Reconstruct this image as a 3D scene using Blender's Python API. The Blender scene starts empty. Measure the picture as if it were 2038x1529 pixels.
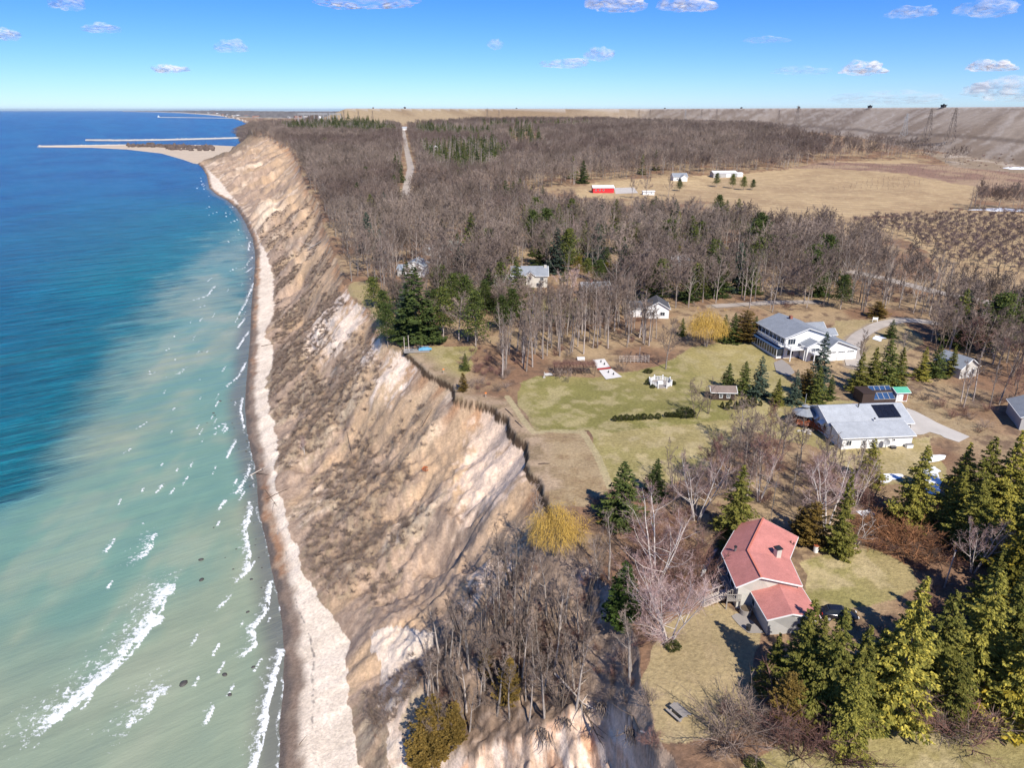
import bpy, math, random
import numpy as np
from mathutils import Vector, Matrix
R = math.radians
scene = bpy.context.scene
# ------------------------------------------------------------------ camera
FPX, CX, CY, PITCH, CAMZ = 1400.0, 1019.0, 764.5, R(21.3), 98.0
cam_d = bpy.data.cameras.new('camera')
cam_d.sensor_width = 36.0
cam_d.lens = FPX / 2038.0 * 36.0
cam_d.clip_start = 1.0
cam_d.clip_end = 200000.0
cam = bpy.data.objects.new('camera', cam_d)
cam.location = (0, 0, CAMZ)
cam.rotation_euler = (R(90) - PITCH, 0, 0)
scene.collection.objects.link(cam)
scene.camera = cam
# ------------------------------------------------------------------ light
SUN_EL, SUN_AZ = 44.0, 158.0            # azimuth clockwise from +Y
sv = Vector((math.cos(R(SUN_EL)) * math.sin(R(SUN_AZ)), math.cos(R(SUN_EL)) * math.cos(R(SUN_AZ)), math.sin(R(SUN_EL))))
world = bpy.data.worlds.new('World')
scene.world = world
world.use_nodes = True
wn = world.node_tree
wn.nodes.clear()
sky = wn.nodes.new('ShaderNodeTexSky')
sky.sky_type = 'NISHITA'
sky.sun_disc = False
sky.sun_elevation = R(SUN_EL)
sky.sun_rotation = R(SUN_AZ)
sky.altitude = 300
sky.air_density = 0.8
sky.dust_density = 0.0
sky.ozone_density = 3.0
hs = wn.nodes.new('ShaderNodeHueSaturation')
hs.inputs['Saturation'].default_value = 1.18
hs.inputs['Value'].default_value = 1.0
bg = wn.nodes.new('ShaderNodeBackground')
bg.inputs['Strength'].default_value = 0.135
wo = wn.nodes.new('ShaderNodeOutputWorld')
wn.links.new(sky.outputs[0], hs.inputs['Color'])
tcw = wn.nodes.new('ShaderNodeTexCoord'); sxyz = wn.nodes.new('ShaderNodeSeparateXYZ'); wn.links.new(tcw.outputs['Generated'], sxyz.inputs[0])
cr_ = wn.nodes.new('ShaderNodeValToRGB'); wn.links.new(sxyz.outputs[2], cr_.inputs[0])
cr_.color_ramp.elements[0].position = 0.0; cr_.color_ramp.elements[0].color = (0.42, 0.53, 0.78, 1)
cr_.color_ramp.elements[1].position = 0.5; cr_.color_ramp.elements[1].color = (0.46, 0.58, 0.84, 1)
_e = cr_.color_ramp.elements.new(0.14); _e.color = (0.24, 0.45, 0.80, 1)
tint = wn.nodes.new('ShaderNodeMix'); tint.data_type = 'RGBA'; tint.blend_type = 'MULTIPLY'
tint.inputs[0].default_value = 1.0; wn.links.new(cr_.outputs[0], tint.inputs[7])
wn.links.new(hs.outputs[0], tint.inputs[6])
wn.links.new(tint.outputs[2], bg.inputs['Color'])
wn.links.new(bg.outputs[0], wo.inputs['Surface'])
sun_d = bpy.data.lights.new('sun', 'SUN')
sun_d.energy = 4.8
sun_d.angle = R(0.55)
sun_d.color = (1.0, 0.94, 0.85)
sun = bpy.data.objects.new('sun', sun_d)
sun.rotation_euler = sv.to_track_quat('Z', 'Y').to_euler()
sun.location = (200, -200, 300)
scene.collection.objects.link(sun)
scene.view_settings.view_transform = 'Standard'
scene.view_settings.look = 'None'
scene.view_settings.exposure = 0.44
scene.view_settings.gamma = 1.0
scene.cycles.max_bounces = 5
scene.cycles.diffuse_bounces = 2
scene.cycles.glossy_bounces = 2
scene.cycles.transparent_max_bounces = 16
scene.cycles.transmission_bounces = 2
scene.cycles.volume_bounces = 0
scene.cycles.use_denoising = True
# ------------------------------------------------------------------ noise (numpy)
def _h(ix, iy, seed):
    n = (ix.astype(np.int64) * 374761393 + iy.astype(np.int64) * 668265263 + seed * 974634777) & 0xFFFFFFFF
    n = ((n ^ (n >> 13)) * 1274126177) & 0xFFFFFFFF
    return ((n ^ (n >> 16)) & 0xFFFF) / 65535.0
def vn(x, y, seed=0):
    x = np.asarray(x, float); y = np.asarray(y, float)
    ix = np.floor(x); iy = np.floor(y); fx = x - ix; fy = y - iy
    fx = fx * fx * (3 - 2 * fx); fy = fy * fy * (3 - 2 * fy)
    a = _h(ix, iy, seed); b = _h(ix + 1, iy, seed); c = _h(ix, iy + 1, seed); d = _h(ix + 1, iy + 1, seed)
    return (a + (b - a) * fx) * (1 - fy) + (c + (d - c) * fx) * fy
def fbm(x, y, seed=0, o=4, g=0.5):
    t = 0; s = 0; a = 1.0
    for i in range(o):
        t = t + a * vn(x * 2 ** i + 13.7 * i, y * 2 ** i - 7.3 * i, seed + i); s += a; a *= g
    return t / s
def ss(x, a, b):
    t = np.clip((np.asarray(x, float) - a) / (b - a), 0, 1)
    return t * t * (3 - 2 * t)
# ------------------------------------------------------------------ pixel <-> place
cp, sp = math.cos(PITCH), math.sin(PITCH)
def ray(px, py):
    u = (np.asarray(px, float) - CX) / FPX; v = (CY - np.asarray(py, float)) / FPX
    return u + 0 * v, cp + v * sp + 0 * u, -sp + v * cp + 0 * u
def zpl0(X, Y):
    z = 35 + 10 * ss(Y, 450, 950) + 22 * ss(Y, 900, 1900)
    z = z + 16 * np.exp(-(((X - 330) / 260.0) ** 2 + ((Y - 1150) / 260.0) ** 2))
    return z
def at_z(px, py, z):
    dx, dy, dz = ray(px, py)
    t = (np.asarray(z, float) - CAMZ) / np.minimum(dz, -1e-5)
    return dx * t, dy * t
def at_pl(px, py, dz0=0.0):
    z = 35.0
    for _ in range(25):
        X, Y = at_z(px, py, z)
        z = 0.5 * z + 0.5 * (zpl0(X, np.minimum(Y, 6000)) + dz0)
    return X, Y
AX = (-0.39, 0.9208)                     # the run of the coast
def ab(X, Y):
    return AX[0] * X + AX[1] * Y, AX[1] * X - AX[0] * Y
def _prof(pts, z=None, ext=None):
    p = np.array(pts, float)
    X, Y = at_z(p[:, 0], p[:, 1], z) if z is not None else at_pl(p[:, 0], p[:, 1])
    a, b = ab(X, Y)
    o = np.argsort(a); a = a[o]; b = b[o]
    return a, b
SHORE = [(555,1529),(556,1450),(562,1380),(566,1310),(562,1240),(549,1170),(540,1130),(532,1090),(520,1040),(514,1000),(512,960),(508,930),(500,900),(492,860),(488,810),(490,770),(494,720),(498,680),(500,620),(504,570),(508,530),(508,500),(503,475),(490,445),(472,415),(452,398),(432,388),(417,375),(412,350),(404,335),(390,322),(383,316)]
TOE = [(738,1529),(725,1450),(702,1380),(688,1300),(672,1240),(640,1200),(610,1140),(585,1080),(567,1030),(556,990),(553,950),(546,900),(552,870),(532,800),(540,740),(545,700),(530,660),(545,620),(549,560),(532,510),(517,480),(502,450),(482,415),(457,385),(442,365),(428,350),(405,330),(394,322)]
CREST = [(1240,1215),(1170,1130),(1110,1060),(1088,1010),(1080,960),(1062,920),(1040,870),(1012,830),(985,810),(950,797),(907,789),(898,765),(870,748),(840,727),(815,706),(785,695),(758,680),(748,645),(736,612),(700,590),(690,572),(678,545),(664,500),(652,470),(642,440),(634,405),(613,380),(602,350),(590,320),(578,295),(562,281),(534,271),(505,262),(482,250)]
sa, sb = _prof(SHORE, 0.0)
ta, tb = _prof(TOE, 3.0)
ca_, cb_ = _prof(CREST)
sa = np.concatenate([[-400, sa[0] - 60], sa, [sa[-1] + 170, 4200, 9000]]); sb = np.concatenate([[sb[0] + 40, sb[0] + 8], sb, [sb[-1] + 190, 330, 450]])
ta = np.concatenate([[-400, ta[0] - 60], ta, [ta[-1] + 170, 4200, 9000]]); tb = np.concatenate([[tb[0] + 44, tb[0] + 14], tb, [tb[-1] + 200, 340, 470]])
ca_ = np.concatenate([[-400, 30, 52], ca_, [ca_[-1] + 250, 4200, 9000]]); cb_ = np.concatenate([[34, 34, 38], cb_, [cb_[-1] + 20, 190, 500]])
BOWL = ([-60, 60], [-900, -900])
def height(X, Y, detail=True):
    """ground height and slope coordinate at (X, Y)"""
    X = np.asarray(X, float); Y = np.asarray(Y, float)
    a, b = ab(X, Y)
    zt = zpl0(X, np.minimum(Y, 6000))
    hd = ss(a, 1650, 1950) * (1 - ss(b - np.interp(a, ca_, cb_), 60, 500)) + ss(a, 1950, 2300) * (1 - ss(b - np.interp(a, ca_, cb_), 500, 900)); zt = zt * (1 - np.clip(hd, 0, 1)) + 9 * np.clip(hd, 0, 1)
    bs = np.interp(a, sa, sb); bt = np.interp(a, ta, tb); bc = np.interp(a, ca_, cb_)
    fade = ss(a, 60, 90) * (1 - ss(a, 1600, 1900))
    bc = bc + (fbm(a * 0.12, a * 0 + 3.3, 5, 3, 0.5) - 0.5) * 5.5 * (1 - ss(a, 60, 200) * 0.35) + (vn(a * 0.6, a * 0, 9) - 0.5) * 0.4
    bt = bt + (fbm(a * 0.10, a * 0 + 8.1, 15, 4, 0.55) - 0.5) * 5.0
    bt = np.maximum(bt, bs + 2.5); bc = np.maximum(bc, bt + 8)
    w = bc - bt
    t = (b - bt) / w
    # spur: convex profile, elsewhere concave
    spur = 1 - ss(a, 78, 100)
    fm = 0.50 * (1 - spur) + 0.44 * spur
    zm = 0.40 * (1 - spur) + 0.52 * spur
    tt = np.clip(t, 0, 1)
    z1 = np.where(tt < fm, zm * tt / fm, zm + (1 - zm) * (tt - fm) / (1 - fm))
    tc = np.clip(t, 0, 1)
    k = 0.955 - 0.0 * spur
    z1 = z1 * (k + (1 - k) * spur)       # the last metre and a half is a scarp
    sw = 0.5 + 1.1 * ss(a, 130, 260)
    scarp = ss((b - bc) / sw, -1, 1)
    mid = np.sin(np.clip(tt, 0, 1) * math.pi) ** 0.7
    zs = 3 + (zt - 3) * z1
    if detail:
        # gullies and bowls running down the face
        g1 = 1 - np.abs(2 * fbm(a * 0.035 + 0.3 * tt, tt * 0.5 + a * 0, 21, 3) - 1) * 2
        aw = a + (fbm(X * .06, Y * .06, 33, 3) - .5) * 14
        g2 = 1 - np.abs(2 * fbm(aw * 0.15 + tt * 0.6, tt * 1.6, 31, 3, .55) - 1) * 1.4
        g3 = 1 - np.abs(2 * vn(aw * 0.6 + tt, tt * 3.0, 41) - 1)
        far = ss(a, 250, 700)
        zs = zs + mid * (-(g1 - 0.6) * (4.4 + 6 * far) - (g2 - 0.5) * (1.7 + 2.0 * far) - (g3 - 0.5) * 0.4) \
            + mid * (fbm(X * 0.25, Y * 0.25, 51, 4, .6) - 0.5) * 3.4 + mid * (fbm(X * 0.07, Y * 0.07, 53, 3) - 0.5) * (7 + 6 * far) + mid * np.abs(2 * fbm(a * .06 + 4, b * .16 + a * .03, 54, 3) - 1) * -2.2 + mid * (vn(X * 1.2, Y * 1.2, 52) - 0.5) * 0.35
    und = (fbm(X * 0.012, Y * 0.012, 61, 3) - 0.5) * 3.0 * ss(b - bc, 5, 60)
    if detail:
        und = und + (fbm(X * 0.15, Y * 0.15, 62, 3) - 0.5) * 0.35
    zl = zs * (1 - scarp) + (zt + und) * scarp
    zb = 3 * np.clip((b - bs) / np.maximum(bt - bs, 1), -30, 1)
    zb = np.where(b < bs, (b - bs) * 0.12, zb ** 1.0)
    if detail:
        zb = zb + np.where(b > bs + 1, (fbm(X * 0.2, Y * 0.2, 71, 3) - 0.5) * 0.22, 0)
    z = np.where(b < bt, zb, zl)
    # near bowl that has slipped away at the foot of the picture
    ye = np.interp(X, BOWL[0], BOWL[1])
    ye = ye + (vn(X * 0.8, X * 0, 81) - 0.5) * 1.2 + (vn(X * 0.25, X * 0, 82) - 0.5) * 2.0
    dd = ye - Y
    rg = 1 - np.abs(2 * fbm(X * 0.5, dd * 0.35, 83, 3) - 1)
    drop = np.where(dd > 0, 1.2 * ss(dd, 0, 0.4) + dd * .85 + (rg - .5) * 2.6 * ss(dd, 0, 4), 0)
    drop = drop * (1 - ss(X, 22, 30)) * ss(Y, -60, 20)
    z = np.where((b > bt) & (drop > 0), np.maximum(z - drop, 3 + 0.15 * (b - bt)), z)
    z = np.where(Y < 30, z, z)
    return z, dict(a=a, b=b, bs=bs, bt=bt, bc=bc, t=t, drop=drop * (b > bt), spur=spur)
DIKE = []
for _px, _d in ((690, 2050), (1000, 2600), (1300, 2700), (1650, 1750), (2038, 1180), (2500, 1000), (3200, 1000), (3200, 9000), (1000, 9000), (690, 3600)):
    _u, _v, _w = ray(_px, 219); _k = _d / math.hypot(_u, _v); DIKE.append((float(_u) * _k, float(_v) * _k))
def dike(X, Y, z):
    m = Y > 500
    if not np.any(m): return z, m & False
    x = np.where(m, X, 0); y = np.where(m, Y, 0)
    d = poly_dist(x, y, DIKE, True); ins = in_poly(x, y, DIKE)
    zd = np.where(ins, 102.0, 102.0 - d / 2.7)
    up = m & (zd > z)
    return np.where(up, zd, z), up
def gz(X, Y):
    X = np.asarray(X, float); Y = np.asarray(Y, float)
    return dike(X, Y, height(X, Y)[0])[0]
def on_ground(px, py):
    """pixels -> points on the ground (ray marching)"""
    px = np.atleast_1d(np.asarray(px, float)); py = np.atleast_1d(np.asarray(py, float))
    T = 45.0 * (9000 / 45.0) ** (np.arange(420) / 419.0)
    out = []
    for k in range(len(px)):
        dx, dy, dz = [float(v) for v in ray(px[k], py[k])]
        g = gz(dx * T, dy * T); below = np.nonzero(CAMZ + dz * T < g)[0]
        i = int(below[0]) if len(below) else len(T) - 1
        t0, t1 = T[max(i - 1, 0)], T[i]
        for _ in range(2):
            tt = np.linspace(t0, t1, 16); h = gz(dx * tt, dy * tt); bl = np.nonzero(CAMZ + dz * tt < h)[0]
            m = int(bl[0]) if len(bl) else 15
            t0, t1 = tt[max(m - 1, 0)], tt[m]
        out.append((dx * t1, dy * t1))
    out = np.array(out)
    return np.column_stack([out, gz(out[:, 0], out[:, 1])])
def G(px, py):
    return Vector(on_ground(px, py)[0])
def to_px(X, Y, Z):
    zc = Y * cp - (Z - CAMZ) * sp
    return CX + FPX * X / zc, CY - FPX * (Y * sp + (Z - CAMZ) * cp) / zc
def in_poly(X, Y, P):
    P = np.asarray(P, float); r = np.zeros(np.shape(X), bool)
    x0, y0 = P[:, 0].min(), P[:, 1].min(); x1, y1 = P[:, 0].max(), P[:, 1].max()
    m = (X >= x0) & (X <= x1) & (Y >= y0) & (Y <= y1)
    if not m.any(): return r
    xs, ys = X[m], Y[m]; q = np.zeros(xs.shape, bool)
    n = len(P)
    for i in range(n):
        ax, ay = P[i]; bx, by = P[(i + 1) % n]
        if ay == by: continue
        c = ((ay > ys) != (by > ys)) & (xs < (bx - ax) * (ys - ay) / (by - ay) + ax)
        q ^= c
    r[m] = q
    return r
def poly_dist(X, Y, P, closed=False):
    P = np.asarray(P, float); d = np.full(np.shape(X), 1e9)
    n = len(P)
    for i in range(n if closed else n - 1):
        ax, ay = P[i]; bx, by = P[(i + 1) % n]
        L = max((bx - ax) ** 2 + (by - ay) ** 2, 1e-9)
        t = np.clip(((X - ax) * (bx - ax) + (Y - ay) * (by - ay)) / L, 0, 1)
        d = np.minimum(d, np.hypot(X - ax - t * (bx - ax), Y - ay - t * (by - ay)))
    return d
def PW(pts):
    """picture polygon -> ground polygon"""
    p = np.array(pts, float)
    return on_ground(p[:, 0], p[:, 1])[:, :2]
_bw = on_ground([815, 860, 930, 1000, 1050, 1090, 1130, 1175, 1220, 1258, 1290, 1315], [1585, 1535, 1510, 1484, 1466, 1442, 1410, 1394, 1400, 1436, 1478, 1535])
_o = np.argsort(_bw[:, 0]); BOWL = (np.concatenate([[-60, -24], _bw[_o, 0], [30]]), np.concatenate([[30, 44], _bw[_o, 1], [20]]))
# ------------------------------------------------------------------ mesh + object helpers
def mesh_np(name, V, F, mats=None, mi=None, smooth=False):
    """F: array (n,3)/(n,4) or a list of such arrays"""
    me = bpy.data.meshes.new(name)
    Fs = F if isinstance(F, list) else [F]
    Fs = [np.asarray(f, np.int32) for f in Fs if len(f)]
    nv = len(V)
    me.vertices.add(nv); me.vertices.foreach_set('co', np.asarray(V, np.float32).ravel())
    nl = sum(f.size for f in Fs); npoly = sum(len(f) for f in Fs)
    me.loops.add(nl); me.polygons.add(npoly)
    me.loops.foreach_set('vertex_index', np.concatenate([f.ravel() for f in Fs]))
    tot = np.concatenate([np.full(len(f), f.shape[1], np.int32) for f in Fs])
    st = np.concatenate([[0], np.cumsum(tot)[:-1]]).astype(np.int32)
    me.polygons.foreach_set('loop_start', st)
    me.polygons.foreach_set('loop_total', tot)
    if mi is not None: me.polygons.foreach_set('material_index', np.asarray(mi, np.int32))
    me.polygons.foreach_set('use_smooth', np.full(npoly, smooth, bool))
    for m in (mats or []): me.materials.append(m)
    me.update(calc_edges=True)
    return me
def link(name, data, parent=None):
    o = bpy.data.objects.new(name, data)
    scene.collection.objects.link(o)
    if parent is not None: o.parent = parent
    return o
def tag(o, label=None, cat=None, group=None, kind=None):
    if label: o['label'] = label
    if cat: o['category'] = cat
    if group: o['group'] = group
    if kind: o['kind'] = kind
    return o
def empty(name, loc, rz=0.0, label=None, cat=None, group=None):
    o = link(name, None)
    o.location = loc; o.rotation_euler = (0, 0, rz); o.empty_display_size = 0.3
    return tag(o, label, cat, group)
def copy_tree(o, parent=None):
    c = o.copy(); scene.collection.objects.link(c)
    if parent is not None: c.parent = parent
    for ch in list(o.children): copy_tree(ch, c)
    return c
# ------------------------------------------------------------------ node helpers
def new_mat(name):
    m = bpy.data.materials.new(name); m.use_nodes = True
    nt = m.node_tree; nt.nodes.clear()
    out = nt.nodes.new('ShaderNodeOutputMaterial'); p = nt.nodes.new('ShaderNodeBsdfPrincipled')
    nt.links.new(p.outputs[0], out.inputs['Surface'])
    return m, nt, p, out
def N(nt, t, **kw):
    n = nt.nodes.new(t)
    for k, v in kw.items():
        if k.startswith('i_'):
            n.inputs[k[2:]].default_value = v
        else: setattr(n, k, v)
    return n
def noise(nt, vec, scale, detail=4, rough=0.55):
    n = N(nt, 'ShaderNodeTexNoise'); n.inputs['Scale'].default_value = scale
    n.inputs['Detail'].default_value = detail; n.inputs['Roughness'].default_value = rough
    if vec is not None: nt.links.new(vec, n.inputs['Vector'])
    return n.outputs['Fac']
def mrange(nt, v, a, b, c, d):
    n = N(nt, 'ShaderNodeMapRange')
    for i, x in enumerate((a, b, c, d)): n.inputs[1 + i].default_value = x
    nt.links.new(v, n.inputs[0]); return n.outputs[0]
def mul_col(nt, col, fac):
    n = N(nt, 'ShaderNodeVectorMath', operation='SCALE'); nt.links.new(col, n.inputs[0]); nt.links.new(fac, n.inputs['Scale'])
    return n.outputs[0]
def mixc(nt, f, a, b):
    n = N(nt, 'ShaderNodeMix', data_type='RGBA')
    for s, v in ((0, f), (6, a), (7, b)):
        if isinstance(v, (tuple, list)): n.inputs[s].default_value = (*v, 1) if len(v) == 3 else v
        elif isinstance(v, (int, float)): n.inputs[s].default_value = v
        else: nt.links.new(v, n.inputs[s])
    return n.outputs[2]
def simple(name, col, rough=0.8, var=0.12, scale=2.0, bump=0.0, metallic=0.0, spec=0.3, coords='Object', bscale=None, randvar=0.0, streak=None):
    """painted / plain surface with blotches, optional streak stretch and bump"""
    m, nt, p, out = new_mat(name)
    tc = N(nt, 'ShaderNodeTexCoord'); v = tc.outputs[coords]
    if streak:
        mp = N(nt, 'ShaderNodeMapping'); mp.inputs['Scale'].default_value = streak; nt.links.new(v, mp.inputs[0]); v = mp.outputs[0]
    f = noise(nt, v, scale, 5, 0.6)
    f = mrange(nt, f, 0.25, 0.75, 1 - var, 1 + var)
    if randvar:
        oi = N(nt, 'ShaderNodeObjectInfo'); r = mrange(nt, oi.outputs['Random'], 0, 1, 1 - randvar, 1 + randvar)
        mm = N(nt, 'ShaderNodeMath', operation='MULTIPLY'); nt.links.new(f, mm.inputs[0]); nt.links.new(r, mm.inputs[1]); f = mm.outputs[0]
    rgb = N(nt, 'ShaderNodeRGB'); rgb.outputs[0].default_value = (*col, 1)
    nt.links.new(mul_col(nt, rgb.outputs[0], f), p.inputs['Base Color'])
    p.inputs['Roughness'].default_value = rough; p.inputs['Metallic'].default_value = metallic
    p.inputs['Specular IOR Level'].default_value = spec
    if bump:
        b = N(nt, 'ShaderNodeBump'); b.inputs['Strength'].default_value = bump; b.inputs['Distance'].default_value = 0.05
        nt.links.new(noise(nt, v, bscale or scale * 6, 4), b.inputs['Height']); nt.links.new(b.outputs[0], p.inputs['Normal'])
    return m
# ================================================================== GROUND
def polar_grid(az0, az1, n_az, radii):
    az = np.linspace(R(az0), R(az1), n_az)
    rr, aa = np.meshgrid(radii, az, indexing='ij')
    X = rr * np.sin(aa); Y = rr * np.cos(aa)
    nr, na = X.shape
    i = np.arange(nr - 1)[:, None] * na + np.arange(na - 1)[None, :]
    F = np.stack([i, i + 1, i + na + 1, i + na], -1).reshape(-1, 4)
    return X.ravel(), Y.ravel(), F
def radii(segs, r0):
    out = [r0]
    for rmax, q in segs:
        while out[-1] < rmax: out.append(out[-1] * q)
    return np.array(out)
# picture outlines of what covers the plateau
Z = {}
Z['lawn_main'] = PW([(1040,765),(1075,748),(1180,752),(1290,735),(1345,715),(1375,690),(1490,682),(1530,700),(1560,742),(1590,790),(1640,800),(1700,800),(1650,850),(1640,900),(1560,868),(1480,860),(1390,930),(1330,965),(1215,975),(1170,860),(1062,857),(1030,800)])
Z['lawn_south'] = PW([(1390,840),(1640,800),(1640,905),(1570,880),(1500,860),(1400,930),(1330,965),(1225,975),(1180,870)])
Z['patch_bare'] = PW([(1052,862),(1160,860),(1212,975),(1160,1010),(1092,1015),(1090,960),(1072,920),(1050,870),(1000,800),(1020,795)])
Z['rim_grass'] = PW([(905,788),(950,795),(1000,812),(1050,868),(1085,935),(1100,1010),(1092,1020),(1080,950),(1055,900),(1020,840),(985,808),(945,795),(905,790)])
Z['lawn_west'] = PW([(800,700),(860,690),(950,690),(950,700),(925,750),(900,752),(860,735),(830,715)])
Z['lawn_red'] = PW([(1585,1115),(1640,1095),(1720,1100),(1830,1130),(1850,1175),(1730,1215),(1640,1215),(1600,1190)])
Z['lawn_near'] = PW([(1280,1290),(1330,1240),(1430,1200),(1500,1260),(1520,1400),(1380,1470),(1290,1480),(1255,1420),(1262,1340)])
Z['lawn_foot'] = PW([(1400,1600),(1480,1520),(1560,1480),(1800,1430),(2200,1400),(2300,1600)])
Z['lawn_east'] = PW([(1640,880),(1860,870),(1880,960),(1700,970),(1640,930)])
Z['lawn_white'] = PW([(1660,640),(1780,632),(1840,680),(1800,720),(1700,760),(1680,700)])
Z['lawn_far'] = PW([(1030,600),(1100,585),(1180,600),(1150,640),(1040,640)])
Z['lawn_cottage'] = PW([(700,560),(740,560),(760,620),(800,640),(790,680),(760,680),(735,620),(690,590)])
Z['field_big'] = PW([(1395,375),(1480,345),(1560,338),(1640,322),(1800,318),(1910,340),(1950,372),(1925,420),(1700,432),(1600,438),(1500,440),(1420,400),(1300,398),(1300,380)])
Z['field_barn'] = PW([(1150,374),(1180,364),(1330,350),(1400,350),(1480,345),(1420,385),(1300,398),(1180,394),(1140,392)])
Z['orchard'] = PW([(1680,440),(1930,420),(2200,430),(2300,640),(2038,600),(1870,545),(1850,505),(1790,470)])
Z['vineyard'] = PW([(1850,505),(1880,520),(2038,545),(2300,560),(2300,660),(2038,610),(1880,560)])
Z['orchard_far'] = PW([(1560,336),(1640,320),(1900,330),(2100,345),(2100,375),(1950,372),(1800,345),(1640,334)])
Z['scrub_east'] = PW([(1830,300),(2300,300),(2300,345),(1900,332)])
Z['bramble'] = PW([(1700,1030),(1850,1010),(1890,1090),(1840,1140),(1760,1110),(1700,1080)])
Z['yard_east'] = PW([(1800,790),(1850,800),(1980,860),(1900,880),(1810,860)])
ROADW = {}
def px_line(pts): return on_ground(np.array(pts, float)[:, 0], np.array(pts, float)[:, 1])[:, :2]
ROADW['far_road'] = (px_line([(802,256),(806,280),(812,310),(818,335),(812,360),(805,395),(812,430)]), 6.5)
ROADW['lane'] = (px_line([(2100,640),(2038,622),(1960,600),(1880,585),(1800,565),(1740,550),(1690,540)]), 6.0)
ROADW['lane_west'] = (px_line([(1620,602),(1540,602),(1480,606),(1420,610)]), 4.0)
ROADW['drive_link'] = (px_line([(1960,655),(1900,650),(1840,640),(1790,636),(1740,650),(1700,675),(1692,700),(1702,730)]), 4.2)
print('zones done')
def ground_color(X, Y, z, q):
    """albedo + class for every ground vertex"""
    n = X.size
    a, b, t = q['a'], q['b'], q['t']
    C = np.empty((n, 3)); cls = np.full(n, 5)          # 5 = woodland floor
    n1 = fbm(X * 0.05, Y * 0.05, 101, 4); n2 = fbm(X * 0.4, Y * 0.4, 102, 4); n3 = vn(X * 2.2, Y * 2.2, 103)
    n4 = fbm(X * 0.012, Y * 0.012, 104, 3)
    def mix(A, B, f):
        f = np.clip(f, 0, 1)[:, None]; return np.asarray(A) * (1 - f) + np.asarray(B) * f
    litter = mix(mix((.235, .14, .085), (.35, .25, .145), ss(n1, .35, .65)), (.13, .085, .06), ss(n2, .52, .75) * .8)
    C[:] = litter
    # ---- plateau covers
    wx = (fbm(X * .12, Y * .12, 111, 3) - .5); wy = (fbm(X * .12, Y * .12, 112, 3) - .5)
    def zone(name, col, cl, warp=4.0):
        m = in_poly(X + wx * warp, Y + wy * warp, Z[name])
        C[m] = col[m]; cls[m] = cl
    green = mix(mix((.215, .195, .065), (.32, .265, .11), ss(n1, .3, .62)), (.36, .30, .15), ss(n2, .44, .68) * .85)
    straw = mix(mix((.36, .285, .135), (.27, .235, .09), ss(n1, .4, .7)), (.45, .36, .20), ss(n2, .46, .68) * .8)
    drygr = mix(mix((.36, .27, .16), (.30, .215, .12), ss(n2, .35, .7)), (.22, .14, .09), ss(n3 * .5 + n2 * .5, .6, .8) * .6)
    fieldc = mix(mix((.46, .335, .185), (.37, .26, .145), ss(n1, .35, .65)), (.53, .40, .23), ss(n2, .5, .75) * .6)
    zone('lawn_main', green, 3, 3); zone('lawn_south', mix(straw, green, .35 + 0 * n1), 3, 6)
    zone('patch_bare', drygr, 3, .6); zone('lawn_west', mix(green, straw, .3 + 0 * n1), 3)
    zone('lawn_red', straw, 3, 5); zone('lawn_near', mix(straw, drygr, .5 + 0 * n1), 3, 4)
    zone('lawn_foot', mix(straw, green, .45 + 0 * n1), 3, 4); zone('lawn_east', straw, 3); zone('lawn_white', mix(straw, drygr, .5 + 0 * n1), 3)
    zone('lawn_far', green, 3); zone('lawn_cottage', mix(straw, drygr, .5 + 0 * n1), 3); zone('yard_east', drygr, 3)
    rows = .5 + .5 * np.sin((X * .35 + Y * .94) * 2 * math.pi / 11.0 + (n1 - .5) * 2)
    zone('field_barn', fieldc, 4, 10)
    zone('field_big', mix(fieldc, (.30, .21, .13), rows * .55), 4, 8)
    zone('orchard', mix(fieldc, (.26, .18, .12), ss(n2, .5, .75) * .4), 4, 8)
    r2 = .5 + .5 * np.sin((X * .12 + Y * .99) * 2 * math.pi / 4.0)
    zone('vineyard', mix(fieldc, (.20, .11, .08), r2 * .55), 4, 3)
    zone('orchard_far', mix((.33, .23, .15), (.24, .15, .11), ss(n1, .4, .6)), 4, 8)
    zone('scrub_east', mix((.27, .205, .14), (.40, .33, .26), ss(n1, .45, .65)), 4, 10)
    zone('bramble', mix((.24, .13, .07), (.16, .10, .06), ss(n2, .4, .7)), 5, 3)
    # worn earth beside the rim path and along the rim
    rimd = q['b'] - q['bc']
    m = (rimd > 0) & (rimd < 7) & (a > 98) & (a < 215)
    f = ss(7 - rimd, 0, 5) * m
    C[:] = mix(C, mix((.38, .28, .19), (.27, .20, .12), ss(n2, .4, .7)), f * .85)
    pth = px_line([(1010,790),(1040,835),(1062,862),(1100,858),(1160,860),(1190,910),(1215,970)])
    dpt = poly_dist(X, Y, pth)
    C[:] = mix(C, (.42, .35, .20), np.where(dpt < 0.7, .8, 0))
    # ---- slope
    spur = q['spur']
    aw = a + (fbm(X * .07, Y * .07, 120, 3) - .5) * 12
    rill = fbm(aw * 0.45 + t * 1.5, t * 3.4, 121, 4, .6)
    rillb = fbm(aw * 0.07 + t * .6, t * 1.8, 122, 4)
    blob = fbm(X * .07, Y * .07, 123, 4); fine = fbm(X * .9, Y * .9, 124, 3)
    veg = ss(blob + .35 * (fine - .5) + .35 * (rillb - .5) + .4 * (fbm(X * .28, Y * .28, 129, 4, .6) - .5), .44, .58)
    up = ss(t, .35, .95)
    mid2 = fbm(X * .28, Y * .28, 129, 4, .6)
    band = (a > 75) & (a < 330)
    veg = veg * (1 - up * .6)
    veg = np.where(a > 330, veg * ss(700 - a, 0, 300) * .8 + .15 * veg, veg)
    sandp = mix((.60, .44, .30), (.72, .57, .42), ss(rill, .42, .62))           # pale sand
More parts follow.
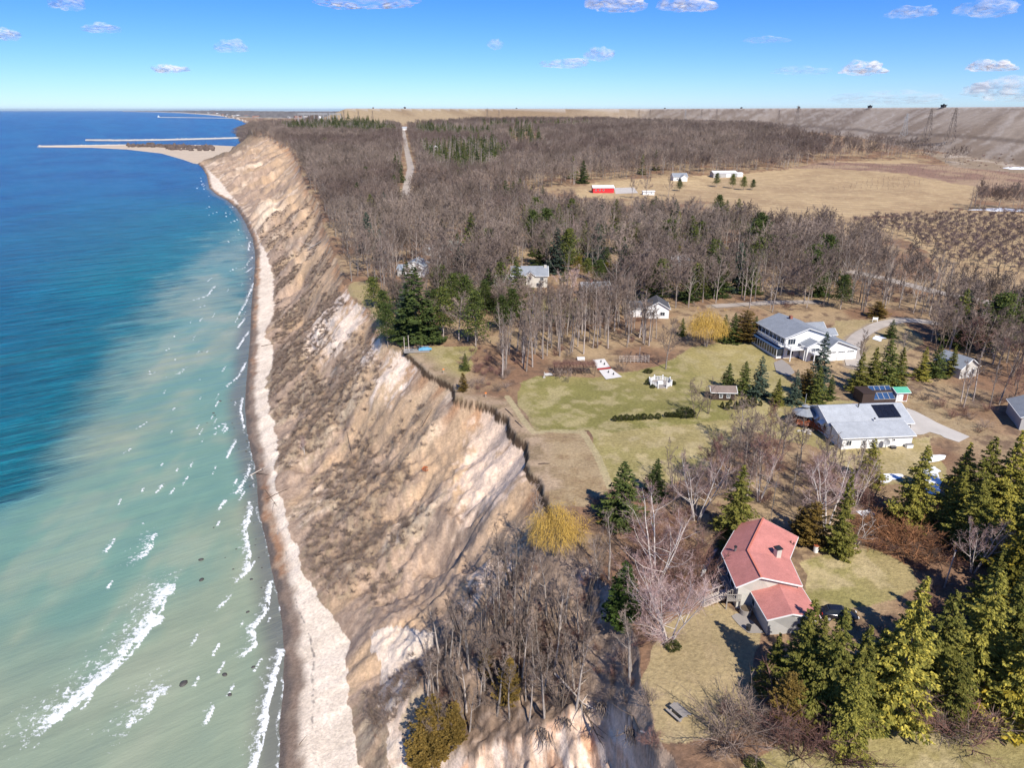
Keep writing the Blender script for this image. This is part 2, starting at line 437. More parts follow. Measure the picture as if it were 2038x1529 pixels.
    ochre = mix((.46, .315, .195), (.54, .37, .225), ss(fine, .3, .7))
    mauve = mix((.415, .30, .215), (.33, .235, .17), ss(fine, .3, .7))           # pinkish clay wash
    col = mix(mauve, sandp, ss(rillb + .28 * (rill - .5) + .9 * (blob - .5) + .35 * (mid2 - .5) + .14 * up, .52, .72))
    col = mix(col, ochre, ss(fbm(a * .08 + 9, t * 2 + 4, 125, 4) + .25 * up + .2 * (rill - .5), .58, .72) * .8)
    brush = mix((.20, .14, .095), (.30, .23, .15), ss(fine, .35, .7))
    col = mix(col, brush, veg * .75)
    # the first metre under the turf is rusty
    col = mix(col, (.42, .22, .11), ss(t, .86, .97) * ss(fbm(a * .3, a * 0, 126, 3), .4, .6) * .7)
    hb = ss(a, 1380, 1560) * ss(t, .0, .2)
    col = mix(col, mix((.12, .09, .06), (.20, .15, .10), fine), hb * .9)
    # wooded spur floor
    sp_col = mix(mix((.34, .245, .175), (.21, .145, .10), ss(blob, .36, .58)), (.44, .33, .25), ss(fine, .55, .8) * .5)
    scar = ss(t, .02, .08) * (1 - ss(t, .22, .30)) * (1 - ss(a, 66, 84 )) 
    scar2 = mix((.74, .60, .50), (.62, .46, .36), ss(rill, .5, .75))
    cs = mix(sp_col, scar2, scar)
    fsp = (1 - ss(a, 84, 98)) * ss(t, 0.02, .06)
    fsp = np.where((a > 70) & (t < .30), fsp * (1 - ss(a, 70, 80)), fsp)
    col = mix(col, cs, fsp)
    for (px, py, rad, cc) in ((1230,1165,5.5,'s'),(980,1150,4,'s'),(690,655,9,'w'),(650,640,10,'w'),(735,700,6,'w'),(1000,945,9,'s'),(950,940,7,'s'),(985,870,8,'s'),(790,735,7,'w'),(655,620,9,'w')):
        c = on_ground([px], [py])[0]
        d = np.hypot((X - c[0]), (Y - c[1]) * .8) + (fine - .5) * 8 + (rill - .5) * 8
        col = mix(col, (.76, .62, .50) if cc == 'w' else (.74, .56, .42), (1 - ss(d, rad * .55, rad)) * .85)
    SC = PW([(742,1262),(800,1252),(862,1268),(868,1300),(835,1335),(812,1400),(792,1450),(815,1529),(818,1600),(735,1600),(778,1529),(770,1440),(752,1390),(760,1330),(738,1300)])
    mx = X + (fine - .5) * 1.5; my = Y + (blob - .5) * 1.5
    isc = in_poly(mx, my, SC); col[isc] = mix((.66, .54, .43), (.56, .43, .33), ss(rill, .5, .7))[isc]
    ms = (b >= q['bt']) & (b < q['bc'])
    col = col * (1 + (mid2 - .5) * .5 + (n3 - .5) * .22)[:, None]
    C[ms] = col[ms]; cls[ms] = 2
    # scarp face: its shade is painted in as a near-black brown band
    sc = (b > q['bc'] - .40 - .3 * vn(a * .35, a * 0, 127)) & (b < q['bc'] + .10) & (a > 90) & (a < 185)
    C[sc] = np.array((.10, .065, .04)) * (0.7 + .6 * n3[sc])[:, None]; cls[sc] = 2
    # near slip bowl
    dr = q['drop'] > .05
    bn = fbm(X * .45 + z * .2, z * .45 + Y * .1, 131, 4)
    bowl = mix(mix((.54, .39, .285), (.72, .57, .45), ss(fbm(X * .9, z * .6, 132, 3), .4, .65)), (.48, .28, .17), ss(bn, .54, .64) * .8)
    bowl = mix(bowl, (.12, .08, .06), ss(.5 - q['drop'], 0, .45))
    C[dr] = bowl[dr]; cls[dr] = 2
    # ---- beach
    mb = b < q['bt']
    ds = b - q['bs'] + (fbm(X * .25, Y * .25, 141, 3) - .5) * 3
    W = 1.0 + 0 * a
    sand = mix(mix((.68, .57, .45), (.78, .66, .53), ss(n2, .35, .65)), (.46, .37, .29), ss(n2, .62, .8) * .3)
    wet = mix(mix((.30, .17, .10), (.40, .28, .19), ss(n2, .4, .7)), (.20, .16, .13), ss(n1, .42, .62) * .8)
    bcol = mix(wet, sand, ss(ds, 2.2, 4.6))
    bcol = mix((.13, .105, .09), bcol, ss(ds, .5, 1.8))
    wr = np.abs((b - q['bs']) / np.maximum(q['bt'] - q['bs'], 1) - .52 + (n1 - .5) * .25)
    bcol = mix(bcol, (.30, .26, .22), (1 - ss(wr, .008, .03)) * ss(n3 * .5 + n2 * .5, .5, .62) * (a < 160))
    C[mb] = bcol[mb]; cls[mb] = 1
    # ---- reservoir embankment
    dk = q['dike']
    px_, py_ = X * .8 + Y * .6, -X * .6 + Y * .8
    st = fbm(px_ * .008, py_ * .035, 151, 4)
    east = ss(X, 100, 700)
    dc = mix(mix((.33, .25, .155), (.25, .18, .11), ss(fbm(X * .006, Y * .006, 152, 4), .4, .6)), mix((.33, .27, .215), (.22, .17, .13), ss(st, .35, .62)), east)
    dc = mix(dc, (.52, .47, .42), ss(fbm(px_ * .02, py_ * .10, 153, 5, .7), .50, .66) * east * .32)
    dc = mix(dc, (.50, .46, .42), np.where(z > 100.5, .6, 0))
    dc = mix(dc, (.12, .09, .07), (1 - ss(np.abs(z - 66 - (n4 - .5) * 6), 1.0, 2.4)) * east * .7)
    C[dk] = dc[dk]; cls[dk] = 6
    # ---- roads are worn into the ground colour at their shoulders
    for k, (L, w) in ROADW.items():
        d = poly_dist(X, Y, L)
        C[:] = mix(C, (.30, .24, .18), (1 - ss(d, w * .5, w * .5 + 1.2)))
    return C, cls
XG, YG, FG = polar_grid(-58, 58, 1180, radii([(420, 1.0044), (1400, 1.0075), (3500, 1.015), (60000, 1.10)], 30.0))
zg, q = height(XG, YG)
zg, q['dike'] = dike(XG, YG, zg)
CG, cls = ground_color(XG, YG, zg, q)
zg = np.where(q['b'] < q['bs'] - 25, -4.0, zg)
# beyond the bluffs the land lies lower
farl = ss(np.hypot(XG, YG), 3000, 4500) * (~q['dike'])
zg = zg * (1 - farl) + np.where(q['b'] > q['bs'], 12.0, -4.0) * farl
gm, nt, p, out = new_mat('ground_cover')
at = N(nt, 'ShaderNodeAttribute', attribute_name='albedo')
geo = N(nt, 'ShaderNodeNewGeometry')
f1 = mrange(nt, noise(nt, geo.outputs['Position'], 1.6, 6, .7), .3, .7, .72, 1.28)
f2 = mrange(nt, noise(nt, geo.outputs['Position'], .12, 4, .6), .3, .7, .88, 1.12)
mm = N(nt, 'ShaderNodeMath', operation='MULTIPLY'); nt.links.new(f1, mm.inputs[0]); nt.links.new(f2, mm.inputs[1])
nt.links.new(mul_col(nt, at.outputs['Color'], mm.outputs[0]), p.inputs['Base Color'])
p.inputs['Roughness'].default_value = .95; p.inputs['Specular IOR Level'].default_value = .1
bp = N(nt, 'ShaderNodeBump'); bp.inputs['Strength'].default_value = .7; bp.inputs['Distance'].default_value = .25
nt.links.new(noise(nt, geo.outputs['Position'], 2.5, 5, .65), bp.inputs['Height']); nt.links.new(bp.outputs[0], p.inputs['Normal'])
names = {1: 'beach', 2: 'bluff_slope', 3: 'lawn', 4: 'field', 5: 'woodland_ground', 6: 'reservoir_embankment_hill'}
fc = cls[FG]
fcls = fc.min(axis=1)
VG = np.stack([XG, YG, zg], -1)
for c, nm in names.items():
    sel = FG[fcls == c]
    if not len(sel): continue
    idx = np.unique(sel); remap = np.zeros(len(VG), np.int32); remap[idx] = np.arange(len(idx))
    me = mesh_np(nm, VG[idx], remap[sel][:, ::-1], [gm], smooth=True)
    ca = me.color_attributes.new('albedo', 'FLOAT_COLOR', 'POINT')
    ca.data.foreach_set('color', np.concatenate([CG[idx], np.ones((len(idx), 1))], 1).astype(np.float32).ravel())
    tag(link(nm, me), kind='structure')
print('ground done', len(VG))
# ================================================================== WATER
XW, YW, FW = polar_grid(-60, 20, 900, radii([(500, 1.0055), (2500, 1.012), (90000, 1.08)], 60.0))
aW, bW = ab(XW, YW)
off = np.interp(aW, sa, sb) - bW                   # metres from the waterline
rW = np.hypot(XW, YW)
def zpoly(pts):
    p = np.array(pts, float); x, y = at_z(p[:, 0], p[:, 1], 0.0); return np.stack([x, y], -1)
milk = zpoly([(505,440),(450,462),(410,490),(370,530),(335,585),(290,640),(250,690),(225,735),(150,810),(85,880),(95,930),(40,985),(-80,1040),(-260,1080),(-500,1300),(-700,1900),(900,1900),(600,1200),(520,700)])
wv = (fbm(XW * .03, YW * .03, 201, 4) - .5) * 2
wu = (fbm(XW * .03, YW * .03, 203, 4) - .5) * 2
Xq = XW + wv * 7 * rW / 250; Yq = YW + wu * 10 * rW / 250
inn = in_poly(Xq, Yq, milk); dm = poly_dist(Xq, Yq, milk, True) * np.where(inn, 1, -1)
mk = ss(dm / rW + (fbm(XW * .08, YW * .08, 205, 3) - .5) * .05, -.04, .07)
teal = ss(dm / rW, -.42, .03)
swirl = ss(fbm(XW * .012 + wv * .3, YW * .014, 206, 4), .52, .64) * ss(off, 20, 60)
def mix(A, B, f):
    f = np.clip(f, 0, 1)[:, None]; return np.asarray(A) * (1 - f) + np.asarray(B) * f
calm = 1 - .88 * mk
s1 = fbm(XW * .015 + YW * .004, YW * .008 - XW * .006, 211, 4); s2 = fbm(XW * .10, YW * .05, 212, 4)
deep = mix((.001, .050, .165), (.002, .085, .205), ss(s1, .35, .65))
CW = mix(deep, (.005, .135, .155), teal * (.72 + .28 * s1))
band = ss(fbm((XW * .6 - YW * .8) * .018, (XW * .8 + YW * .6) * .004, 213, 3), .5, .68) * ss(700 - rW, 0, 350)
CW = mix(CW, (.008, .12, .15), band * .55)
CW = mix(CW, mix((.17, .285, .225), (.25, .30, .215), ss(fbm(XW * .02, YW * .02, 214, 4) + .2 * (s2 - .5), .36, .62)), mk * (.88 + .12 * ss(s2, .3, .6)))
CW = mix(CW, (.045, .185, .165), mk * swirl * .16)
CW = mix(CW, (.33, .35, .255), mk * ss(s2, .52, .75) * .35)
CW = mix(CW, (.15, .15, .135), (1 - ss(off + wv * 2.5, 1.5, 7.5)) * .85 * ss(1400 - rW, 0, 500))
foam = np.zeros(XW.size)
FOAM = [([(335,1178),(322,1215),(300,1250),(255,1310),(200,1360),(160,1398),(115,1430)],13,1.0),([(374,733),(356,745),(336,749)],5,.7),([(309,741),(296,746)],1.6,1),
([(491,722),(477,749),(453,770)],2.6,1),([(485,792),(480,817),(488,852)],2.2,1),([(472,876),(453,911)],2.2,1),([(502,925),(491,955),(472,982)],3,1),([(504,1009),(491,1052),(499,1101),(496,1134),(480,1155)],4,1),
([(541,1164),(534,1215),(504,1253)],4,1),([(507,1258),(512,1286),(491,1302)],4,1),([(562,1302),(548,1356),(534,1410),(523,1486),(507,1540),(500,1600)],5,1),
([(293,841),(274,853)],1.3,1),([(260,895),(250,903)],2,1),([(325,966),(312,982)],1.8,1),([(453,998),(437,1014)],1.8,1),([(431,930),(428,934)],1,1),([(230,1074),(224,1085),(211,1101)],2.2,1),
([(307,1070),(303,1092),(285,1109)],8,.85),([(225,1158),(217,1169)],1.5,1),([(461,1188),(437,1212)],1.8,1),([(315,1383),(300,1415),(271,1438)],11,.8),([(426,1410),(415,1435)],3,.9),([(445,844),(426,855)],1.4,1),
([(429,570),(414,589),(388,597)],3.0,1),([(438,420),(414,429)],2.4,1),([(419,410),(412,415)],3,1),([(410,608),(395,613)],1.8,1),([(424,553),(414,560)],2,1),([(476,532),(460,537)],1.6,1),([(354,668),(348,670)],2.2,1),
([(505,565),(491,602),(477,627)],3,1),([(493,630),(476,651)],3,1),([(496,661),(474,695)],3,1),([(498,482),(495,500)],3,1),([(503,512),(493,527)],3,1),([(505,532),(491,542)],3,1),([(338,694),(330,699)],1.4,1),([(300,738),(296,742)],1.2,1),([(445,1190),(380,1290)],.5,.5)]
rnd = random.Random(7)
for k in range(42):
    yy = rnd.uniform(335, 560); ex = float(np.interp(yy, [s[1] for s in SHORE[::-1]], [s[0] for s in SHORE[::-1]]))
    xx = ex - rnd.uniform(3, 12 + (yy - 300) * .18); FOAM.append(([(xx, yy), (xx - rnd.uniform(3, 9), yy + rnd.uniform(1, 4))], 1.6 * (1 + (560 - yy) / 200), 1))
for k in range(60):
    yy = rnd.uniform(560, 1420); ex = float(np.interp(yy, [s[1] for s in SHORE[::-1]], [s[0] for s in SHORE[::-1]]))
    xx = ex - abs(rnd.gauss(0, 1)) * (60 + (yy - 500) * .12) - 8; q_ = rnd.uniform(3, 9 + (yy - 560) * .02); FOAM.append(([(xx, yy), (xx - q_ * .6, yy + q_)], rnd.uniform(.7, 1.5), 1))
for L, w, s in FOAM:
    P = zpoly(L); lo = P.min(0) - w * 1.6 - 2; hi = P.max(0) + w * 1.6 + 2
    m = np.nonzero((XW > lo[0]) & (XW < hi[0]) & (YW > lo[1]) & (YW < hi[1]))[0]
    if not len(m): continue
    x, y = XW[m], YW[m]
    jit = (vn(x * .5, y * .5, 221) - .5) * w * .3
    d = poly_dist(x, y, P)
    side = (np.interp(y, np.sort(P[:, 1]), P[np.argsort(P[:, 1]), 0]) - x)    # > 0: seaward
    ww = np.where(side + jit > 0, w, max(.25, w * .05))
    f = s * np.where(ww < w * .9, np.clip(1.1 - d / ww, 0, 1) * .75, np.clip(1 - d / w, 0, 1) ** .9 * .50 + .32 * np.clip(1 - d / (w * .22 + .4), 0, 1))
    foam[m] = np.maximum(foam[m], f)
# lacy edge where the water runs up the sand
lap = (1 - ss(np.abs(off - .4 + (fbm(aW * .15, aW * 0, 222, 3) - .5) * 3),   .15, .6)) * .42 * (rW < 900)
foam = np.maximum(foam, lap * ss(fbm(aW * .05, aW * 0, 223, 2), .40, .6))
keep = (off[FW].max(axis=1) > -14) & ((XW[FW].max(axis=1) < 60))
ksel = FW[keep]; idx = np.unique(ksel); remap = np.zeros(len(XW), np.int32); remap[idx] = np.arange(len(idx))
amp = .10 * ss(off, 0, 30) * ss(1500 - rW, 0, 900)
zW = amp * np.sin((XW * -.56 + YW * .83) * 2 * math.pi / 9 + 5 * s1) * .6 + amp * 1.2 * (fbm(XW * .12, YW * .12, 231, 2) - .5)
zW += np.where(foam > .4, .12 * foam, 0)
wm = bpy.data.materials.new('lake_water'); wm.use_nodes = True; nt = wm.node_tree; nt.nodes.clear()
out = N(nt, 'ShaderNodeOutputMaterial'); p = N(nt, 'ShaderNodeBsdfPrincipled'); nt.links.new(p.outputs[0], out.inputs[0])
at = N(nt, 'ShaderNodeAttribute', attribute_name='albedo'); af = N(nt, 'ShaderNodeAttribute', attribute_name='foam')
geo = N(nt, 'ShaderNodeNewGeometry')
mp = N(nt, 'ShaderNodeMapping'); mp.inputs['Rotation'].default_value = (0, 0, R(-36)); nt.links.new(geo.outputs['Position'], mp.inputs[0])
mp2 = N(nt, 'ShaderNodeMapping'); mp2.inputs['Scale'].default_value = (.035, .20, 1); nt.links.new(mp.outputs[0], mp2.inputs[0])
mp3 = N(nt, 'ShaderNodeMapping'); mp3.inputs['Scale'].default_value = (.22, .7, 1); nt.links.new(mp.outputs[0], mp3.inputs[0])
w1 = noise(nt, mp2.outputs[0], 1, 3, .6); w2 = noise(nt, mp3.outputs[0], 1, 5, .65); w3 = noise(nt, geo.outputs['Position'], 3.5, 3, .6)
def add(nt, a, b, ka=1.0, kb=1.0):
    m1 = N(nt, 'ShaderNodeMath', operation='MULTIPLY'); nt.links.new(a, m1.inputs[0]); m1.inputs[1].default_value = ka
    m2 = N(nt, 'ShaderNodeMath', operation='MULTIPLY_ADD'); nt.links.new(b, m2.inputs[0]); m2.inputs[1].default_value = kb; nt.links.new(m1.outputs[0], m2.inputs[2])
    return m2.outputs[0]
hgt = add(nt, add(nt, w1, w2, 1.6, .8), w3, 1, .12)
bp = N(nt, 'ShaderNodeBump'); bp.inputs['Strength'].default_value = 1; bp.inputs['Distance'].default_value = 1.9
nt.links.new(hgt, bp.inputs['Height']); acl = N(nt, 'ShaderNodeAttribute', attribute_name='calm'); nt.links.new(bp.outputs[0], p.inputs['Normal'])
fn = N(nt, 'ShaderNodeTexNoise'); fn.inputs['Scale'].default_value = .85; fn.inputs['Detail'].default_value = 6; fn.inputs['Roughness'].default_value = .75
nt.links.new(geo.outputs['Position'], fn.inputs['Vector'])
fx = mrange(nt, fn.outputs['Fac'], .34, .66, 0, 1)
sm = add(nt, af.outputs['Fac'], fx, 1.5, 1.0)
fm = mrange(nt, sm, 1.12, 1.42, 0, 1)
ck = mrange(nt, w2, .3, .7, .78, 1.24)  # wave relief painted into the colour: crests lightened, troughs darkened
ck2 = mrange(nt, w1, .3, .7, .60, 1.42)
mm0 = N(nt, 'ShaderNodeMath', operation='MULTIPLY'); nt.links.new(ck, mm0.inputs[0]); nt.links.new(ck2, mm0.inputs[1])
mm = N(nt, 'ShaderNodeMix', data_type='FLOAT'); nt.links.new(acl.outputs['Fac'], mm.inputs[0]); mm.inputs[2].default_value = 1.0; nt.links.new(mm0.outputs[0], mm.inputs[3])
nt.links.new(mixc(nt, fm, mul_col(nt, at.outputs['Color'], mm.outputs[0]), (.72, .74, .74)), p.inputs['Base Color'])
fi = mrange(nt, fm, 0, 1, 1, .25); m9 = N(nt, 'ShaderNodeMath', operation='MULTIPLY'); nt.links.new(fi, m9.inputs[0]); nt.links.new(acl.outputs['Fac'], m9.inputs[1]); nt.links.new(m9.outputs[0], bp.inputs['Strength'])
rg = mrange(nt, fm, 0, 1, .22, .8); nt.links.new(rg, p.inputs['Roughness'])
p.inputs['IOR'].default_value = 1.33; p.inputs['Specular IOR Level'].default_value = .20
me = mesh_np('lake', np.stack([XW, YW, zW], -1)[idx], remap[ksel][:, ::-1], [wm], smooth=True)
ca = me.color_attributes.new('albedo', 'FLOAT_COLOR', 'POINT')
ca.data.foreach_set('color', np.concatenate([CW[idx], np.ones((len(idx), 1))], 1).astype(np.float32).ravel())
fa = me.attributes.new('foam', 'FLOAT', 'POINT'); fa.data.foreach_set('value', foam[idx].astype(np.float32))
me.attributes.new('calm', 'FLOAT', 'POINT').data.foreach_set('value', calm[idx].astype(np.float32))
tag(link('lake', me), kind='structure')
print('water done')
# ================================================================== FAR THINGS
# ---- far shore beyond the harbour
fs = [(242,221.6,220.6),(300,222.6,219.8),(360,224.6,219.6),(410,228,219.4),(440,231,219.8),(470,235.5,219.6),(520,238,220.4),(560,238.5,221.0),(610,239,221.6),(680,240,221.4),(760,240,221.6)]
Vf, Cf = [], []
rows = 7; xs = np.linspace(242, 760, 260)
yb = np.interp(xs, [f[0] for f in fs], [f[1] for f in fs]); yt = np.interp(xs, [f[0] for f in fs], [f[2] for f in fs])
for k in range(rows):
    f = k / (rows - 1)
    X0, Y0 = at_z(xs, yb + .15, 0.0)
    s = 1 + .30 * f
    X1, Y1 = X0 * s, Y0 * s
    yk = yb + (yt - yb) * f + (fbm(xs * .08, xs * 0 + k * 3.1, 301, 3) - .5) * 1.6 * (f > 0)
    yk = np.maximum(yk, 219.2)
    D = Y1 * cp
    zk = CAMZ - (yk - 218.7) / 1613.0 * np.hypot(X1, Y1) if k else X1 * 0 - 1
    if k == 1: zk = np.maximum(zk, 4)
    Vf.append(np.stack([X1, Y1, zk], -1))
    w = fbm(xs * .25, xs * 0 + k * 5, 302, 3)[:, None]
    c = np.array((.55, .47, .36)) if k <= 1 else (np.array((.10, .085, .075)) * (1 - w) + np.array((.24, .22, .19)) * w)
    Cf.append(np.concatenate([c + 0 * w, np.ones((len(xs), 1))], 1))
Vf = np.concatenate(Vf); Cf = np.concatenate(Cf); nx = len(xs)
i = (np.arange(rows - 1)[:, None] * nx + np.arange(nx - 1)[None, :]).ravel()
me = mesh_np('far_shore', Vf, np.stack([i, i + 1, i + nx + 1, i + nx], -1), [gm], smooth=True)
me.color_attributes.new('albedo', 'FLOAT_COLOR', 'POINT').data.foreach_set('color', Cf.astype(np.float32).ravel())
tag(link('far_shore_hill', me), kind='structure')

ICO_V = None
def lump(c, r, seed, sub=1, squash=(1, 1, 1), rough=.25):
    """angular boulder / puff: displaced subdivided octahedron"""
    rs = np.random.RandomState(seed)
    v = np.array([(1,0,0),(-1,0,0),(0,1,0),(0,-1,0),(0,0,1),(0,0,-1)], float)
    f = [(0,2,4),(2,1,4),(1,3,4),(3,0,4),(2,0,5),(1,2,5),(3,1,5),(0,3,5)]
    for _ in range(sub):
        mid = {}; vl = [tuple(x) for x in v]; nf = []
        def m(a, b):
            k = (min(a, b), max(a, b))
            if k not in mid:
                p_ = (np.array(vl[a]) + np.array(vl[b])) / 2; p_ /= np.linalg.norm(p_); vl.append(tuple(p_)); mid[k] = len(vl) - 1
            return mid[k]
        for a, b, c_ in f:
            ab_, bc_, ca2 = m(a, b), m(b, c_), m(c_, a); nf += [(a, ab_, ca2), (ab_, b, bc_), (ca2, bc_, c_), (ab_, bc_, ca2)]
        v = np.array(vl); f = nf
    v = v * (1 + (rs.rand(len(v), 1) - .5) * 2 * rough)
    an = rs.rand() * 6.28; ca3, sa3 = math.cos(an), math.sin(an)
    v = v * np.array(squash) * r
    v = np.stack([v[:, 0] * ca3 - v[:, 1] * sa3, v[:, 0] * sa3 + v[:, 1] * ca3, v[:, 2]], -1)
    return v + np.array(c), np.array(f)
class MB:
    """collects pieces into one mesh"""
    def __init__(s): s.V = []; s.F = []; s.n = 0; s.mi = []
    def add(s, V, F, mi=0):
        V = np.asarray(V, float)
        for f in F:
            s.F.append(tuple(int(k) + s.n for k in f)); s.mi.append(mi)
        s.V.append(V); s.n += len(V); return s
    def box(s, c, d, rz=0.0, mi=0, taper=1.0):
        x, y, z = d[0] / 2, d[1] / 2, d[2] / 2
        P = np.array([(-x,-y,-z),(x,-y,-z),(x,y,-z),(-x,y,-z),(-x*taper,-y*taper,z),(x*taper,-y*taper,z),(x*taper,y*taper,z),(-x*taper,y*taper,z)])
        if rz:
            a, b = math.cos(rz), math.sin(rz); P = np.stack([P[:, 0] * a - P[:, 1] * b, P[:, 0] * b + P[:, 1] * a, P[:, 2]], -1)
        return s.add(P + np.array(c), [(0,3,2,1),(4,5,6,7),(0,1,5,4),(1,2,6,5),(2,3,7,6),(3,0,4,7)], mi)
    def bar(s, p, q_, w, mi=0, w2=None, n=4):
        p = np.array(p, float); q_ = np.array(q_, float); w2 = w if w2 is None else w2
        d = q_ - p; L = np.linalg.norm(d); d = d / max(L, 1e-9)
        u = np.cross(d, (0, 0, 1) if abs(d[2]) < .95 else (1, 0, 0)); u /= np.linalg.norm(u); w_ = np.cross(d, u)
        an = [(k + .5) * 2 * math.pi / n for k in range(n)]
        r0 = w / 2 / math.cos(math.pi / n); r1 = w2 / 2 / math.cos(math.pi / n)
        P = [p + (u * math.cos(t) + w_ * math.sin(t)) * r0 for t in an] + [q_ + (u * math.cos(t) + w_ * math.sin(t)) * r1 for t in an]
        F = [(k, (k + 1) % n, n + (k + 1) % n, n + k) for k in range(n)] + [tuple(range(n - 1, -1, -1)), tuple(range(n, 2 * n))]
        return s.add(P, F, mi)
    def prism(s, pts, h0, h1, mi=0):
        n = len(pts); P = [(x, y, h0) for x, y in pts] + [(x, y, h1) for x, y in pts]
        F = [(k, (k + 1) % n, n + (k + 1) % n, n + k) for k in range(n)] + [tuple(range(n - 1, -1, -1)), tuple(range(n, 2 * n))]
        return s.add(P, F, mi)
    def build(s, name, mats, parent=None, smooth=False):
        me = bpy.data.meshes.new(name)
        me.from_pydata(np.concatenate(s.V).tolist(), [], s.F)
        for m in (mats if isinstance(mats, (list, tuple)) else [mats]): me.materials.append(m)
        me.polygons.foreach_set('material_index', s.mi); me.polygons.foreach_set('use_smooth', [smooth] * len(s.F))
        me.update(); return link(name, me, parent)
M = {}
M['rock'] = simple('rock', (.42, .39, .35), .9, .25, .8, .4)
M['rock_dark'] = simple('dark_rock', (.07, .065, .06), .6, .3, 2)
M['sandspit'] = simple('spit_sand', (.52, .42, .31), .95, .12, .05)
M['brush_far'] = simple('far_brush', (.115, .085, .07), .95, .4, .1)
M['steel'] = simple('galvanised_steel', (.20, .19, .185), .55, .15, 3, metallic=.3)
M['steel_pale'] = simple('pale_steel', (.33, .33, .33), .55, .1, 3)
M['steel_dark'] = simple('weathered_steel', (.17, .14, .12), .7, .15, 3)
M['white'] = simple('white_paint', (.76, .76, .74), .6, .06, 1.2)
M['dark'] = simple('dark_paint', (.03, .03, .032), .5, .2, 2)
# sand spit with its low scrub
spit = [(82,292.6),(180,293.4),(250,297),(320,305),(365,318),(384,325),(420,330),(470,330),(470,292),(420,289.5),(330,288.6),(250,289.6),(180,291),(84,291.2)]
SP = zpoly(spit); c0 = SP.mean(0)
b_ = MB(); inner = SP * 1.0
cen = SP.mean(0)
n = len(SP)
ins = []
for k in range(n):
    a_, b2 = SP[k - 1], SP[(k + 1) % n]; t_ = b2 - a_; nn = np.array((-t_[1], t_[0])); nn = nn / np.linalg.norm(nn)
    ins.append(SP[k] + nn * 5.0)
Vv = [(x, y, -.5) for x, y in SP] + [(x, y, 1.8) for x, y in ins]
b_.add(Vv, [(k, (k + 1) % n, n + (k + 1) % n, n + k) for k in range(n)] + [tuple(range(n, 2 * n))])
tag(b_.build('sand_spit_beach', M['sandspit']), kind='structure')
rs = np.random.RandomState(3)
b_ = MB()
for k in range(420):
    x = rs.uniform(255, 425); y = np.interp(x, [250, 330, 425], [290.5, 291, 294]) + rs.rand() ** 2 * (3 if x < 330 else 8) - .8
    if y > 300: continue
    X, Y = at_z(x, y, 2.0)
    r_ = rs.uniform(2, 5) * (1.6 if rs.rand() < .1 else 1)
    V_, F_ = lump((X, Y, 1.5 + r_ * .4), r_, k, 1, (1.2, 1, .9), .35); b_.add(V_, F_)
tag(b_.build('spit_scrub', M['brush_far']), 'dark leafless scrub along the back of the sand spit', 'scrub', kind='stuff')
def rock_line(pts, w, h, n, seed, mats, label, z0=0.0):
    P = zpoly(pts); rs = np.random.RandomState(seed); b = MB()
    seg = np.hypot(*np.diff(P, axis=0).T); cum = np.concatenate([[0], np.cumsum(seg)])
    for k in range(n):
        s_ = rs.rand() * cum[-1]; x = np.interp(s_, cum, P[:, 0]); y = np.interp(s_, cum, P[:, 1])
        o = rs.uniform(-1, 1); r_ = rs.uniform(.5, 1) * w * .30
        V_, F_ = lump((x + o * w * .4 * .5, y + o * w * .4, z0 + h * (1 - abs(o)) * .8), r_, seed * 1000 + k, 0, (1.3, 1, .7), .3); b.add(V_, F_)
    for i_ in range(len(P) - 1):      # the core of the mound
        p0, p1 = P[i_], P[i_ + 1]; d = p1 - p0; d = d / np.linalg.norm(d); nn = np.array((-d[1], d[0])) * w / 2
        b.add([(*(p0 - nn), -1), (*(p1 - nn), -1), (*(p1 + nn), -1), (*(p0 + nn), -1), (*(p0 - nn * .4), h), (*(p1 - nn * .4), h), (*(p1 + nn * .4), h), (*(p0 + nn * .4), h)],
              [(0, 1, 5, 4), (1, 2, 6, 5), (2, 3, 7, 6), (3, 0, 4, 7), (4, 5, 6, 7)])
    o = b.build('breakwater', mats); return tag(o, label, 'breakwater', 'breakwaters of the harbour')
rock_line([(78,292.4),(130,291.6),(200,290.6),(262,289.6)], 11, 3.6, 260, 11, M['rock'], 'low stone breakwater that runs into the sand spit')
rock_line([(172,279.6),(230,280.2),(320,279.2),(400,277.2),(480,275.0)], 13, 4.2, 420, 12, M['rock'], 'long stone breakwater north of the sand spit, ending in open water')
rock_line([(316,233.6),(360,234.0),(420,234.8),(480,236.0)], 22, 7, 60, 13, M['rock'], 'thin distant pier with the small lighthouse at its tip')
X, Y = at_z(316, 233.6, 0.0)
lh = empty('lighthouse', (float(X), float(Y), 5), 0, 'small white lighthouse standing on the tip of the far pier', 'lighthouse')
b_ = MB(); b_.box((0, 0, 5), (26, 18, 10)); b_.build('base', M['white'], lh)
b_ = MB(); b_.bar((0, 0, 10), (0, 0, 24), 10, w2=7, n=8); b_.build('tower', M['white'], lh)
b_ = MB(); b_.bar((0, 0, 24), (0, 0, 29), 6, w2=4, n=8); b_.build('lantern', M['dark'], lh)
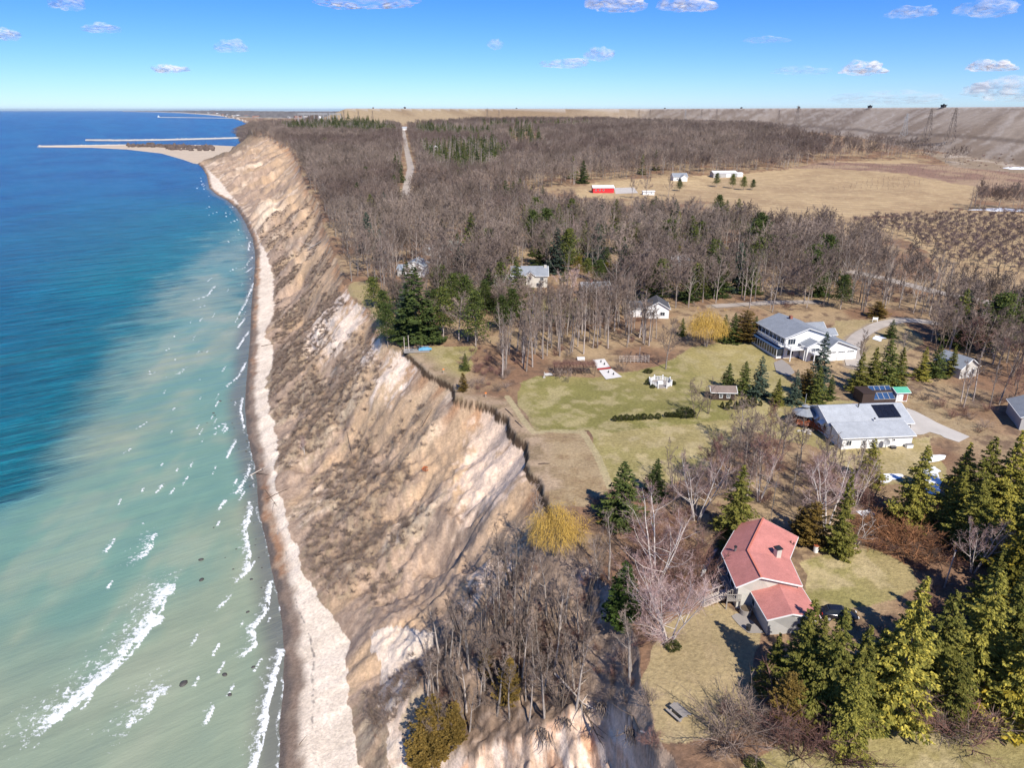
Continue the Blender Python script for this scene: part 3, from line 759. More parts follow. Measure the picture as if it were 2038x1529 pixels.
# town beyond the harbour: small blocks among the trees
tb_cols = [M['white'], M['steel_pale'], simple('town_brick', (.28, .17, .13), .9), simple('town_tan', (.40, .33, .25), .9)]
for k in range(46):
    x = rs.uniform(405, 640) if k > 12 else rs.uniform(290, 420)
    yb_ = np.interp(x, [242, 300, 410, 470, 560, 680], [221.5, 222.2, 226.5, 233.0, 236.5, 237.5]); y = yb_ - rs.uniform(.6, 3.5 if x > 410 else 1.0)
    X0, Y0 = at_z(x, np.interp(x, [f[0] for f in fs], [f[1] for f in fs]) + .15, 0.0)
    s = 1.06 + rs.rand() * .12; X1, Y1 = X0 * s, Y0 * s
    zz = CAMZ - (y - 218.7) / 1613 * math.hypot(X1, Y1); w_, h_ = rs.uniform(25, 90), rs.uniform(9, 22)
    e = link('town_building', None) if False else None
    b_ = MB(); b_.box((0, 0, h_ / 2 - 8), (w_, w_ * .5, h_ + 16), rs.rand()); b_.box((0, 0, h_ + .8), (w_ * .9, w_ * .42, 1.5), rs.rand() * 0)
    o = b_.build('town_building', tb_cols[k % 4]); o.location = (float(X1), float(Y1), float(zz))
    tag(o, '%s %s block of the distant town %s' % (('wide', 'narrow')[w_ < 55], ('white', 'pale grey', 'brick red', 'tan')[k % 4], 'far out on the thin shore' if k <= 12 else ('left of the steel gantries' if x < 520 else 'behind the steel gantries')), 'building', 'buildings of the distant town')
# ---- pylons
def pylon_mesh(h, w, mat):
    b = MB(); hw = w / 2; th = h * .006
    lv = [0, .16, .32, .47, .60, .72, .80, .87, .94]
    wid = lambda f: hw * (1 - f) ** 1.25 + h * .018
    for sx in (-1, 1):
        for sy in (-1, 1):
            for f0, f1 in zip(lv, lv[1:] + [1.0]):
                b.bar((sx * wid(f0), sy * wid(f0), f0 * h), (sx * wid(f1), sy * wid(f1), f1 * h), th, n=3)
    for f0, f1 in zip(lv, lv[1:]):
        for s_ in (-1, 1):
            a0, a1 = wid(f0), wid(f1)
            b.bar((-a0, s_ * a0, f0 * h), (a1, s_ * a1, f1 * h), th * .7, n=3); b.bar((a0, s_ * a0, f0 * h), (-a1, s_ * a1, f1 * h), th * .7, n=3)
            b.bar((s_ * a0, -a0, f0 * h), (s_ * a1, a1, f1 * h), th * .7, n=3)
    arms = []
    for f, L in ((.72, .17), (.84, .22), (.96, .15)):
        m = MB(); z0 = f * h
        for s_ in (-1, 1):
            m.bar((0, 0, z0), (s_ * L * h, 0, z0 + h * .01), th * .9, n=3); m.bar((0, 0, z0 + h * .045), (s_ * L * h, 0, z0 + h * .01), th * .8, n=3)
            m.bar((s_ * L * h, 0, z0 + h * .01), (s_ * L * h, 0, z0 - h * .05), th * .6, n=3)
        arms.append(m)
    return b, arms
PYL = [(1889,285,58,'d','large dark lattice pylon farthest east, standing low against the pale embankment'),(1843,278,52,'d','large dark lattice pylon beside the easternmost one'),(1798,271,38,'p','pale grey lattice pylon faint against the embankment'),
(1584,249,34,'d','dark lattice pylon above the rounded end of the bare wood'),(1548,245,24,'d','smaller dark pylon just west of the one above the end of the wood'),(1425,241,22,'d','third small pylon along the embankment foot west of the bare hill'),(1395,241,22,'d','small pylon of a close pair behind the bare wood'),(1363,240,20,'p','faint pale pylon behind the bare wood'),
(1293,237,18,'d','east one of two tiny pylons on the middle of the embankment'),(1271,237,18,'d','west one of two tiny pylons on the middle of the embankment'),(993,231,12,'d','tiny pylon beside the mid-left clump of embankment trees'),(970,237,20,'d','pylon standing alone left of the clump below the embankment'),
(742,236,15,'d','third pylon from the west end of the embankment'),(714,236,15,'d','second pylon from the west end of the embankment'),(685,236,15,'d','first pylon at the west end of the embankment')]
for px, py, hp, kd, lb in PYL:
    g = G(px, py); dist = math.hypot(g.x, g.y); h = hp * dist / 1505.0
    mt = M['steel_dark'] if kd == 'd' else M['steel_pale']
    e = empty('pylon', g, R(35), lb, 'pylon', 'power line pylons below the embankment')
    b, arms = pylon_mesh(h, h * .22, mt); b.build('lattice_tower', mt, e)
    for m in arms: m.build('crossarm', mt, e)
for px, lb in ((1876,'farthest east of the small gauge huts on the embankment crest'),(1730,'second gauge hut from the east on the embankment crest'),(1589,'gauge hut on the crest above the dark pylon'),(1475,'tiny gauge hut on the crest above the bare wood'),(1323,'tiny gauge hut near the middle of the crest'),(806,'small hut on the crest where the far road points'),(743,'small hut nearest the west end of the crest'),(1028,'tiny hut on the crest above the clump of trees')):
    g = G(px, 220.5 if px > 1400 else 219.6); s = 5.5 if px in (1876, 1730, 806) else 4.0
    u = np.array((g.x, g.y)) * 1.02
    e = empty('gauge_hut', (u[0], u[1], 101.8), .3, lb, 'hut', 'huts on the embankment crest')
    b = MB(); b.box((0, 0, s * .3), (s, s, s * .6)); b.build('wall', M['dark'], e)
    b = MB(); b.box((0, 0, s * .65), (s * 1.3, s * 1.3, s * .12)); b.bar((0, 0, s * .7), (0, 0, s * .95), s * .3); b.build('roof', M['dark'], e)
# switchyard gantries left of the embankment
for px, w_, lb in ((612, 60, 'widest pale steel gantry west of the embankment'), (640, 46, 'pale steel gantry close to the embankment foot'), (668, 40, 'pale steel gantry right at the sloping end of the embankment')):
    g = G(px, 247); dist = math.hypot(g.x, g.y); k = dist / 1505.0
    e = empty('switchyard_gantry', g, 0.1, lb, 'gantry', 'gantries of the switchyard'); H_ = 20 * k; W_ = w_ * .55 * k
    for i_ in range(4):
        x_ = -W_ / 2 + W_ * i_ / 3; b = MB(); b.bar((x_ - 1, 0, 0), (x_, 0, H_), .8); b.bar((x_ + 1, 0, 0), (x_, 0, H_), .8); b.build('post', M['steel_pale'], e)
    b = MB(); b.bar((-W_ / 2, 0, H_ * .97), (W_ / 2, 0, H_ * .97), 1.4); b.bar((-W_ / 2, 0, H_ * .88), (W_ / 2, 0, H_ * .88), 1.2); b.build('beam', M['steel_pale'], e)
# ---- clouds: ragged heaps of mist, far off and high
cm, nt, p, out = new_mat('cloud_mist')
nt.nodes.remove(p)
df = N(nt, 'ShaderNodeBsdfDiffuse'); df.inputs[0].default_value = (.99, .985, .97, 1)
tl = N(nt, 'ShaderNodeBsdfTranslucent'); tl.inputs[0].default_value = (.99, .985, .97, 1)
ms1 = N(nt, 'ShaderNodeMixShader'); ms1.inputs[0].default_value = .6; nt.links.new(df.outputs[0], ms1.inputs[1]); nt.links.new(tl.outputs[0], ms1.inputs[2])
tr = N(nt, 'ShaderNodeBsdfTransparent'); lw = N(nt, 'ShaderNodeLayerWeight'); lw.inputs[0].default_value = .5
tc = N(nt, 'ShaderNodeTexCoord')
f = mrange(nt, lw.outputs['Facing'], .05, .9, 1, 0)
nf = mrange(nt, noise(nt, tc.outputs['Object'], .0035, 7, .55), .36, .58, 0, 1)
oc = N(nt, 'ShaderNodeAttribute', attribute_name='thick', attribute_type='OBJECT')
m1 = N(nt, 'ShaderNodeMath', operation='MULTIPLY'); nt.links.new(f, m1.inputs[0]); nt.links.new(nf, m1.inputs[1])
m2 = N(nt, 'ShaderNodeMath', operation='MULTIPLY'); nt.links.new(m1.outputs[0], m2.inputs[0]); nt.links.new(oc.outputs['Fac'], m2.inputs[1])
ms2 = N(nt, 'ShaderNodeMixShader'); nt.links.new(m2.outputs[0], ms2.inputs[0]); nt.links.new(tr.outputs[0], ms2.inputs[1]); nt.links.new(ms1.outputs[0], ms2.inputs[2])
nt.links.new(ms2.outputs[0], out.inputs['Surface'])
CL = [(10,72,32,11,.55),(135,8,38,16,.35),(205,58,42,9,.4),(337,140,36,8,.7),(462,96,40,12,.25),(722,4,115,10,.9),(985,90,20,10,.2),(1128,128,50,9,.45),(1196,112,36,12,.35),(1230,10,70,16,.6),(1370,12,60,14,.6),
(1525,80,45,6,.2),(1590,142,60,8,.2),(1718,140,48,13,.75),(1812,26,55,11,.35),(1972,134,52,12,.8),(1968,22,60,14,.35),(1770,200,120,14,.18),(2010,185,90,22,.5)]
for k, (px, py, wx_, hy, th) in enumerate(CL):
    dx, dy, dz = [float(v) for v in ray(px, py)]; D = 16000.0 / math.sqrt(dx * dx + dy * dy + dz * dz)
    if dz * D < 300: D *= 1.0
    sc = D / FPX * .85
    rs2 = np.random.RandomState(50 + k); b = MB()
    V_, F_ = lump((0, 0, 0), 1.0, k * 40, 4, (1, 1, 1), .0)
    nn_ = 1 + (fbm(V_[:, 0] * 2.2 + k * 7, V_[:, 2] * 2.2 + V_[:, 1] * 2, 400 + k, 4) - .5) * 1.1
    V_ = V_ * nn_[:, None] * np.array((wx_ * sc, wx_ * sc * .8, hy * sc * 1.5)); V_[:, 2] = np.where(V_[:, 2] < 0, V_[:, 2] * .5, V_[:, 2])
    b.add(V_, F_)
    o = b.build('cloud', cm, smooth=True); o.location = (dx * D, dy * D, CAMZ + dz * D); o['thick'] = min(1.0, th * 1.35)
    o.visible_shadow = True
    tag(o, 'small thin white cloud number %d high over the coast' % k, 'cloud', 'small clouds')
CLL = ['small white cloud at the left edge of the sky','faint cloud cut by the top edge at the far left','thin flat cloud over the lake, left of the tallest gap','small bright flat cloud low over the lake','hazy wisp over the lake right of the bright flat cloud','long bright cloud at the top edge over the coast','very faint tiny wisp in the middle of the sky','flat left half of the double cloud over the middle','raised right half of the double cloud over the middle','cloud at the top edge, left one of a pair','cloud at the top edge, right one of a pair','barely visible thin streak right of the middle','barely visible low streak over the embankment','bright puffy small cloud over the field','thin cloud near the top right','bright flat cloud low at the right edge','thin streaky cloud high at the right edge','broad very faint veil just above the embankment','soft white haze bank low at the right edge']
for o in [o for o in scene.objects if o.name.startswith('cloud')]: pass
_cl = sorted([o for o in scene.objects if o.name.startswith('cloud')], key=lambda o: o.name)
for o, l in zip(_cl, CLL): o['label'] = l
# ================================================================== VEGETATION
def bark(name, c1, c2, var=.25, randvar=.25, scale=3.0):
    m, nt, p, out = new_mat(name)
    tc = N(nt, 'ShaderNodeTexCoord'); oi = N(nt, 'ShaderNodeObjectInfo')
    f = mrange(nt, noise(nt, tc.outputs['Object'], scale, 4, .65), .35, .65, 0, 1)
    r = mrange(nt, oi.outputs['Random'], 0, 1, 1 - randvar, 1 + randvar)
    nt.links.new(mul_col(nt, mixc(nt, f, c1, c2), r), p.inputs['Base Color'])
    p.inputs['Roughness'].default_value = .9; p.inputs['Specular IOR Level'].default_value = .15
    return m
def leafy(name, c1, c2, c3=None, randvar=.22, scale=.9):
    m, nt, p, out = new_mat(name)
    tc = N(nt, 'ShaderNodeTexCoord'); oi = N(nt, 'ShaderNodeObjectInfo'); geo = N(nt, 'ShaderNodeNewGeometry')
    f = mrange(nt, noise(nt, tc.outputs['Object'], scale, 4, .7), .36, .64, 0, 1)
    col = mixc(nt, f, c1, c2)
    if c3:
        g = mrange(nt, oi.outputs['Random'], .35, 1, 0, .8)
        ri = mrange(nt, geo.outputs['Random Per Island'], .3, 1, 0, 1)
        mm = N(nt, 'ShaderNodeMath', operation='MULTIPLY'); nt.links.new(g, mm.inputs[0]); nt.links.new(ri, mm.inputs[1])
        col = mixc(nt, mm.outputs[0], col, c3)
    ri = mrange(nt, geo.outputs['Random Per Island'], 0, 1, .7, 1.3)
    r = mrange(nt, oi.outputs['Random'], 0, 1, 1 - randvar, 1 + randvar)
    m2 = N(nt, 'ShaderNodeMath', operation='MULTIPLY'); nt.links.new(ri, m2.inputs[0]); nt.links.new(r, m2.inputs[1])
    nt.links.new(mul_col(nt, col, m2.outputs[0]), p.inputs['Base Color'])
    p.inputs['Roughness'].default_value = .75; p.inputs['Specular IOR Level'].default_value = .2
    tl = N(nt, 'ShaderNodeBsdfTranslucent'); nt.links.new(mul_col(nt, col, m2.outputs[0]), tl.inputs[0])
    ms = N(nt, 'ShaderNodeMixShader'); ms.inputs[0].default_value = .28
    nt.links.new(p.outputs[0], ms.inputs[1]); nt.links.new(tl.outputs[0], ms.inputs[2]); nt.links.new(ms.outputs[0], out.inputs['Surface'])
    return m
M['bark'] = bark('grey_bark', (.40, .345, .30), (.22, .18, .155), randvar=.35)
M['bark_dark'] = bark('dark_bark', (.13, .10, .08), (.20, .16, .13))
M['birch'] = bark('birch_bark', (.72, .66, .60), (.50, .43, .38), randvar=.12)
M['twig'] = bark('brown_twigs', (.29, .22, .175), (.17, .125, .10), randvar=.38, scale=.5)
M['twig_far'] = bark('far_twigs', (.32, .25, .20), (.20, .155, .125), randvar=.35, scale=.25)
_nt = M['twig_far'].node_tree; _oi = N(_nt, 'ShaderNodeObjectInfo'); _p = [n for n in _nt.nodes if n.type == 'BSDF_PRINCIPLED'][0]; _src = _p.inputs['Base Color'].links[0].from_socket
_f = mrange(_nt, noise(_nt, _oi.outputs['Location'], .006, 3, .6), .42, .60, 0, 1); _f2 = mrange(_nt, noise(_nt, _oi.outputs['Location'], .03, 2, .6), .35, .65, .72, 1.22)
_nt.links.new(mul_col(_nt, mixc(_nt, _f, _src, (.165, .12, .10)), _f2), _p.inputs['Base Color'])
M['twig_orchard'] = bark('orchard_twigs', (.20, .145, .14), (.13, .095, .095), randvar=.25, scale=.5)
M['twig_red'] = bark('red_twigs', (.24, .13, .105), (.15, .085, .065), randvar=.3, scale=.5)
M['twig_birch'] = bark('birch_twigs', (.50, .38, .34), (.30, .18, .16), randvar=.2, scale=.5)
M['twig_yellow'] = bark('yellow_willow_twigs', (.62, .40, .09), (.46, .30, .08), randvar=.1, scale=.5)
M['bramble'] = bark('orange_bramble', (.34, .165, .08), (.22, .11, .06), randvar=.2, scale=.6)
M['spruce'] = leafy('spruce_needles', (.04, .068, .022), (.125, .16, .04), (.24, .21, .04))
M['spruce_olive'] = leafy('olive_spruce_needles', (.11, .125, .025), (.31, .28, .06), (.52, .42, .07))
M['spruce_blue'] = leafy('blue_spruce_needles', (.04, .065, .045), (.10, .135, .095))
M['spruce_green'] = leafy('fresh_green_needles', (.045, .085, .018), (.11, .16, .03))
M['pine'] = leafy('pine_needles', (.045, .075, .020), (.12, .15, .035), (.20, .18, .035), scale=.5)
M['pine_yellow'] = leafy('yellowed_pine_needles', (.12, .12, .02), (.30, .24, .03), (.42, .30, .03), scale=.5)
M['cedar'] = leafy('cedar_sprays', (.12, .085, .025), (.28, .185, .045))
M['hedge'] = leafy('hedge_leaves', (.05, .06, .018), (.10, .105, .03))
def tube(P, Rr, s):
    """tapered tube along polyline P with radii Rr"""
    P = np.asarray(P, float); k = len(P); T = np.gradient(P, axis=0); T /= np.maximum(np.linalg.norm(T, axis=1, keepdims=True), 1e-9)
    ref = np.array((0, 0, 1.0)) if abs(T[0, 2]) < .8 else np.array((1.0, 0, 0))
    U = np.cross(T, ref); U /= np.maximum(np.linalg.norm(U, axis=1, keepdims=True), 1e-9); W = np.cross(T, U)
    an = np.arange(s) * 2 * math.pi / s
    V = P[:, None] + np.asarray(Rr)[:, None, None] * (U[:, None] * np.cos(an)[None, :, None] + W[:, None] * np.sin(an)[None, :, None])
    i = np.arange(k - 1)[:, None] * s; j = np.arange(s)[None]; j2 = (j + 1) % s
    F = np.stack([i + j, i + j2, i + s + j2, i + s + j], -1).reshape(-1, 4)
    return V.reshape(-1, 3), F
class TM:
    def __init__(s): s.V = []; s.Q = []; s.T = []; s.n = 0
    def tube(s, P, Rr, k):
        V, F = tube(P, Rr, k); s.Q.append(F + s.n); s.V.append(V); s.n += len(V)
    def tris(s, A, B, C):
        m = len(A); V = np.stack([A, B, C], 1).reshape(-1, 3); s.T.append(np.arange(3 * m).reshape(-1, 3) + s.n); s.V.append(V); s.n += 3 * m
    def quads(s, A, B, C, D):
        m = len(A); V = np.stack([A, B, C, D], 1).reshape(-1, 3); s.Q.append(np.arange(4 * m).reshape(-1, 4) + s.n); s.V.append(V); s.n += 4 * m
    def mesh(s, name, mat, smooth=False):
        return mesh_np(name, np.concatenate(s.V), [np.concatenate(x) for x in (s.Q, s.T) if x], [mat], smooth=smooth)
def unit(v): return v / max(np.linalg.norm(v), 1e-9)
def slivers(tm, rs, base, dirs, L, w):
    """thin flat twigs: n of them"""
    n = len(base); d = dirs + rs.normal(0, .35, (n, 3)); d /= np.linalg.norm(d, axis=1, keepdims=True)
    u = np.cross(d, rs.normal(0, 1, (n, 3))); u /= np.linalg.norm(u, axis=1, keepdims=True)
    tip = base + d * L[:, None]
    tm.tris(base - u * w, base + u * w, tip)
    return base + d * L[:, None] * .5, d
def bare_tree(seed, H, spread=.32, base=.3, nl=14, nb=7, ntw=8, nsub=2, tw=.02, up=.55, stems=1, r0=None, lean=0.0, sides=6):
    rs = np.random.RandomState(seed); tr = TM(); cr = TM()
    r0 = r0 or H * .016
    for st in range(stems):
        a0 = rs.rand() * 6.28; off_ = (0 if stems == 1 else .12 * H * .15)
        k = 7; zz = np.linspace(0, 1, k); tilt = lean if stems == 1 else rs.uniform(.12, .34)
        drift = np.cumsum(rs.normal(0, .018 * H / k * 4, (k, 2)), axis=0) * zz[:, None]
        Hs = H * (1 if st == 0 else rs.uniform(.75, 1))
        P = np.stack([math.cos(a0) * (off_ + tilt * Hs * zz) + drift[:, 0], math.sin(a0) * (off_ + tilt * Hs * zz) + drift[:, 1], Hs * zz * math.sqrt(1 - min(tilt, .9) ** 2) * .97], -1)
        P[0, 2] = -.4
        tr.tube(P, r0 * (1 - zz * .9) / (1 if stems == 1 else 1.3), sides)
        nlm = max(3, nl // stems if stems > 1 else nl)
        for li in range(nlm):
            f = base + (1 - base) * (li + rs.rand()) / nlm * .97
            p = np.array([np.interp(f, zz, P[:, c]) for c in range(3)])
            az = li * 2.4 + rs.rand() * 1.0; el = R(rs.uniform(28, 58)) + (f - .5) * .5
            L = Hs * spread * (1.25 - f) * rs.uniform(.75, 1.2) * 1.5
            d = np.array((math.cos(az) * math.cos(el), math.sin(az) * math.cos(el), math.sin(el)))
            q_ = [p]; dd = d.copy()
            for s_ in range(4):
                dd = unit(dd + rs.normal(0, .16, 3) + np.array((0, 0, up * .22))); q_.append(q_[-1] + dd * L / 4)
            q_ = np.array(q_); rl = r0 * (1 - f * .75) * .42
            tr.tube(q_, np.linspace(rl, rl * .25, 5), 4 if sides > 4 else 3)
            bs_, bd_, bl_ = [], [], []
            for bi in range(nb):
                g = .2 + .8 * (bi + rs.rand()) / nb; pb = np.array([np.interp(g, np.linspace(0, 1, 5), q_[:, c]) for c in range(3)])
                db = unit(dd * .7 + rs.normal(0, .55, 3) + np.array((0, 0, up * .5))); Lb = L * rs.uniform(.28, .5) * (1.25 - g * .6)
                m_ = pb + db * Lb * .5 + rs.normal(0, .05 * Lb, 3); e_ = pb + unit(db + np.array((0, 0, up * .3))) * Lb
                cr.tube(np.array([pb, m_, e_]), np.array([rl * .32, rl * .2, rl * .05 + .004]), 3)
                h_ = rs.rand(ntw)[:, None]; bs_.append(pb * (1 - h_) + e_ * h_); bd_.append(np.repeat(db[None], ntw, 0)); bl_.append(Lb * rs.uniform(.3, .6, ntw))
            bs_ = np.concatenate(bs_); bd_ = np.concatenate(bd_); bl_ = np.concatenate(bl_)
            bd_ = bd_ + np.array((0, 0, up * .5)) + rs.normal(0, .45, bd_.shape)
            bd_ /= np.linalg.norm(bd_, axis=1, keepdims=True)
            mid, d2 = slivers(cr, rs, bs_, bd_, bl_, tw)
            for _ in range(nsub):
                slivers(cr, rs, mid + d2 * (bl_ * rs.uniform(-.3, .4, len(bl_)))[:, None], d2 + rs.normal(0, .5, d2.shape), bl_ * .6, tw * .75)
    return tr, cr
def conifer(seed, H, Rr, n=130, per=30, card=.42, base=.05, droop=.25, shape=.85, layers=None, ragged=.25, flat=False):
    rs = np.random.RandomState(seed); tr = TM(); cr = TM()
    zz = np.linspace(0, 1, 5); tr.tube(np.stack([zz * 0, zz * 0, zz * H * .98 - .3 * (zz == 0)], -1), H * .014 * (1 - zz * .93), 6)
    C_, D_, S_ = [], [], []
    for i in range(n):
        f = (i + rs.rand()) / n; f = f ** 1.15
        if layers: f = (math.floor(f * layers) + .5 + rs.normal(0, .16)) / layers; f = min(max(f, .02), .99)
        z = H * (base + (1 - base) * f); L = Rr * (1 - f) ** shape * (1 + rs.normal(0, ragged)) + .12 * Rr * .6
        L = max(L, .25)
        az = rs.rand() * 6.283; out_ = np.array((math.cos(az), math.sin(az), 0))
        k = max(5, int(per * (L / Rr) ** .8)); u = rs.rand(k) ** .65
        sag = -droop * L * u ** 1.2 + (.18 * L * u ** 3 if not flat else 0)
        wid = (.10 + .24 * (1 - u)) * L * .9
        lat = rs.uniform(-1, 1, k) * wid; side = np.array((-out_[1], out_[0], 0))
        c = np.array((0, 0, z)) + out_ * (u * L)[:, None] + side * lat[:, None]; c[:, 2] += sag - np.abs(lat) * .3 + rs.normal(0, .05, k)
        C_.append(c); d = out_ * .8 + side * (np.sign(lat) * .6)[:, None] + np.array((0, 0, -.25 * droop * 4)) + rs.normal(0, .25, (k, 3)); D_.append(d); S_.append(np.full(k, card) * rs.uniform(.6, 1.25, k) * (1 - .35 * f))
    C_ = np.concatenate(C_); D_ = np.concatenate(D_); S_ = np.concatenate(S_)
    D_ /= np.linalg.norm(D_, axis=1, keepdims=True)
    W_ = np.cross(D_, np.array((0, 0, 1.0)) + rs.normal(0, .55, D_.shape)); W_ /= np.linalg.norm(W_, axis=1, keepdims=True)
    a = C_ - D_ * (S_ * .5)[:, None]; b = C_ + D_ * (S_ * .75)[:, None]; w = W_ * (S_ * .36)[:, None]
    cr.quads(a, C_ - w, b, C_ + w)
    return tr, cr
def pine(seed, H, Rr, card=.5, n=26, per=70, base=.35):
    rs = np.random.RandomState(seed); tr = TM(); cr = TM()
    zz = np.linspace(0, 1, 6); P = np.stack([np.cumsum(rs.normal(0, .1, 6)), np.cumsum(rs.normal(0, .1, 6)), zz * H * .95 - .3 * (zz == 0)], -1)
    tr.tube(P, H * .016 * (1 - zz * .85), 6)
    for i in range(n):
        f = base + (1 - base) * (i + .3) / n; az = i * 2.4 + rs.rand(); L = Rr * (1.15 - f) ** .7 * rs.uniform(.45, 1.15)
        p = np.array([np.interp(f, zz, P[:, c]) for c in range(3)]); e = p + np.array((math.cos(az) * L, math.sin(az) * L, L * rs.uniform(.05, .4)))
        tr.tube(np.array([p, (p + e) / 2 + (0, 0, -.08 * L), e]), np.array([.09, .06, .02]) * H / 15, 3)
        k = per; t_ = rs.uniform(.35, 1.05, k)[:, None]; c = p * (1 - t_) + e * t_ + rs.normal(0, 1, (k, 3)) * np.array((.22 * L + .25, .22 * L + .25, .16 * L + .1))
        d = rs.normal(0, 1, (k, 3)); d[:, 2] = np.abs(d[:, 2]) * .7; d /= np.linalg.norm(d, axis=1, keepdims=True)
        w = np.cross(d, rs.normal(0, 1, (k, 3))); w /= np.linalg.norm(w, axis=1, keepdims=True); s = rs.uniform(.6, 1.2, k)[:, None] * card
        cr.quads(c - d * s * .5, c - w * s * .35, c + d * s * .6, c + w * s * .35)
    return tr, cr
def dense_bush(seed, H, Rr, n=900, card=.2, top=1.0):
    rs = np.random.RandomState(seed); tr = TM(); cr = TM()
    tr.tube(np.array([(0, 0, -.2), (0, 0, H * .3), (0, 0, H * .6)]), np.array([.08, .06, .02]) * H / 2, 5)
    v = rs.normal(0, 1, (n, 3)); v /= np.linalg.norm(v, axis=1, keepdims=True); rr = rs.uniform(.72, 1.03, n)[:, None]
    bump = 1 + .18 * np.sin(v[:, :1] * 5 + seed) * np.cos(v[:, 1:2] * 4)
    c = v * rr * bump * np.array((Rr, Rr, H / 2)); z = c[:, 2] / (H / 2)
    k = 1 - top * .75 * np.clip((z + 1) / 2, 0, 1); c[:, 0] *= k / (1 - top * .15); c[:, 1] *= k / (1 - top * .15); c[:, 2] += H / 2
    d = v + rs.normal(0, .4, (n, 3)) + np.array((0, 0, .5)); d /= np.linalg.norm(d, axis=1, keepdims=True)
    w = np.cross(d, rs.normal(0, 1, (n, 3))); w /= np.linalg.norm(w, axis=1, keepdims=True); s = rs.uniform(.6, 1.3, n)[:, None] * card
    cr.quads(c - d * s * .5, c - w * s * .4, c + d * s * .6, c + w * s * .4)
    return tr, cr
def twig_bush(seed, H, Rr, n=22, ntw=26, tw=.012, droop=0.0):
    rs = np.random.RandomState(seed); tr = TM(); cr = TM()
    for i in range(n):
        az = rs.rand() * 6.28; el = R(rs.uniform(35, 85)); d = np.array((math.cos(az) * math.cos(el), math.sin(az) * math.cos(el), math.sin(el))); L = H / max(math.sin(el), .6) * rs.uniform(.6, 1)
        p = np.array((math.cos(az), math.sin(az), 0)) * Rr * .25 * rs.rand(); e = p + d * L * np.array((Rr / H * 1.2, Rr / H * 1.2, 1)); m_ = (p + e) / 2 + rs.normal(0, .05 * H, 3)
        (tr if i < n // 3 else cr).tube(np.array([p - (0, 0, .2), m_, e]), np.array([.035, .02, .006]) * H / 2.5, 3)
        t_ = rs.uniform(.2, 1, ntw)[:, None]; bs = p * (1 - t_) + e * t_; dd = np.repeat(d[None], ntw, 0) + rs.normal(0, .5, (ntw, 3)) + (0, 0, -droop)
        dd /= np.linalg.norm(dd, axis=1, keepdims=True); LL = H * rs.uniform(.15, .4, ntw)
        mid, d2 = slivers(cr, rs, bs, dd, LL, tw); slivers(cr, rs, mid, d2, LL * .6, tw * .8)
    return tr, cr
PROTO = {}
def reg(key, maker, tm, cmat):
    tr, cr = maker
    PROTO[key] = (tr.mesh(key + '_trunk', tm, True), cr.mesh(key + '_crown', cmat))
B_, T_ = M['bark'], M['twig']
reg('bareA', bare_tree(1, 15, .34, .28, 15, 7, 9, 3, .034), B_, T_)
reg('bareB', bare_tree(2, 16, .22, .42, 13, 6, 9, 3, .034, up=.8), B_, T_)
reg('bareC', bare_tree(3, 13, .40, .22, 15, 8, 9, 3, .034, stems=2), M['bark_dark'], T_)
reg('bareD', bare_tree(4, 17, .18, .5, 11, 6, 8, 3, .034, up=.8, lean=.06), B_, T_)
reg('bareE', bare_tree(5, 14, .30, .3, 14, 7, 9, 3, .034, lean=.05), M['bark_dark'], M['twig_red'])
reg('bareN', bare_tree(6, 10, .20, .45, 9, 5, 9, 3, .017, up=.6, lean=.12), B_, T_)
reg('bareM', bare_tree(16, 10, .26, .35, 10, 6, 9, 3, .017, up=.6, stems=2), M['bark_dark'], T_)
for i_, (s_, sp_, bs_) in enumerate(((21, .34, .2), (22, .26, .3), (23, .30, .25), (24, .22, .3))):
    reg('far%d' % i_, bare_tree(s_, 15, sp_ * 1.2, bs_, 11, 6, 8, 2, .075, sides=3, up=.7), B_, M['twig_far'])
reg('birchA', bare_tree(31, 12, .40, .10, 44, 8, 8, 3, .012, stems=7, up=.8, r0=.12), M['birch'], M['twig_birch'])
reg('birchB', bare_tree(32, 12, .30, .2, 30, 8, 8, 3, .012, stems=4, up=.6, r0=.13), M['birch'], M['twig_birch'])
reg('birchF', bare_tree(33, 12, .34, .2, 24, 7, 8, 2, .03, stems=4, up=.6, r0=.16), M['birch'], M['twig_birch'])
reg('dead', bare_tree(34, 9, .34, .3, 8, 3, 3, 0, .02, up=.2, stems=2), M['birch'], M['birch'])
reg('bush', twig_bush(41, 2.4, 1.8), M['bark_dark'], M['twig']); reg('bush_red', twig_bush(42, 2.4, 1.9), M['bark_dark'], M['twig_red'])
reg('bush_far', twig_bush(43, 3, 2.4, 12, 14, .05), M['bark_dark'], M['twig_far']); reg('bramble', twig_bush(44, 1.5, 1.9, 24, 26, .016), M['bramble'], M['bramble'])
reg('spruceA', conifer(51, 15, 3.2, 250, 80, .36, shape=1.0), M['bark_dark'], M['spruce_olive'])
reg('spruceB', conifer(52, 15, 3.9, 260, 84, .38, ragged=.32, droop=.35, shape=.95), M['bark_dark'], M['spruce_olive'])
reg('spruceC', conifer(53, 14, 3.9, 210, 60, .46), M['bark_dark'], M['spruce'])
reg('spruceG', conifer(54, 12, 3.1, 210, 50, .45, ragged=.1, droop=.1, shape=.6), M['bark_dark'], M['spruce_green'])
reg('spruceBl', conifer(55, 12, 3.2, 180, 40, .45, ragged=.12), M['bark_dark'], M['spruce_blue'])
reg('spruceY', conifer(56, 15, 4.0, 250, 80, .42, ragged=.3, shape=.95), M['bark_dark'], M['pine_yellow'])
reg('conFar', conifer(57, 14, 3.2, 70, 16, .9), M['bark_dark'], M['spruce'])
reg('cedar', conifer(58, 6, 1.25, 170, 60, .17, droop=-.2, shape=.5), M['bark_dark'], M['cedar'])
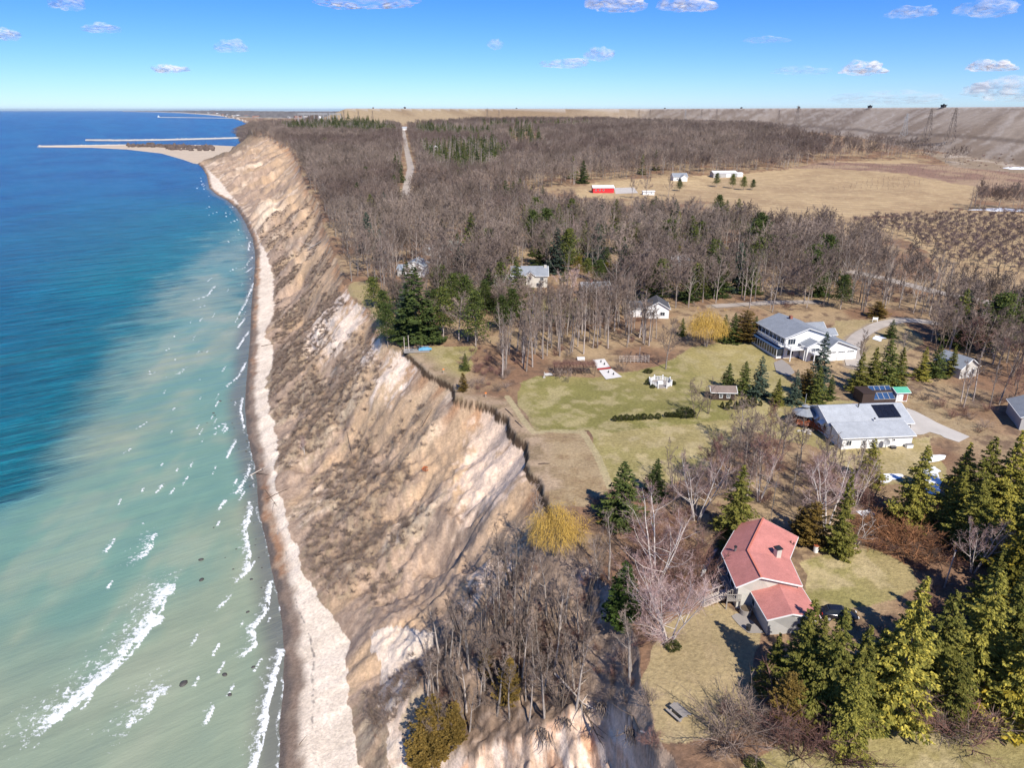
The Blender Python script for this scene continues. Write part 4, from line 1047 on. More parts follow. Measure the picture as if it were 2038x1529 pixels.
reg('pineA', pine(61, 15, 4.6, .5, 34, 95, .25), M['bark'], M['pine']); reg('pineB', pine(62, 14, 5.0, .5, 34, 95, .2), M['bark'], M['pine']); reg('pineY', pine(63, 13, 4.8, .5, 32, 95, .15), M['bark'], M['pine_yellow'])
reg('pineFar', pine(64, 14, 4.6, 1.1, 16, 22, .3), M['bark'], M['pine'])
reg('round', dense_bush(71, 1.0, .62, 700, .13, .2), M['bark_dark'], M['hedge'])
reg('arbor', dense_bush(72, 2.0, .85, 1000, .18, 1.0), M['bark_dark'], M['hedge'])
reg('orch', bare_tree(81, 3.8, .66, .28, 15, 7, 8, 2, .035, up=.15, sides=4, r0=.15), M['bark_dark'], M['twig_orchard'])
def willow():
    tr, cr = bare_tree(91, 9, .55, .2, 16, 6, 4, 1, .03, up=.1, stems=3)
    rs = np.random.RandomState(5); n = 3600; v = rs.normal(0, 1, (n, 3)); v[:, 2] = np.abs(v[:, 2]); v /= np.linalg.norm(v, axis=1, keepdims=True)
    c = v * rs.uniform(.45, 1.05, n)[:, None] * (1 + .22 * np.sin(v[:, :1] * 6 + 1) * np.cos(v[:, 1:2] * 5)) * np.array((4.8, 4.8, 5.2)) + (0, 0, 4.0)
    d = np.stack([rs.normal(0, .25, n) + v[:, 0] * .3, rs.normal(0, .25, n) + v[:, 1] * .3, -np.ones(n)], -1); slivers(cr, rs, c, d, rs.uniform(.8, 2.4, n), .028)
    return tr, cr
reg('willow', willow(), M['bark'], M['twig_yellow'])
HREF = dict(bareA=15, bareB=16, bareC=13, bareD=17, bareE=14, bareN=10, bareM=10, far0=15, far1=15, far2=15, far3=15, birchA=12, birchB=12, birchF=12, dead=9, bush=2.4, bush_red=2.4, bush_far=3, bramble=1.5,
    spruceA=15, spruceB=15, spruceC=14, spruceG=12, spruceBl=12, spruceY=15, conFar=14, cedar=6, pineA=15, pineB=14, pineY=13, pineFar=14, round=1.0, arbor=2.0, orch=4.4, willow=9.4)
RNG = random.Random(11)
def plant(key, name, g, h, label, cat, group=None, wide=1.0, rz=None):
    s = h / HREF[key]
    e = empty(name, g, RNG.uniform(0, 6.28) if rz is None else rz, label, cat, group); e.scale = (s * wide, s * wide, s)
    link('trunk', PROTO[key][0], e); link('crown', PROTO[key][1], e)
    return e
def h_from_px(g, ytop):
    lo, hi = 0.3, 45.0
    for _ in range(30):
        m = (lo + hi) / 2
        y = to_px(g.x, g.y, g.z + m)[1]
        if y > ytop: lo = m
        else: hi = m
    return lo
def stand(key, name, px, py, ytop, label, cat, group=None, wide=1.0, hmax=None, sink=.1):
    g = G(px, py); h = h_from_px(g, ytop)
    if hmax: h = min(h, hmax)
    return plant(key, name, (g.x, g.y, g.z - sink), h, label, cat, group, wide)
print('protos done')
# ---- scatter helper
def scatter(poly, spacing, seed, jitter=.9, keep=1.0, world_poly=False):
    P = np.asarray(poly) if world_poly else PW(poly)
    lo = P.min(0); hi = P.max(0); rs = np.random.RandomState(seed)
    xs = np.arange(lo[0], hi[0], spacing); ys = np.arange(lo[1], hi[1], spacing)
    X, Y = np.meshgrid(xs, ys); X = X.ravel() + rs.uniform(-.5, .5, X.size) * spacing * jitter; Y = Y.ravel() + rs.uniform(-.5, .5, Y.size) * spacing * jitter
    m = in_poly(X, Y, P) & (rs.rand(X.size) < keep)
    return np.stack([X[m], Y[m]], -1)
CLEAR = []          # (centre, radius) kept free of woodland
def clear_mask(P, roads=True, pad=0.0):
    ok = np.ones(len(P), bool)
    for c, r_ in CLEAR: ok &= np.hypot(P[:, 0] - c[0], P[:, 1] - c[1]) > r_ + pad
    if roads:
        for k, (L, w) in ROADW.items(): ok &= poly_dist(P[:, 0], P[:, 1], L) > w * .5 + (3.0 if k == 'far_road' else 1.5)
    for k, zp in Z.items():
        if k in ('bramble', 'scrub_east', 'rim_grass'): continue
        ok &= ~in_poly(P[:, 0], P[:, 1], zp)
    return ok
def gn_scatter(name, pts, keys, label, cat, scale=(.8, 1.2), seed=1, wide=1.0):
    """one object of stuff: geometry nodes set tree meshes on the points"""
    me = bpy.data.meshes.new(name); me.vertices.add(len(pts)); me.vertices.foreach_set('co', np.asarray(pts, np.float32).ravel())
    o = link(name, me); tag(o, label, cat, kind='stuff')
    ng = bpy.data.node_groups.new(name, 'GeometryNodeTree')
    ng.interface.new_socket('Geometry', in_out='INPUT', socket_type='NodeSocketGeometry'); ng.interface.new_socket('Geometry', in_out='OUTPUT', socket_type='NodeSocketGeometry')
    nd = ng.nodes; gi = nd.new('NodeGroupInput'); go = nd.new('NodeGroupOutput')
    m2p = nd.new('GeometryNodeMeshToPoints'); ng.links.new(gi.outputs[0], m2p.inputs[0])
    jn = nd.new('GeometryNodeJoinGeometry')
    for k in keys[::-1]:
        g2 = nd.new('GeometryNodeGeometryToInstance')
        for me2 in SRC[k]:
            oi = nd.new('GeometryNodeObjectInfo'); oi.inputs['Object'].default_value = me2; oi.transform_space = 'ORIGINAL'
            ng.links.new(oi.outputs['Geometry'], g2.inputs[0])
        ng.links.new(g2.outputs[0], jn.inputs[0])
    iop = nd.new('GeometryNodeInstanceOnPoints'); iop.inputs['Pick Instance'].default_value = True
    ri = nd.new('FunctionNodeRandomValue'); ri.data_type = 'INT'; ri.inputs['Min'].default_value = 0; ri.inputs['Max'].default_value = len(keys) - 1; ri.inputs['Seed'].default_value = seed
    rr = nd.new('FunctionNodeRandomValue'); rr.data_type = 'FLOAT_VECTOR'; rr.inputs[0].default_value = (-.04, -.04, 0); rr.inputs[1].default_value = (.04, .04, 6.28); rr.inputs['Seed'].default_value = seed + 1
    rsn = nd.new('FunctionNodeRandomValue'); rsn.data_type = 'FLOAT'; rsn.inputs[2].default_value = scale[0]; rsn.inputs[3].default_value = scale[1]; rsn.inputs['Seed'].default_value = seed + 2
    cv = nd.new('ShaderNodeCombineXYZ')
    mw = nd.new('ShaderNodeMath'); mw.operation = 'MULTIPLY'; mw.inputs[1].default_value = wide; ng.links.new(rsn.outputs[1], mw.inputs[0])
    ng.links.new(mw.outputs[0], cv.inputs[0]); ng.links.new(mw.outputs[0], cv.inputs[1]); ng.links.new(rsn.outputs[1], cv.inputs[2])
    ng.links.new(m2p.outputs[0], iop.inputs['Points']); ng.links.new(jn.outputs[0], iop.inputs['Instance'])
    ng.links.new(ri.outputs[2], iop.inputs['Instance Index']); ng.links.new(rr.outputs[0], iop.inputs['Rotation']); ng.links.new(cv.outputs[0], iop.inputs['Scale'])
    ng.links.new(iop.outputs[0], go.inputs[0])
    md = o.modifiers.new('stand', 'NODES'); md.node_group = ng
    return o
# ---- places kept clear of woodland: houses and yards (picture position, radius in metres)
for px, py, r_ in ((1520,1150,11),(1560,1210,8),(1740,860,14),(1700,850,10),(1760,800,9),(1600,690,16),(1650,730,10),(1920,745,8),(1440,790,6),(1310,765,8),(1300,628,8),(1190,580,12),(1050,560,16),(825,540,10),
                   (885,500,9),(1205,378,14),(1290,385,9),(1355,355,12),(1445,352,14),(1350,525,9),(1150,740,12),(1205,740,9),(1260,725,10),(830,692,8),(1850,920,7),(865,296,10),(1740,640,6),(2035,850,9),(1660,1215,6),(1350,1420,4),(1108,1112,5.5),(1115,1150,4.5),(1240,1245,4),(1235,1290,4),(1225,1325,3),(1410,690,6)):
    c = G(px, py); CLEAR.append(((c.x, c.y), r_))
EVPX = (([(560,256),(680,250),(770,256),(792,270),(760,276),(640,270),(570,270)], 7), ([(640,242),(740,242),(740,248),(640,250)], 12), ([(822,258),(900,260),(1000,272),(960,282),(830,278)], 8),
        ([(835,305),(900,292),(985,290),(1010,315),(990,345),(900,352),(850,332)], 8.5), ([(960,252),(1180,252),(1180,261),(960,264)], 13), ([(1060,262),(1090,300),(1020,300),(1002,268)], 15), ([(775,350),(800,310),(806,330),(800,370)], 9), ([(1850,640),(2030,660),(2030,700),(1900,690)], 11))
EVP = [PW(p_[0]) for p_ in EVPX[:7]]
VW = lambda P: (lambda x, y: (x > -60) & (x < 2100) & (y < 1640))(*to_px(P[:, 0], P[:, 1], gz(P[:, 0], P[:, 1]) + 5))
woods = {
 'far_bluff': ([(480,256),(560,272),(598,322),(618,378),(646,425),(665,470),(695,530),(770,545),(830,520),(900,505),(1000,500),(1080,510),(1150,520),(1230,480),(1290,490),(1340,462),(1400,455),(1300,444),(1180,440),(1100,430),(1060,412),(1000,398),(830,375),(806,345),(797,258),(640,246),(500,247)], 5.6, 'wood along the bluff'),
 'far_wood': ([(812,257),(960,247),(1180,246),(1350,252),(1500,262),(1640,290),(1650,318),(1560,338),(1480,345),(1330,350),(1180,362),(1080,378),(1000,392),(835,372),(818,330)], 6.6, 'far wood'),
 'head': ([(455,268),(480,255),(500,252),(560,272),(600,320),(575,300),(540,280),(500,270),(470,275)], 6, 'trees on the far headland'),
 'belt': ([(1640,290),(1760,292),(1900,318),(1930,330),(1800,318),(1640,320)], 11, 'belt by the embankment'),
 'centre': ([(1290,490),(1400,460),(1480,470),(1560,474),(1640,482),(1720,510),(1790,545),(1840,580),(1890,605),(1990,625),(2200,665),(2200,780),(1990,770),(1900,745),(1850,710),(1850,650),(1700,628),(1600,620),(1520,625),(1440,612),(1300,640),(1250,600)], 5.0, 'central wood'),
 'grove': ([(985,680),(1000,755),(1035,750),(1060,735),(1180,700),(1290,690),(1335,650),(1240,600),(1160,640),(1060,650),(960,660)], 3.8, 'grove above the lawn'),
 'cottages': ([(700,535),(830,515),(1000,505),(1150,515),(1290,495),(1340,560),(1290,600),(1240,640),(1160,655),(1060,660),(940,680),(800,680),(760,620)], 4.6, 'trees round the cottages'),
 'spur': ([(1055,1085),(1130,1095),(1210,1150),(1290,1240),(1270,1290),(1262,1380),(1200,1395),(1080,1440),(960,1470),(860,1490),(845,1400),(880,1300),(950,1240),(1010,1160)], 2.2, 'wooded spur of the bluff'),
 'north_strip': ([(1300,985),(1370,960),(1420,900),(1500,880),(1560,885),(1600,930),(1680,940),(1700,990),(1640,1030),(1600,1010),(1440,1010),(1330,1050)], 4.6, 'strip of trees behind the red roofed house'),
 'east': ([(1700,760),(1800,745),(1900,755),(2038,800),(2150,900),(1960,860),(1840,800),(1720,800)], 5.2, 'east thicket'),
 'foot': ([(1400,1440),(1480,1400),(1640,1440),(1560,1500),(1440,1500)], 4.2, 'brush at the foot of the spruces'),
 'field_row': ([(1925,408),(2100,420),(2200,440),(2100,440),(1925,420)], 6, 'tree row in the field'),
}
EV = [
 ('spruceG',1238,1240,1118,'dense fresh green spruce above the wooded spur',1.0),('spruceC',1237,1040,918,'tall dark spruce at the corner of the brown grass patch',1.2),('spruceC',1303,990,912,'slim spruce top beside the lawn, right of the corner spruce',1.0),
 ('spruceB',1462,1075,925,'wide olive spruce left of the red roof',1.0),('spruceA',1665,1105,942,'narrow tall spruce right behind the white barrel',.75),('cedar',1612,1085,1000,'bushy olive cedar behind the red roof',1.5),('cedar',1590,1075,1010,'low cedar touching the rear of the red roof',1.4),
 ('spruceB',1812,1040,886,'wide isolated spruce beside the blue shaded snow',1.0),('spruceE',1725,960,872,'sparse rusty spruce in front of the grey roofed house',1.2),
 ('spruceA',1585,1395,1192,'leftmost tall spruce in front of the red roofed house',1.05),('spruceB',1640,1430,1210,'second spruce of the front row, before the garage',.95),('spruceA',1690,1440,1245,'third spruce of the front row, under the dark car',.95),('spruceA',1775,1425,1148,'tallest spruce of the front row right of the dark car',.95),
 ('spruceB',1730,1400,1250,'short wide spruce between car and tallest spruce',1.1),('spruceB',1620,1350,1225,'spruce right against the garage corner',.9),('spruceB',1850,1380,1175,'spruce with pale tips right of the tallest one',1.0),('spruceB',1925,1370,1135,'broad spruce below the leaning pole',1.05),
 ('spruceA',1990,1330,1120,'olive spruce near the right edge beneath the pines',1.0),('spruceY',2000,1240,1040,'large yellowing evergreen at the right edge',1.0),('spruceY',2050,1330,1120,'yellow evergreen cut by the right edge',1.1),('spruceY',2040,1180,980,'tall yellow tipped evergreen high on the right edge',1.1),
 ('spruceA',1900,1010,880,'dark spruce at the left of the east spruce mass',1.2),('spruceB',1940,1030,868,'dark spruce second in the east mass',1.1),('spruceA',1985,1040,856,'tall dark spruce in the middle of the east mass',1.1),('spruceB',2035,1040,842,'dark spruce of the east mass at the frame edge',1.1),
 ('spruceB',1925,1090,945,'lower dark spruce in front of the east mass',1.1),('spruceA',1975,1120,985,'lower spruce in front of the east mass near the edge',1.1),('spruceB',2030,1120,930,'deep green spruce inside the east mass at the edge',1.15),('spruceA',1890,1060,925,'dark spruce beside the bramble thicket',1.0),
 ('spruceA',2000,1430,1230,'dark spruce low at the right edge above the bottom lawn',1.0),('spruceY',2060,1440,1200,'yellow green spruce low at the right edge',1.1),('spruceB',1680,1490,1330,'small spruce at the front below the row',.9),('cedar',1560,1440,1340,'thin cedar at the left foot of the front row',1.3),('spruceA',1535,1370,1260,'low spruce left of the front row',1.1),
 ('spruceA',1890,1440,1290,'half bare spruce at the front of the bushes',.9),('spruceB',1800,1330,1190,'spruce hidden behind the tallest one',1.0),('spruceB',1960,1230,1090,'spruce right of the grey pole',1.0),
 ('spruceC',1447,775,722,'small spruce left of the shed row',1.0),('spruceC',1478,785,718,'middle spruce behind the shed',1.0),('spruceBl',1508,790,708,'bluish spruce right of the shed row',1.0),('spruceA',1545,805,752,'olive spruce at the end of the shed row',1.2),('spruceBl',1578,805,735,'blue green spruce on the lawn corner',.85),
 ('spruceC',1622,800,728,'dark spruce in front of the white house',.95),('cedar',1600,790,735,'olive cedar between two spruces below the white house',1.6),('spruceC',1650,795,745,'lower dark spruce right of the white house steps',.8),('spruceBl',1628,775,660,'tall blue spruce against the white house wall',.75),
 ('spruceA',1705,780,700,'olive evergreen, west one of the clump beside the white house',1.1),('spruceA',1730,778,690,'second olive evergreen of the clump beside the white house',1.1),('spruceC',1757,775,675,'darkest evergreen of the clump beside the white house',1.1),('spruceA',1785,768,690,'east evergreen of the clump beside the white house',1.1),
 ('spruceA',1832,755,690,'west evergreen of the clump beside the grey cottage',1.1),('spruceC',1860,750,685,'middle evergreen of the clump beside the grey cottage',1.1),('spruceA',1890,748,688,'evergreen touching the roof of the grey cottage',1.1),('spruceC',1772,672,635,'small round spruce inside the driveway curve',1.1),
 ('cedar',922,780,742,'small brown cedar on the rim left of the lawn',1.1),('spruceC',926,737,703,'small dark pine on the west lawn corner',1.0),
 ('pineA',765,655,575,'pine on the rim left of the pine group',1.0),('pineB',745,612,548,'pine nearest the bluff rim by the blue cottage',1.0),('pineA',772,690,600,'pine beside the boat deck',.8),('spruceC',830,680,530,'tallest dense dark pine in the group above the boat deck',1.15),('spruceC',812,675,590,'dense pine left of the tallest one',1.2),('spruceC',852,678,585,'dense pine right of the tallest one',1.2),
 ('pineA',882,675,568,'thin pine right of the dense group',.9),('pineB',905,620,540,'pine above the gap in the group',1.0),('pineA',925,640,545,'pine near the middle of the pine belt',1.0),('pineB',948,690,575,'tall thin pine at the east of the pine belt',.8),('pineA',965,620,555,'pine below the white birches',.9),('pineB',1000,660,585,'pine at the west edge of the pale grove',.9),('pineA',1018,650,572,'pine below the large grey roof',1.0),('pineB',790,585,560,'low pine behind the blue cottage',1.0),
 ('spruceC',828,575,535,'spruce in front of the blue cottage gable',1.0),('pineA',865,625,575,'pine behind the dense group',1.0),
 ('spruceC',911,500,458,'lone narrow spruce behind the brick house',.9),('spruceBl',940,520,480,'pale bluish pine right of the brick house',1.3),('spruceC',922,445,407,'small narrow spruce in the bare wood above the brick house',.8),('spruceC',1043,458,405,'slender dark spruce in the bare wood',.7),('spruceC',1060,510,482,'spruce behind the large grey roof',1.0),('spruceC',1163,505,438,'tall dark spruce beside the round grey tree',1.0),('spruceC',1148,470,438,'shorter dark spruce left of the round grey tree',1.0),
 ('spruceC',990,412,366,'western spruce of the dark clump in the wood',1.1),('spruceC',1006,412,358,'second spruce of the dark clump in the wood',1.1),('spruceC',1021,410,360,'third spruce of the dark clump in the wood',1.1),('spruceC',1034,408,354,'tallest eastern spruce of the dark clump in the wood',1.1),('spruceC',1057,392,370,'small spruce beside the dark clump',1.1),('spruceC',1080,385,368,'small spruce on the edge of the barn field',1.1),('spruceC',1160,365,318,'single dark spruce at the edge of the far wood',1.0),
 ('pineA',1215,475,446,'westmost of the small pines north of the yard',1.2),('pineB',1235,480,442,'second of the small pines north of the yard',1.1),('pineA',1255,482,446,'third of the small pines north of the yard',1.1),('spruceC',1240,535,470,'dark spruce in the garden clearing',.8),('spruceC',1272,545,492,'bluish dark spruce east of the garden clearing',.9),('spruceC',1207,545,490,'small spruce west of the garden clearing',.9),('pineA',1258,520,488,'bright green pine behind the clearing',1.2),('spruceC',1225,505,475,'spruce between the garden pines',1.0),
 ('pineY',1150,540,508,'yellow green pine east of the large grey roof',1.2),('pineA',1170,555,512,'green pine east of the large grey roof',1.2),('pineA',1192,565,515,'broad pine above the low grey roof',1.2),('pineY',1212,555,520,'yellowish pine above the low grey roof',1.1),('spruceC',1125,560,530,'small dark conifer at the corner of the large grey roof',1.0),
 ('spruceA',1348,480,420,'olive spruce in the central wood',1.1),('pineY',1355,525,488,'yellow pine, first of the olive row',1.2),('pineY',1380,522,492,'yellow pine, second of the olive row',1.2),('pineY',1402,525,485,'yellow pine, third of the olive row',1.2),('pineA',1425,540,475,'green pine at the east end of the olive row',1.0),('pineY',1440,520,490,'low yellow pine behind the olive row',1.0),
 ('spruceC',1475,560,497,'dark pine in the centre of the wood',1.1),('spruceC',1492,545,492,'dark pine beside the centre one',1.1),('pineA',1510,540,470,'tall olive pine in the wood',1.1),('pineA',1535,530,465,'twin topped olive pine in the wood',1.1),('pineA',1460,510,490,'small pine left of the dark pair',1.0),('pineA',1672,615,545,'dense dark pine by the lane',1.1),
 ('spruceC',1440,680,625,'dark spruce right of the yellow willow',1.0),('spruceC',1458,682,622,'second spruce right of the yellow willow',1.0),('cedar',1480,680,618,'golden cedar right of the yellow willow',2.0),('spruceC',1500,678,628,'spruce against the corner of the white house',1.0),('spruceC',1357,668,632,'small dark spruce left of the yellow willow',.9),
 ('pineA',1425,372,343,'pine in front of the long white farm building',1.0),('pineA',1458,375,345,'pine at the corner of the long white farm building',1.0),('pineA',1480,378,350,'pine second right of the farm building',1.1),('pineA',1497,378,356,'pine on the field edge right of the farm building',1.1),('pineB',1352,380,355,'low pine by the grey farmhouse',1.0),
 ('cedar',1745,632,600,'yellowish bush like cedar by the gate sign',2.6),('spruceC',1960,650,600,'grey green pine near the lane end',1.1),
]
for _k, _px, _py, _yt, _lb, _w in EV:
    _g = G(_px, _py); _d = math.hypot(_g.x, _g.y)
    CLEAR.append(((_g.x, _g.y), 4.0))
    if _d > 170 and _k != 'cedar':
        for _m in (7, 13): CLEAR.append(((_g.x * (1 - _m / _d), _g.y * (1 - _m / _d)), 5.8))
for _px, _py, _r, _m in ((1190,588,8,10),(1050,572,11,12),(825,550,8,10),(885,510,7,10),(1205,384,16,22),(1290,388,9,14),(1356,360,12,16),(1445,355,14,16),(1308,634,7,8),(1356,532,7,9),(866,300,10,18),(1925,750,6,7)):
    _g = G(_px, _py); _d = math.hypot(_g.x, _g.y); CLEAR.append(((_g.x * (1 - _m / _d), _g.y * (1 - _m / _d)), _r))
    if _px in (1050, 825, 1190, 885): CLEAR.append(((_g.x * (1 - 2 * _m / _d), _g.y * (1 - 2 * _m / _d)), _r * .75))
allp = []
for i_, (k, (poly, sp_, nm)) in enumerate(woods.items()):
    P = scatter(poly, sp_, 500 + i_)
    P = P[clear_mask(P)]
    P = P[VW(P)]
    if k in ('far_bluff', 'far_wood'):
        for ep in EVP: P = P[~in_poly(P[:, 0], P[:, 1], ep)]
    if k in ('far_bluff', 'cottages'):
        a_, b2_ = ab(P[:, 0], P[:, 1]); P = P[b2_ > np.interp(a_, ca_, cb_) + 3]
    allp.append((k, P)); print(k, len(P))
LAND = [((1480,770),'near the dark garden shed'),((1600,700),'near the big white house'),((1740,860),'near the grey roofed house'),((1520,1150),'near the red roofed house'),((1230,1000),'near the corner of the brown grass patch'),((1150,735),'near the vine covered pergola'),((1310,755),'near the white railed terrace'),
 ((1210,740),'near the white paved squares'),((920,750),'near the bluff rim west of the lawn'),((1920,740),'near the small grey cottage'),((1780,800),'near the glass roofed shed'),((2030,840),'near the dark roof at the edge'),((850,1440),'at the low end of the wooded spur'),((950,1350),'halfway along the wooded spur'),((1040,1250),'on the lakeward flank of the wooded spur'),
 ((1150,1350),'above the slipped bowl'),((1200,1250),'beside the near dry lawn'),((1100,1130),'at the top of the wooded spur'),((1100,1080),'beside the yellow willow on the rim'),((1400,650),'near the yellow willow by the lawn'),((1300,615),'near the white cottage with the dark roof'),((1500,615),'along the west lane'),((1750,640),'along the curved driveway'),((1900,660),'along the lane east of the driveway'),((1450,1440),'at the foot of the front spruces'),((1660,960),'beside the snow patch'),((1050,650),'in the pale trunked grove'),((1150,660),'in the middle of the pale trunked grove'),((1240,670),'at the east end of the pale trunked grove'),((1840,830),'in the thicket beside the concrete drive')]
LP_ = [(np.array(G(*p_))[:2], t_) for p_, t_ in LAND]
LOOK = {'bareA':'broad grey','bareB':'tall slim','bareC':'dark forked','bareD':'straight pale trunked','bareE':'dark reddish','bareN':'thin leaning','bareM':'twin stemmed'}
rs = np.random.RandomState(99)
cand = []
for k, P in allp:
    D = np.hypot(P[:, 0], P[:, 1])
    for p_, d_ in zip(P, D): cand.append((d_, k, p_))
cand.sort(key=lambda t_: t_[0])
SRC = {}
n_ind = 0; rest = []
NEARK = {'spur': ['bareN','bareN','bareM'], 'north_strip': ['bareA','bareM','bareB','bareE'], 'grove': ['bareD','bareB','bareD'], 'foot': ['bareM'], 'centre': ['bareA','bareB','bareC','bareE'], 'east': ['bareB','bareD','bareE'], 'cottages': ['bareA','bareB','bareC']}
HH = {'spur': (8, 12.5), 'north_strip': (8, 12), 'grove': (11, 15.5), 'foot': (3.5, 5.5), 'centre': (10, 16), 'east': (9, 14), 'cottages': (10, 15), 'far_bluff': (10, 15), 'far_wood': (11, 17), 'head': ([(455,268),(480,255),(500,252),(560,272),(600,320),(575,300),(540,280),(500,270),(470,275)], 6, 'trees on the far headland'),
 'belt': (9, 14), 'field_row': (9, 12), 'head': (9, 13)}
for d_, k, p_ in cand:
    if n_ind < 286:
        key = NEARK.get(k, ['bareA','bareB'])[rs.randint(len(NEARK.get(k, [0,0])))]
        z_ = float(gz(p_[0], p_[1])); h = rs.uniform(*HH[k])
        j = min(range(len(LP_)), key=lambda q_: np.hypot(*(LP_[q_][0] - p_)))
        e = plant(key, 'bare_tree', (p_[0], p_[1], z_ - .1), h, ('low ', 'mid height ', 'high ')[int(2.99 * (h - HH[k][0]) / (HH[k][1] - HH[k][0] + 1e-6))] + LOOK[key] + ' leafless tree ' + LP_[j][1], 'tree', 'leafless trees ' + LP_[j][1], rs.uniform(.85, 1.2))
        SRC.setdefault(key, [c for c in e.children]); n_ind += 1
    else: rest.append((p_, k))
# a few that stand out farther off keep an object of their own
for key, px, py, yt, lb in (('far0',1590,400,318,'broad bare tree alone at the edge of the big field'),('far1',1285,398,345,'bare tree right beside the red barn drive'),('far2',1258,395,352,'smaller bare tree in front of the barn drive'),('far3',1330,392,352,'slender bare tree between barn and white farmhouse'),
                            ('bareA',1325,735,640,'big round grey tree at the north edge of the lawn'),('bareA',1600,605,515,'large bare tree on the west lane bend'),('bareC',1385,833,765,'small bare tree beside the hedge row on the lawn'),('bareM',1410,825,755,'twin stemmed small tree beside the dark shed'),('bareC',1240,740,700,'low dark fruit tree in front of the trellis'),
                            ('bareC',1130,762,735,'low spreading fruit tree in front of the pergola'),('bareA',700,560,470,'large dark bare tree on the crumbling rim')):
    if key == 'far0': continue
    e = stand(key, 'bare_tree', px, py, yt, lb, 'tree'); SRC.setdefault(key, list(e.children))
e = stand('far0', 'bare_tree', 1660, 330, 290, 'bare tree at the corner between wood and field', 'tree'); SRC['far0'] = list(e.children)
R3 = np.array([(p_[0], p_[1]) for p_, k in rest]); R3 = np.column_stack([R3, gz(R3[:, 0], R3[:, 1])])
gn_scatter('bare_woodland', R3, ['far0', 'far1', 'far2', 'far3'], 'purple brown leafless woodland beyond the houses', 'woodland', (.78, 1.22), 5)
print('individual bare trees', n_ind, 'rest', len(R3))
# ---- evergreens, one by one
PROTO['spruceE'] = PROTO['spruceB']; HREF['spruceE'] = 15
_r3 = random.Random(77); EXTRA = []
for (x0, x1, y0, y1, n_) in ((700,900,430,520,7),(880,1150,450,545,16),(1130,1350,440,530,24),(1300,1560,490,600,24),(1560,1720,490,600,8),(800,1040,560,650,14),(640,800,300,430,8),(1150,1500,440,460,4),(1850,2030,640,760,10),(1000,1300,540,620,14)):
    for _ in range(n_):
        px = _r3.uniform(x0, x1); py = _r3.uniform(y0, y1); g = G(px, py); X_ = np.array([[g.x, g.y]])
        if not clear_mask(X_)[0]: continue
        a__, b__ = ab(g.x, g.y)
        if b__ < np.interp(a__, ca_, cb_) + 5: continue
        ky = _r3.choice(['spruceC', 'spruceC', 'pineA', 'pineB', 'spruceBl']); h_ = _r3.uniform(12, 19)
        j = min(range(len(LP_)), key=lambda q_: np.hypot(*(LP_[q_][0] - X_[0])))
        plant(ky, 'spruce_tree' if ky.startswith('spruce') else 'pine_tree', (g.x, g.y, g.z - .1), h_, '%s %s among bare trees %s' % ('tall' if h_ > 15.5 else 'short', {'spruceC':'dark spruce','pineA':'green pine','pineB':'broad green pine','spruceBl':'bluish spruce'}[ky], LP_[j][1] if g.y < 330 else 'far beyond the cottages'), 'tree', 'evergreens scattered in the bare wood', _r3.uniform(.9, 1.25))
for key, px, py, yt, lb, wd in EV:
    nm = 'spruce_tree' if key.startswith('spruce') else ('pine_tree' if key.startswith('pine') else 'cedar_tree')
    e = stand(key, nm, px, py, yt, lb, 'tree', None, wd)
    SRC.setdefault(key, list(e.children))
e = stand('conFar', 'spruce_tree', 1085, 330, 305, 'far small spruce above the middle of the far wood', 'tree'); SRC['conFar'] = list(e.children)
e = stand('pineFar', 'pine_tree', 870, 330, 300, 'far pine east of the long road', 'tree'); SRC['pineFar'] = list(e.children)
fe = []
for i_, (poly, sp_) in enumerate(EVPX):
    P = scatter(poly, sp_, 700 + i_); P = P[clear_mask(P)]; fe.append(P)
P = scatter([(1000,385),(1060,345),(1400,300),(1400,330),(1100,378)], 45, 717); fe.append(P[clear_mask(P)])
fe = np.concatenate(fe); fe = np.column_stack([fe, gz(fe[:, 0], fe[:, 1])])
gn_scatter('evergreen_woodland', fe, ['conFar', 'pineFar', 'conFar'], 'dark green evergreen patches in the far woods', 'woodland', (.95, 1.5), 9)
# ---- white birches, willows, dead trees
for key, px, py, yt, lb, wd in (('birchA',1332,1275,1118,'wide white birch with many stems beside the near dry lawn',1.35),('birchB',1305,1165,978,'tall white birch among red twigs above the dry lawn',1.25),('birchB',1385,1035,885,'white birch left of the wide olive spruce',1.2),('birchB',1645,1055,890,'white birch behind the narrow spruce',1.3),
    ('dead',1610,1060,1000,'crooked white dead tree behind the red roof',1.4),('dead',1700,1090,1010,'crooked pale dead tree over the bramble',1.3),('birchB',1935,1140,1020,'white forked birch at the dark side of the yard',1.0),('birchF',992,600,515,'white birch left of the large grey roof',1.0),('birchF',968,590,530,'smaller white birch beside the other by the grey roof',1.0),
    ('birchF',1130,600,525,'pale birch right of the large grey roof',1.2),('birchF',876,590,545,'white trunked birch between the pines',1.0),('birchF',607,905,865,'thin white birch pair on the bluff slope',.6),('birchF',1095,480,430,'pale slim poplar in the wood',.5),('birchF',1145,505,430,'pale column poplar beside the round grey tree',.4),('birchB',1510,1000,880,'tall pale tree left of centre in the strip',.9),('birchB',1700,1010,905,'pale leaning birch beside the snow',1.0)):
    stand(key, 'birch_tree' if key != 'dead' else 'dead_tree', px, py, yt, lb, 'tree', None, wd)
for px, py, yt, lb, wd in ((1405,690,618,'round yellow willow at the north corner of the lawn',1.0),(1105,1105,1008,'bright yellow willow on the bluff rim',.95)):
    stand('willow', 'willow_tree', px, py, yt, lb, 'tree', None, wd)
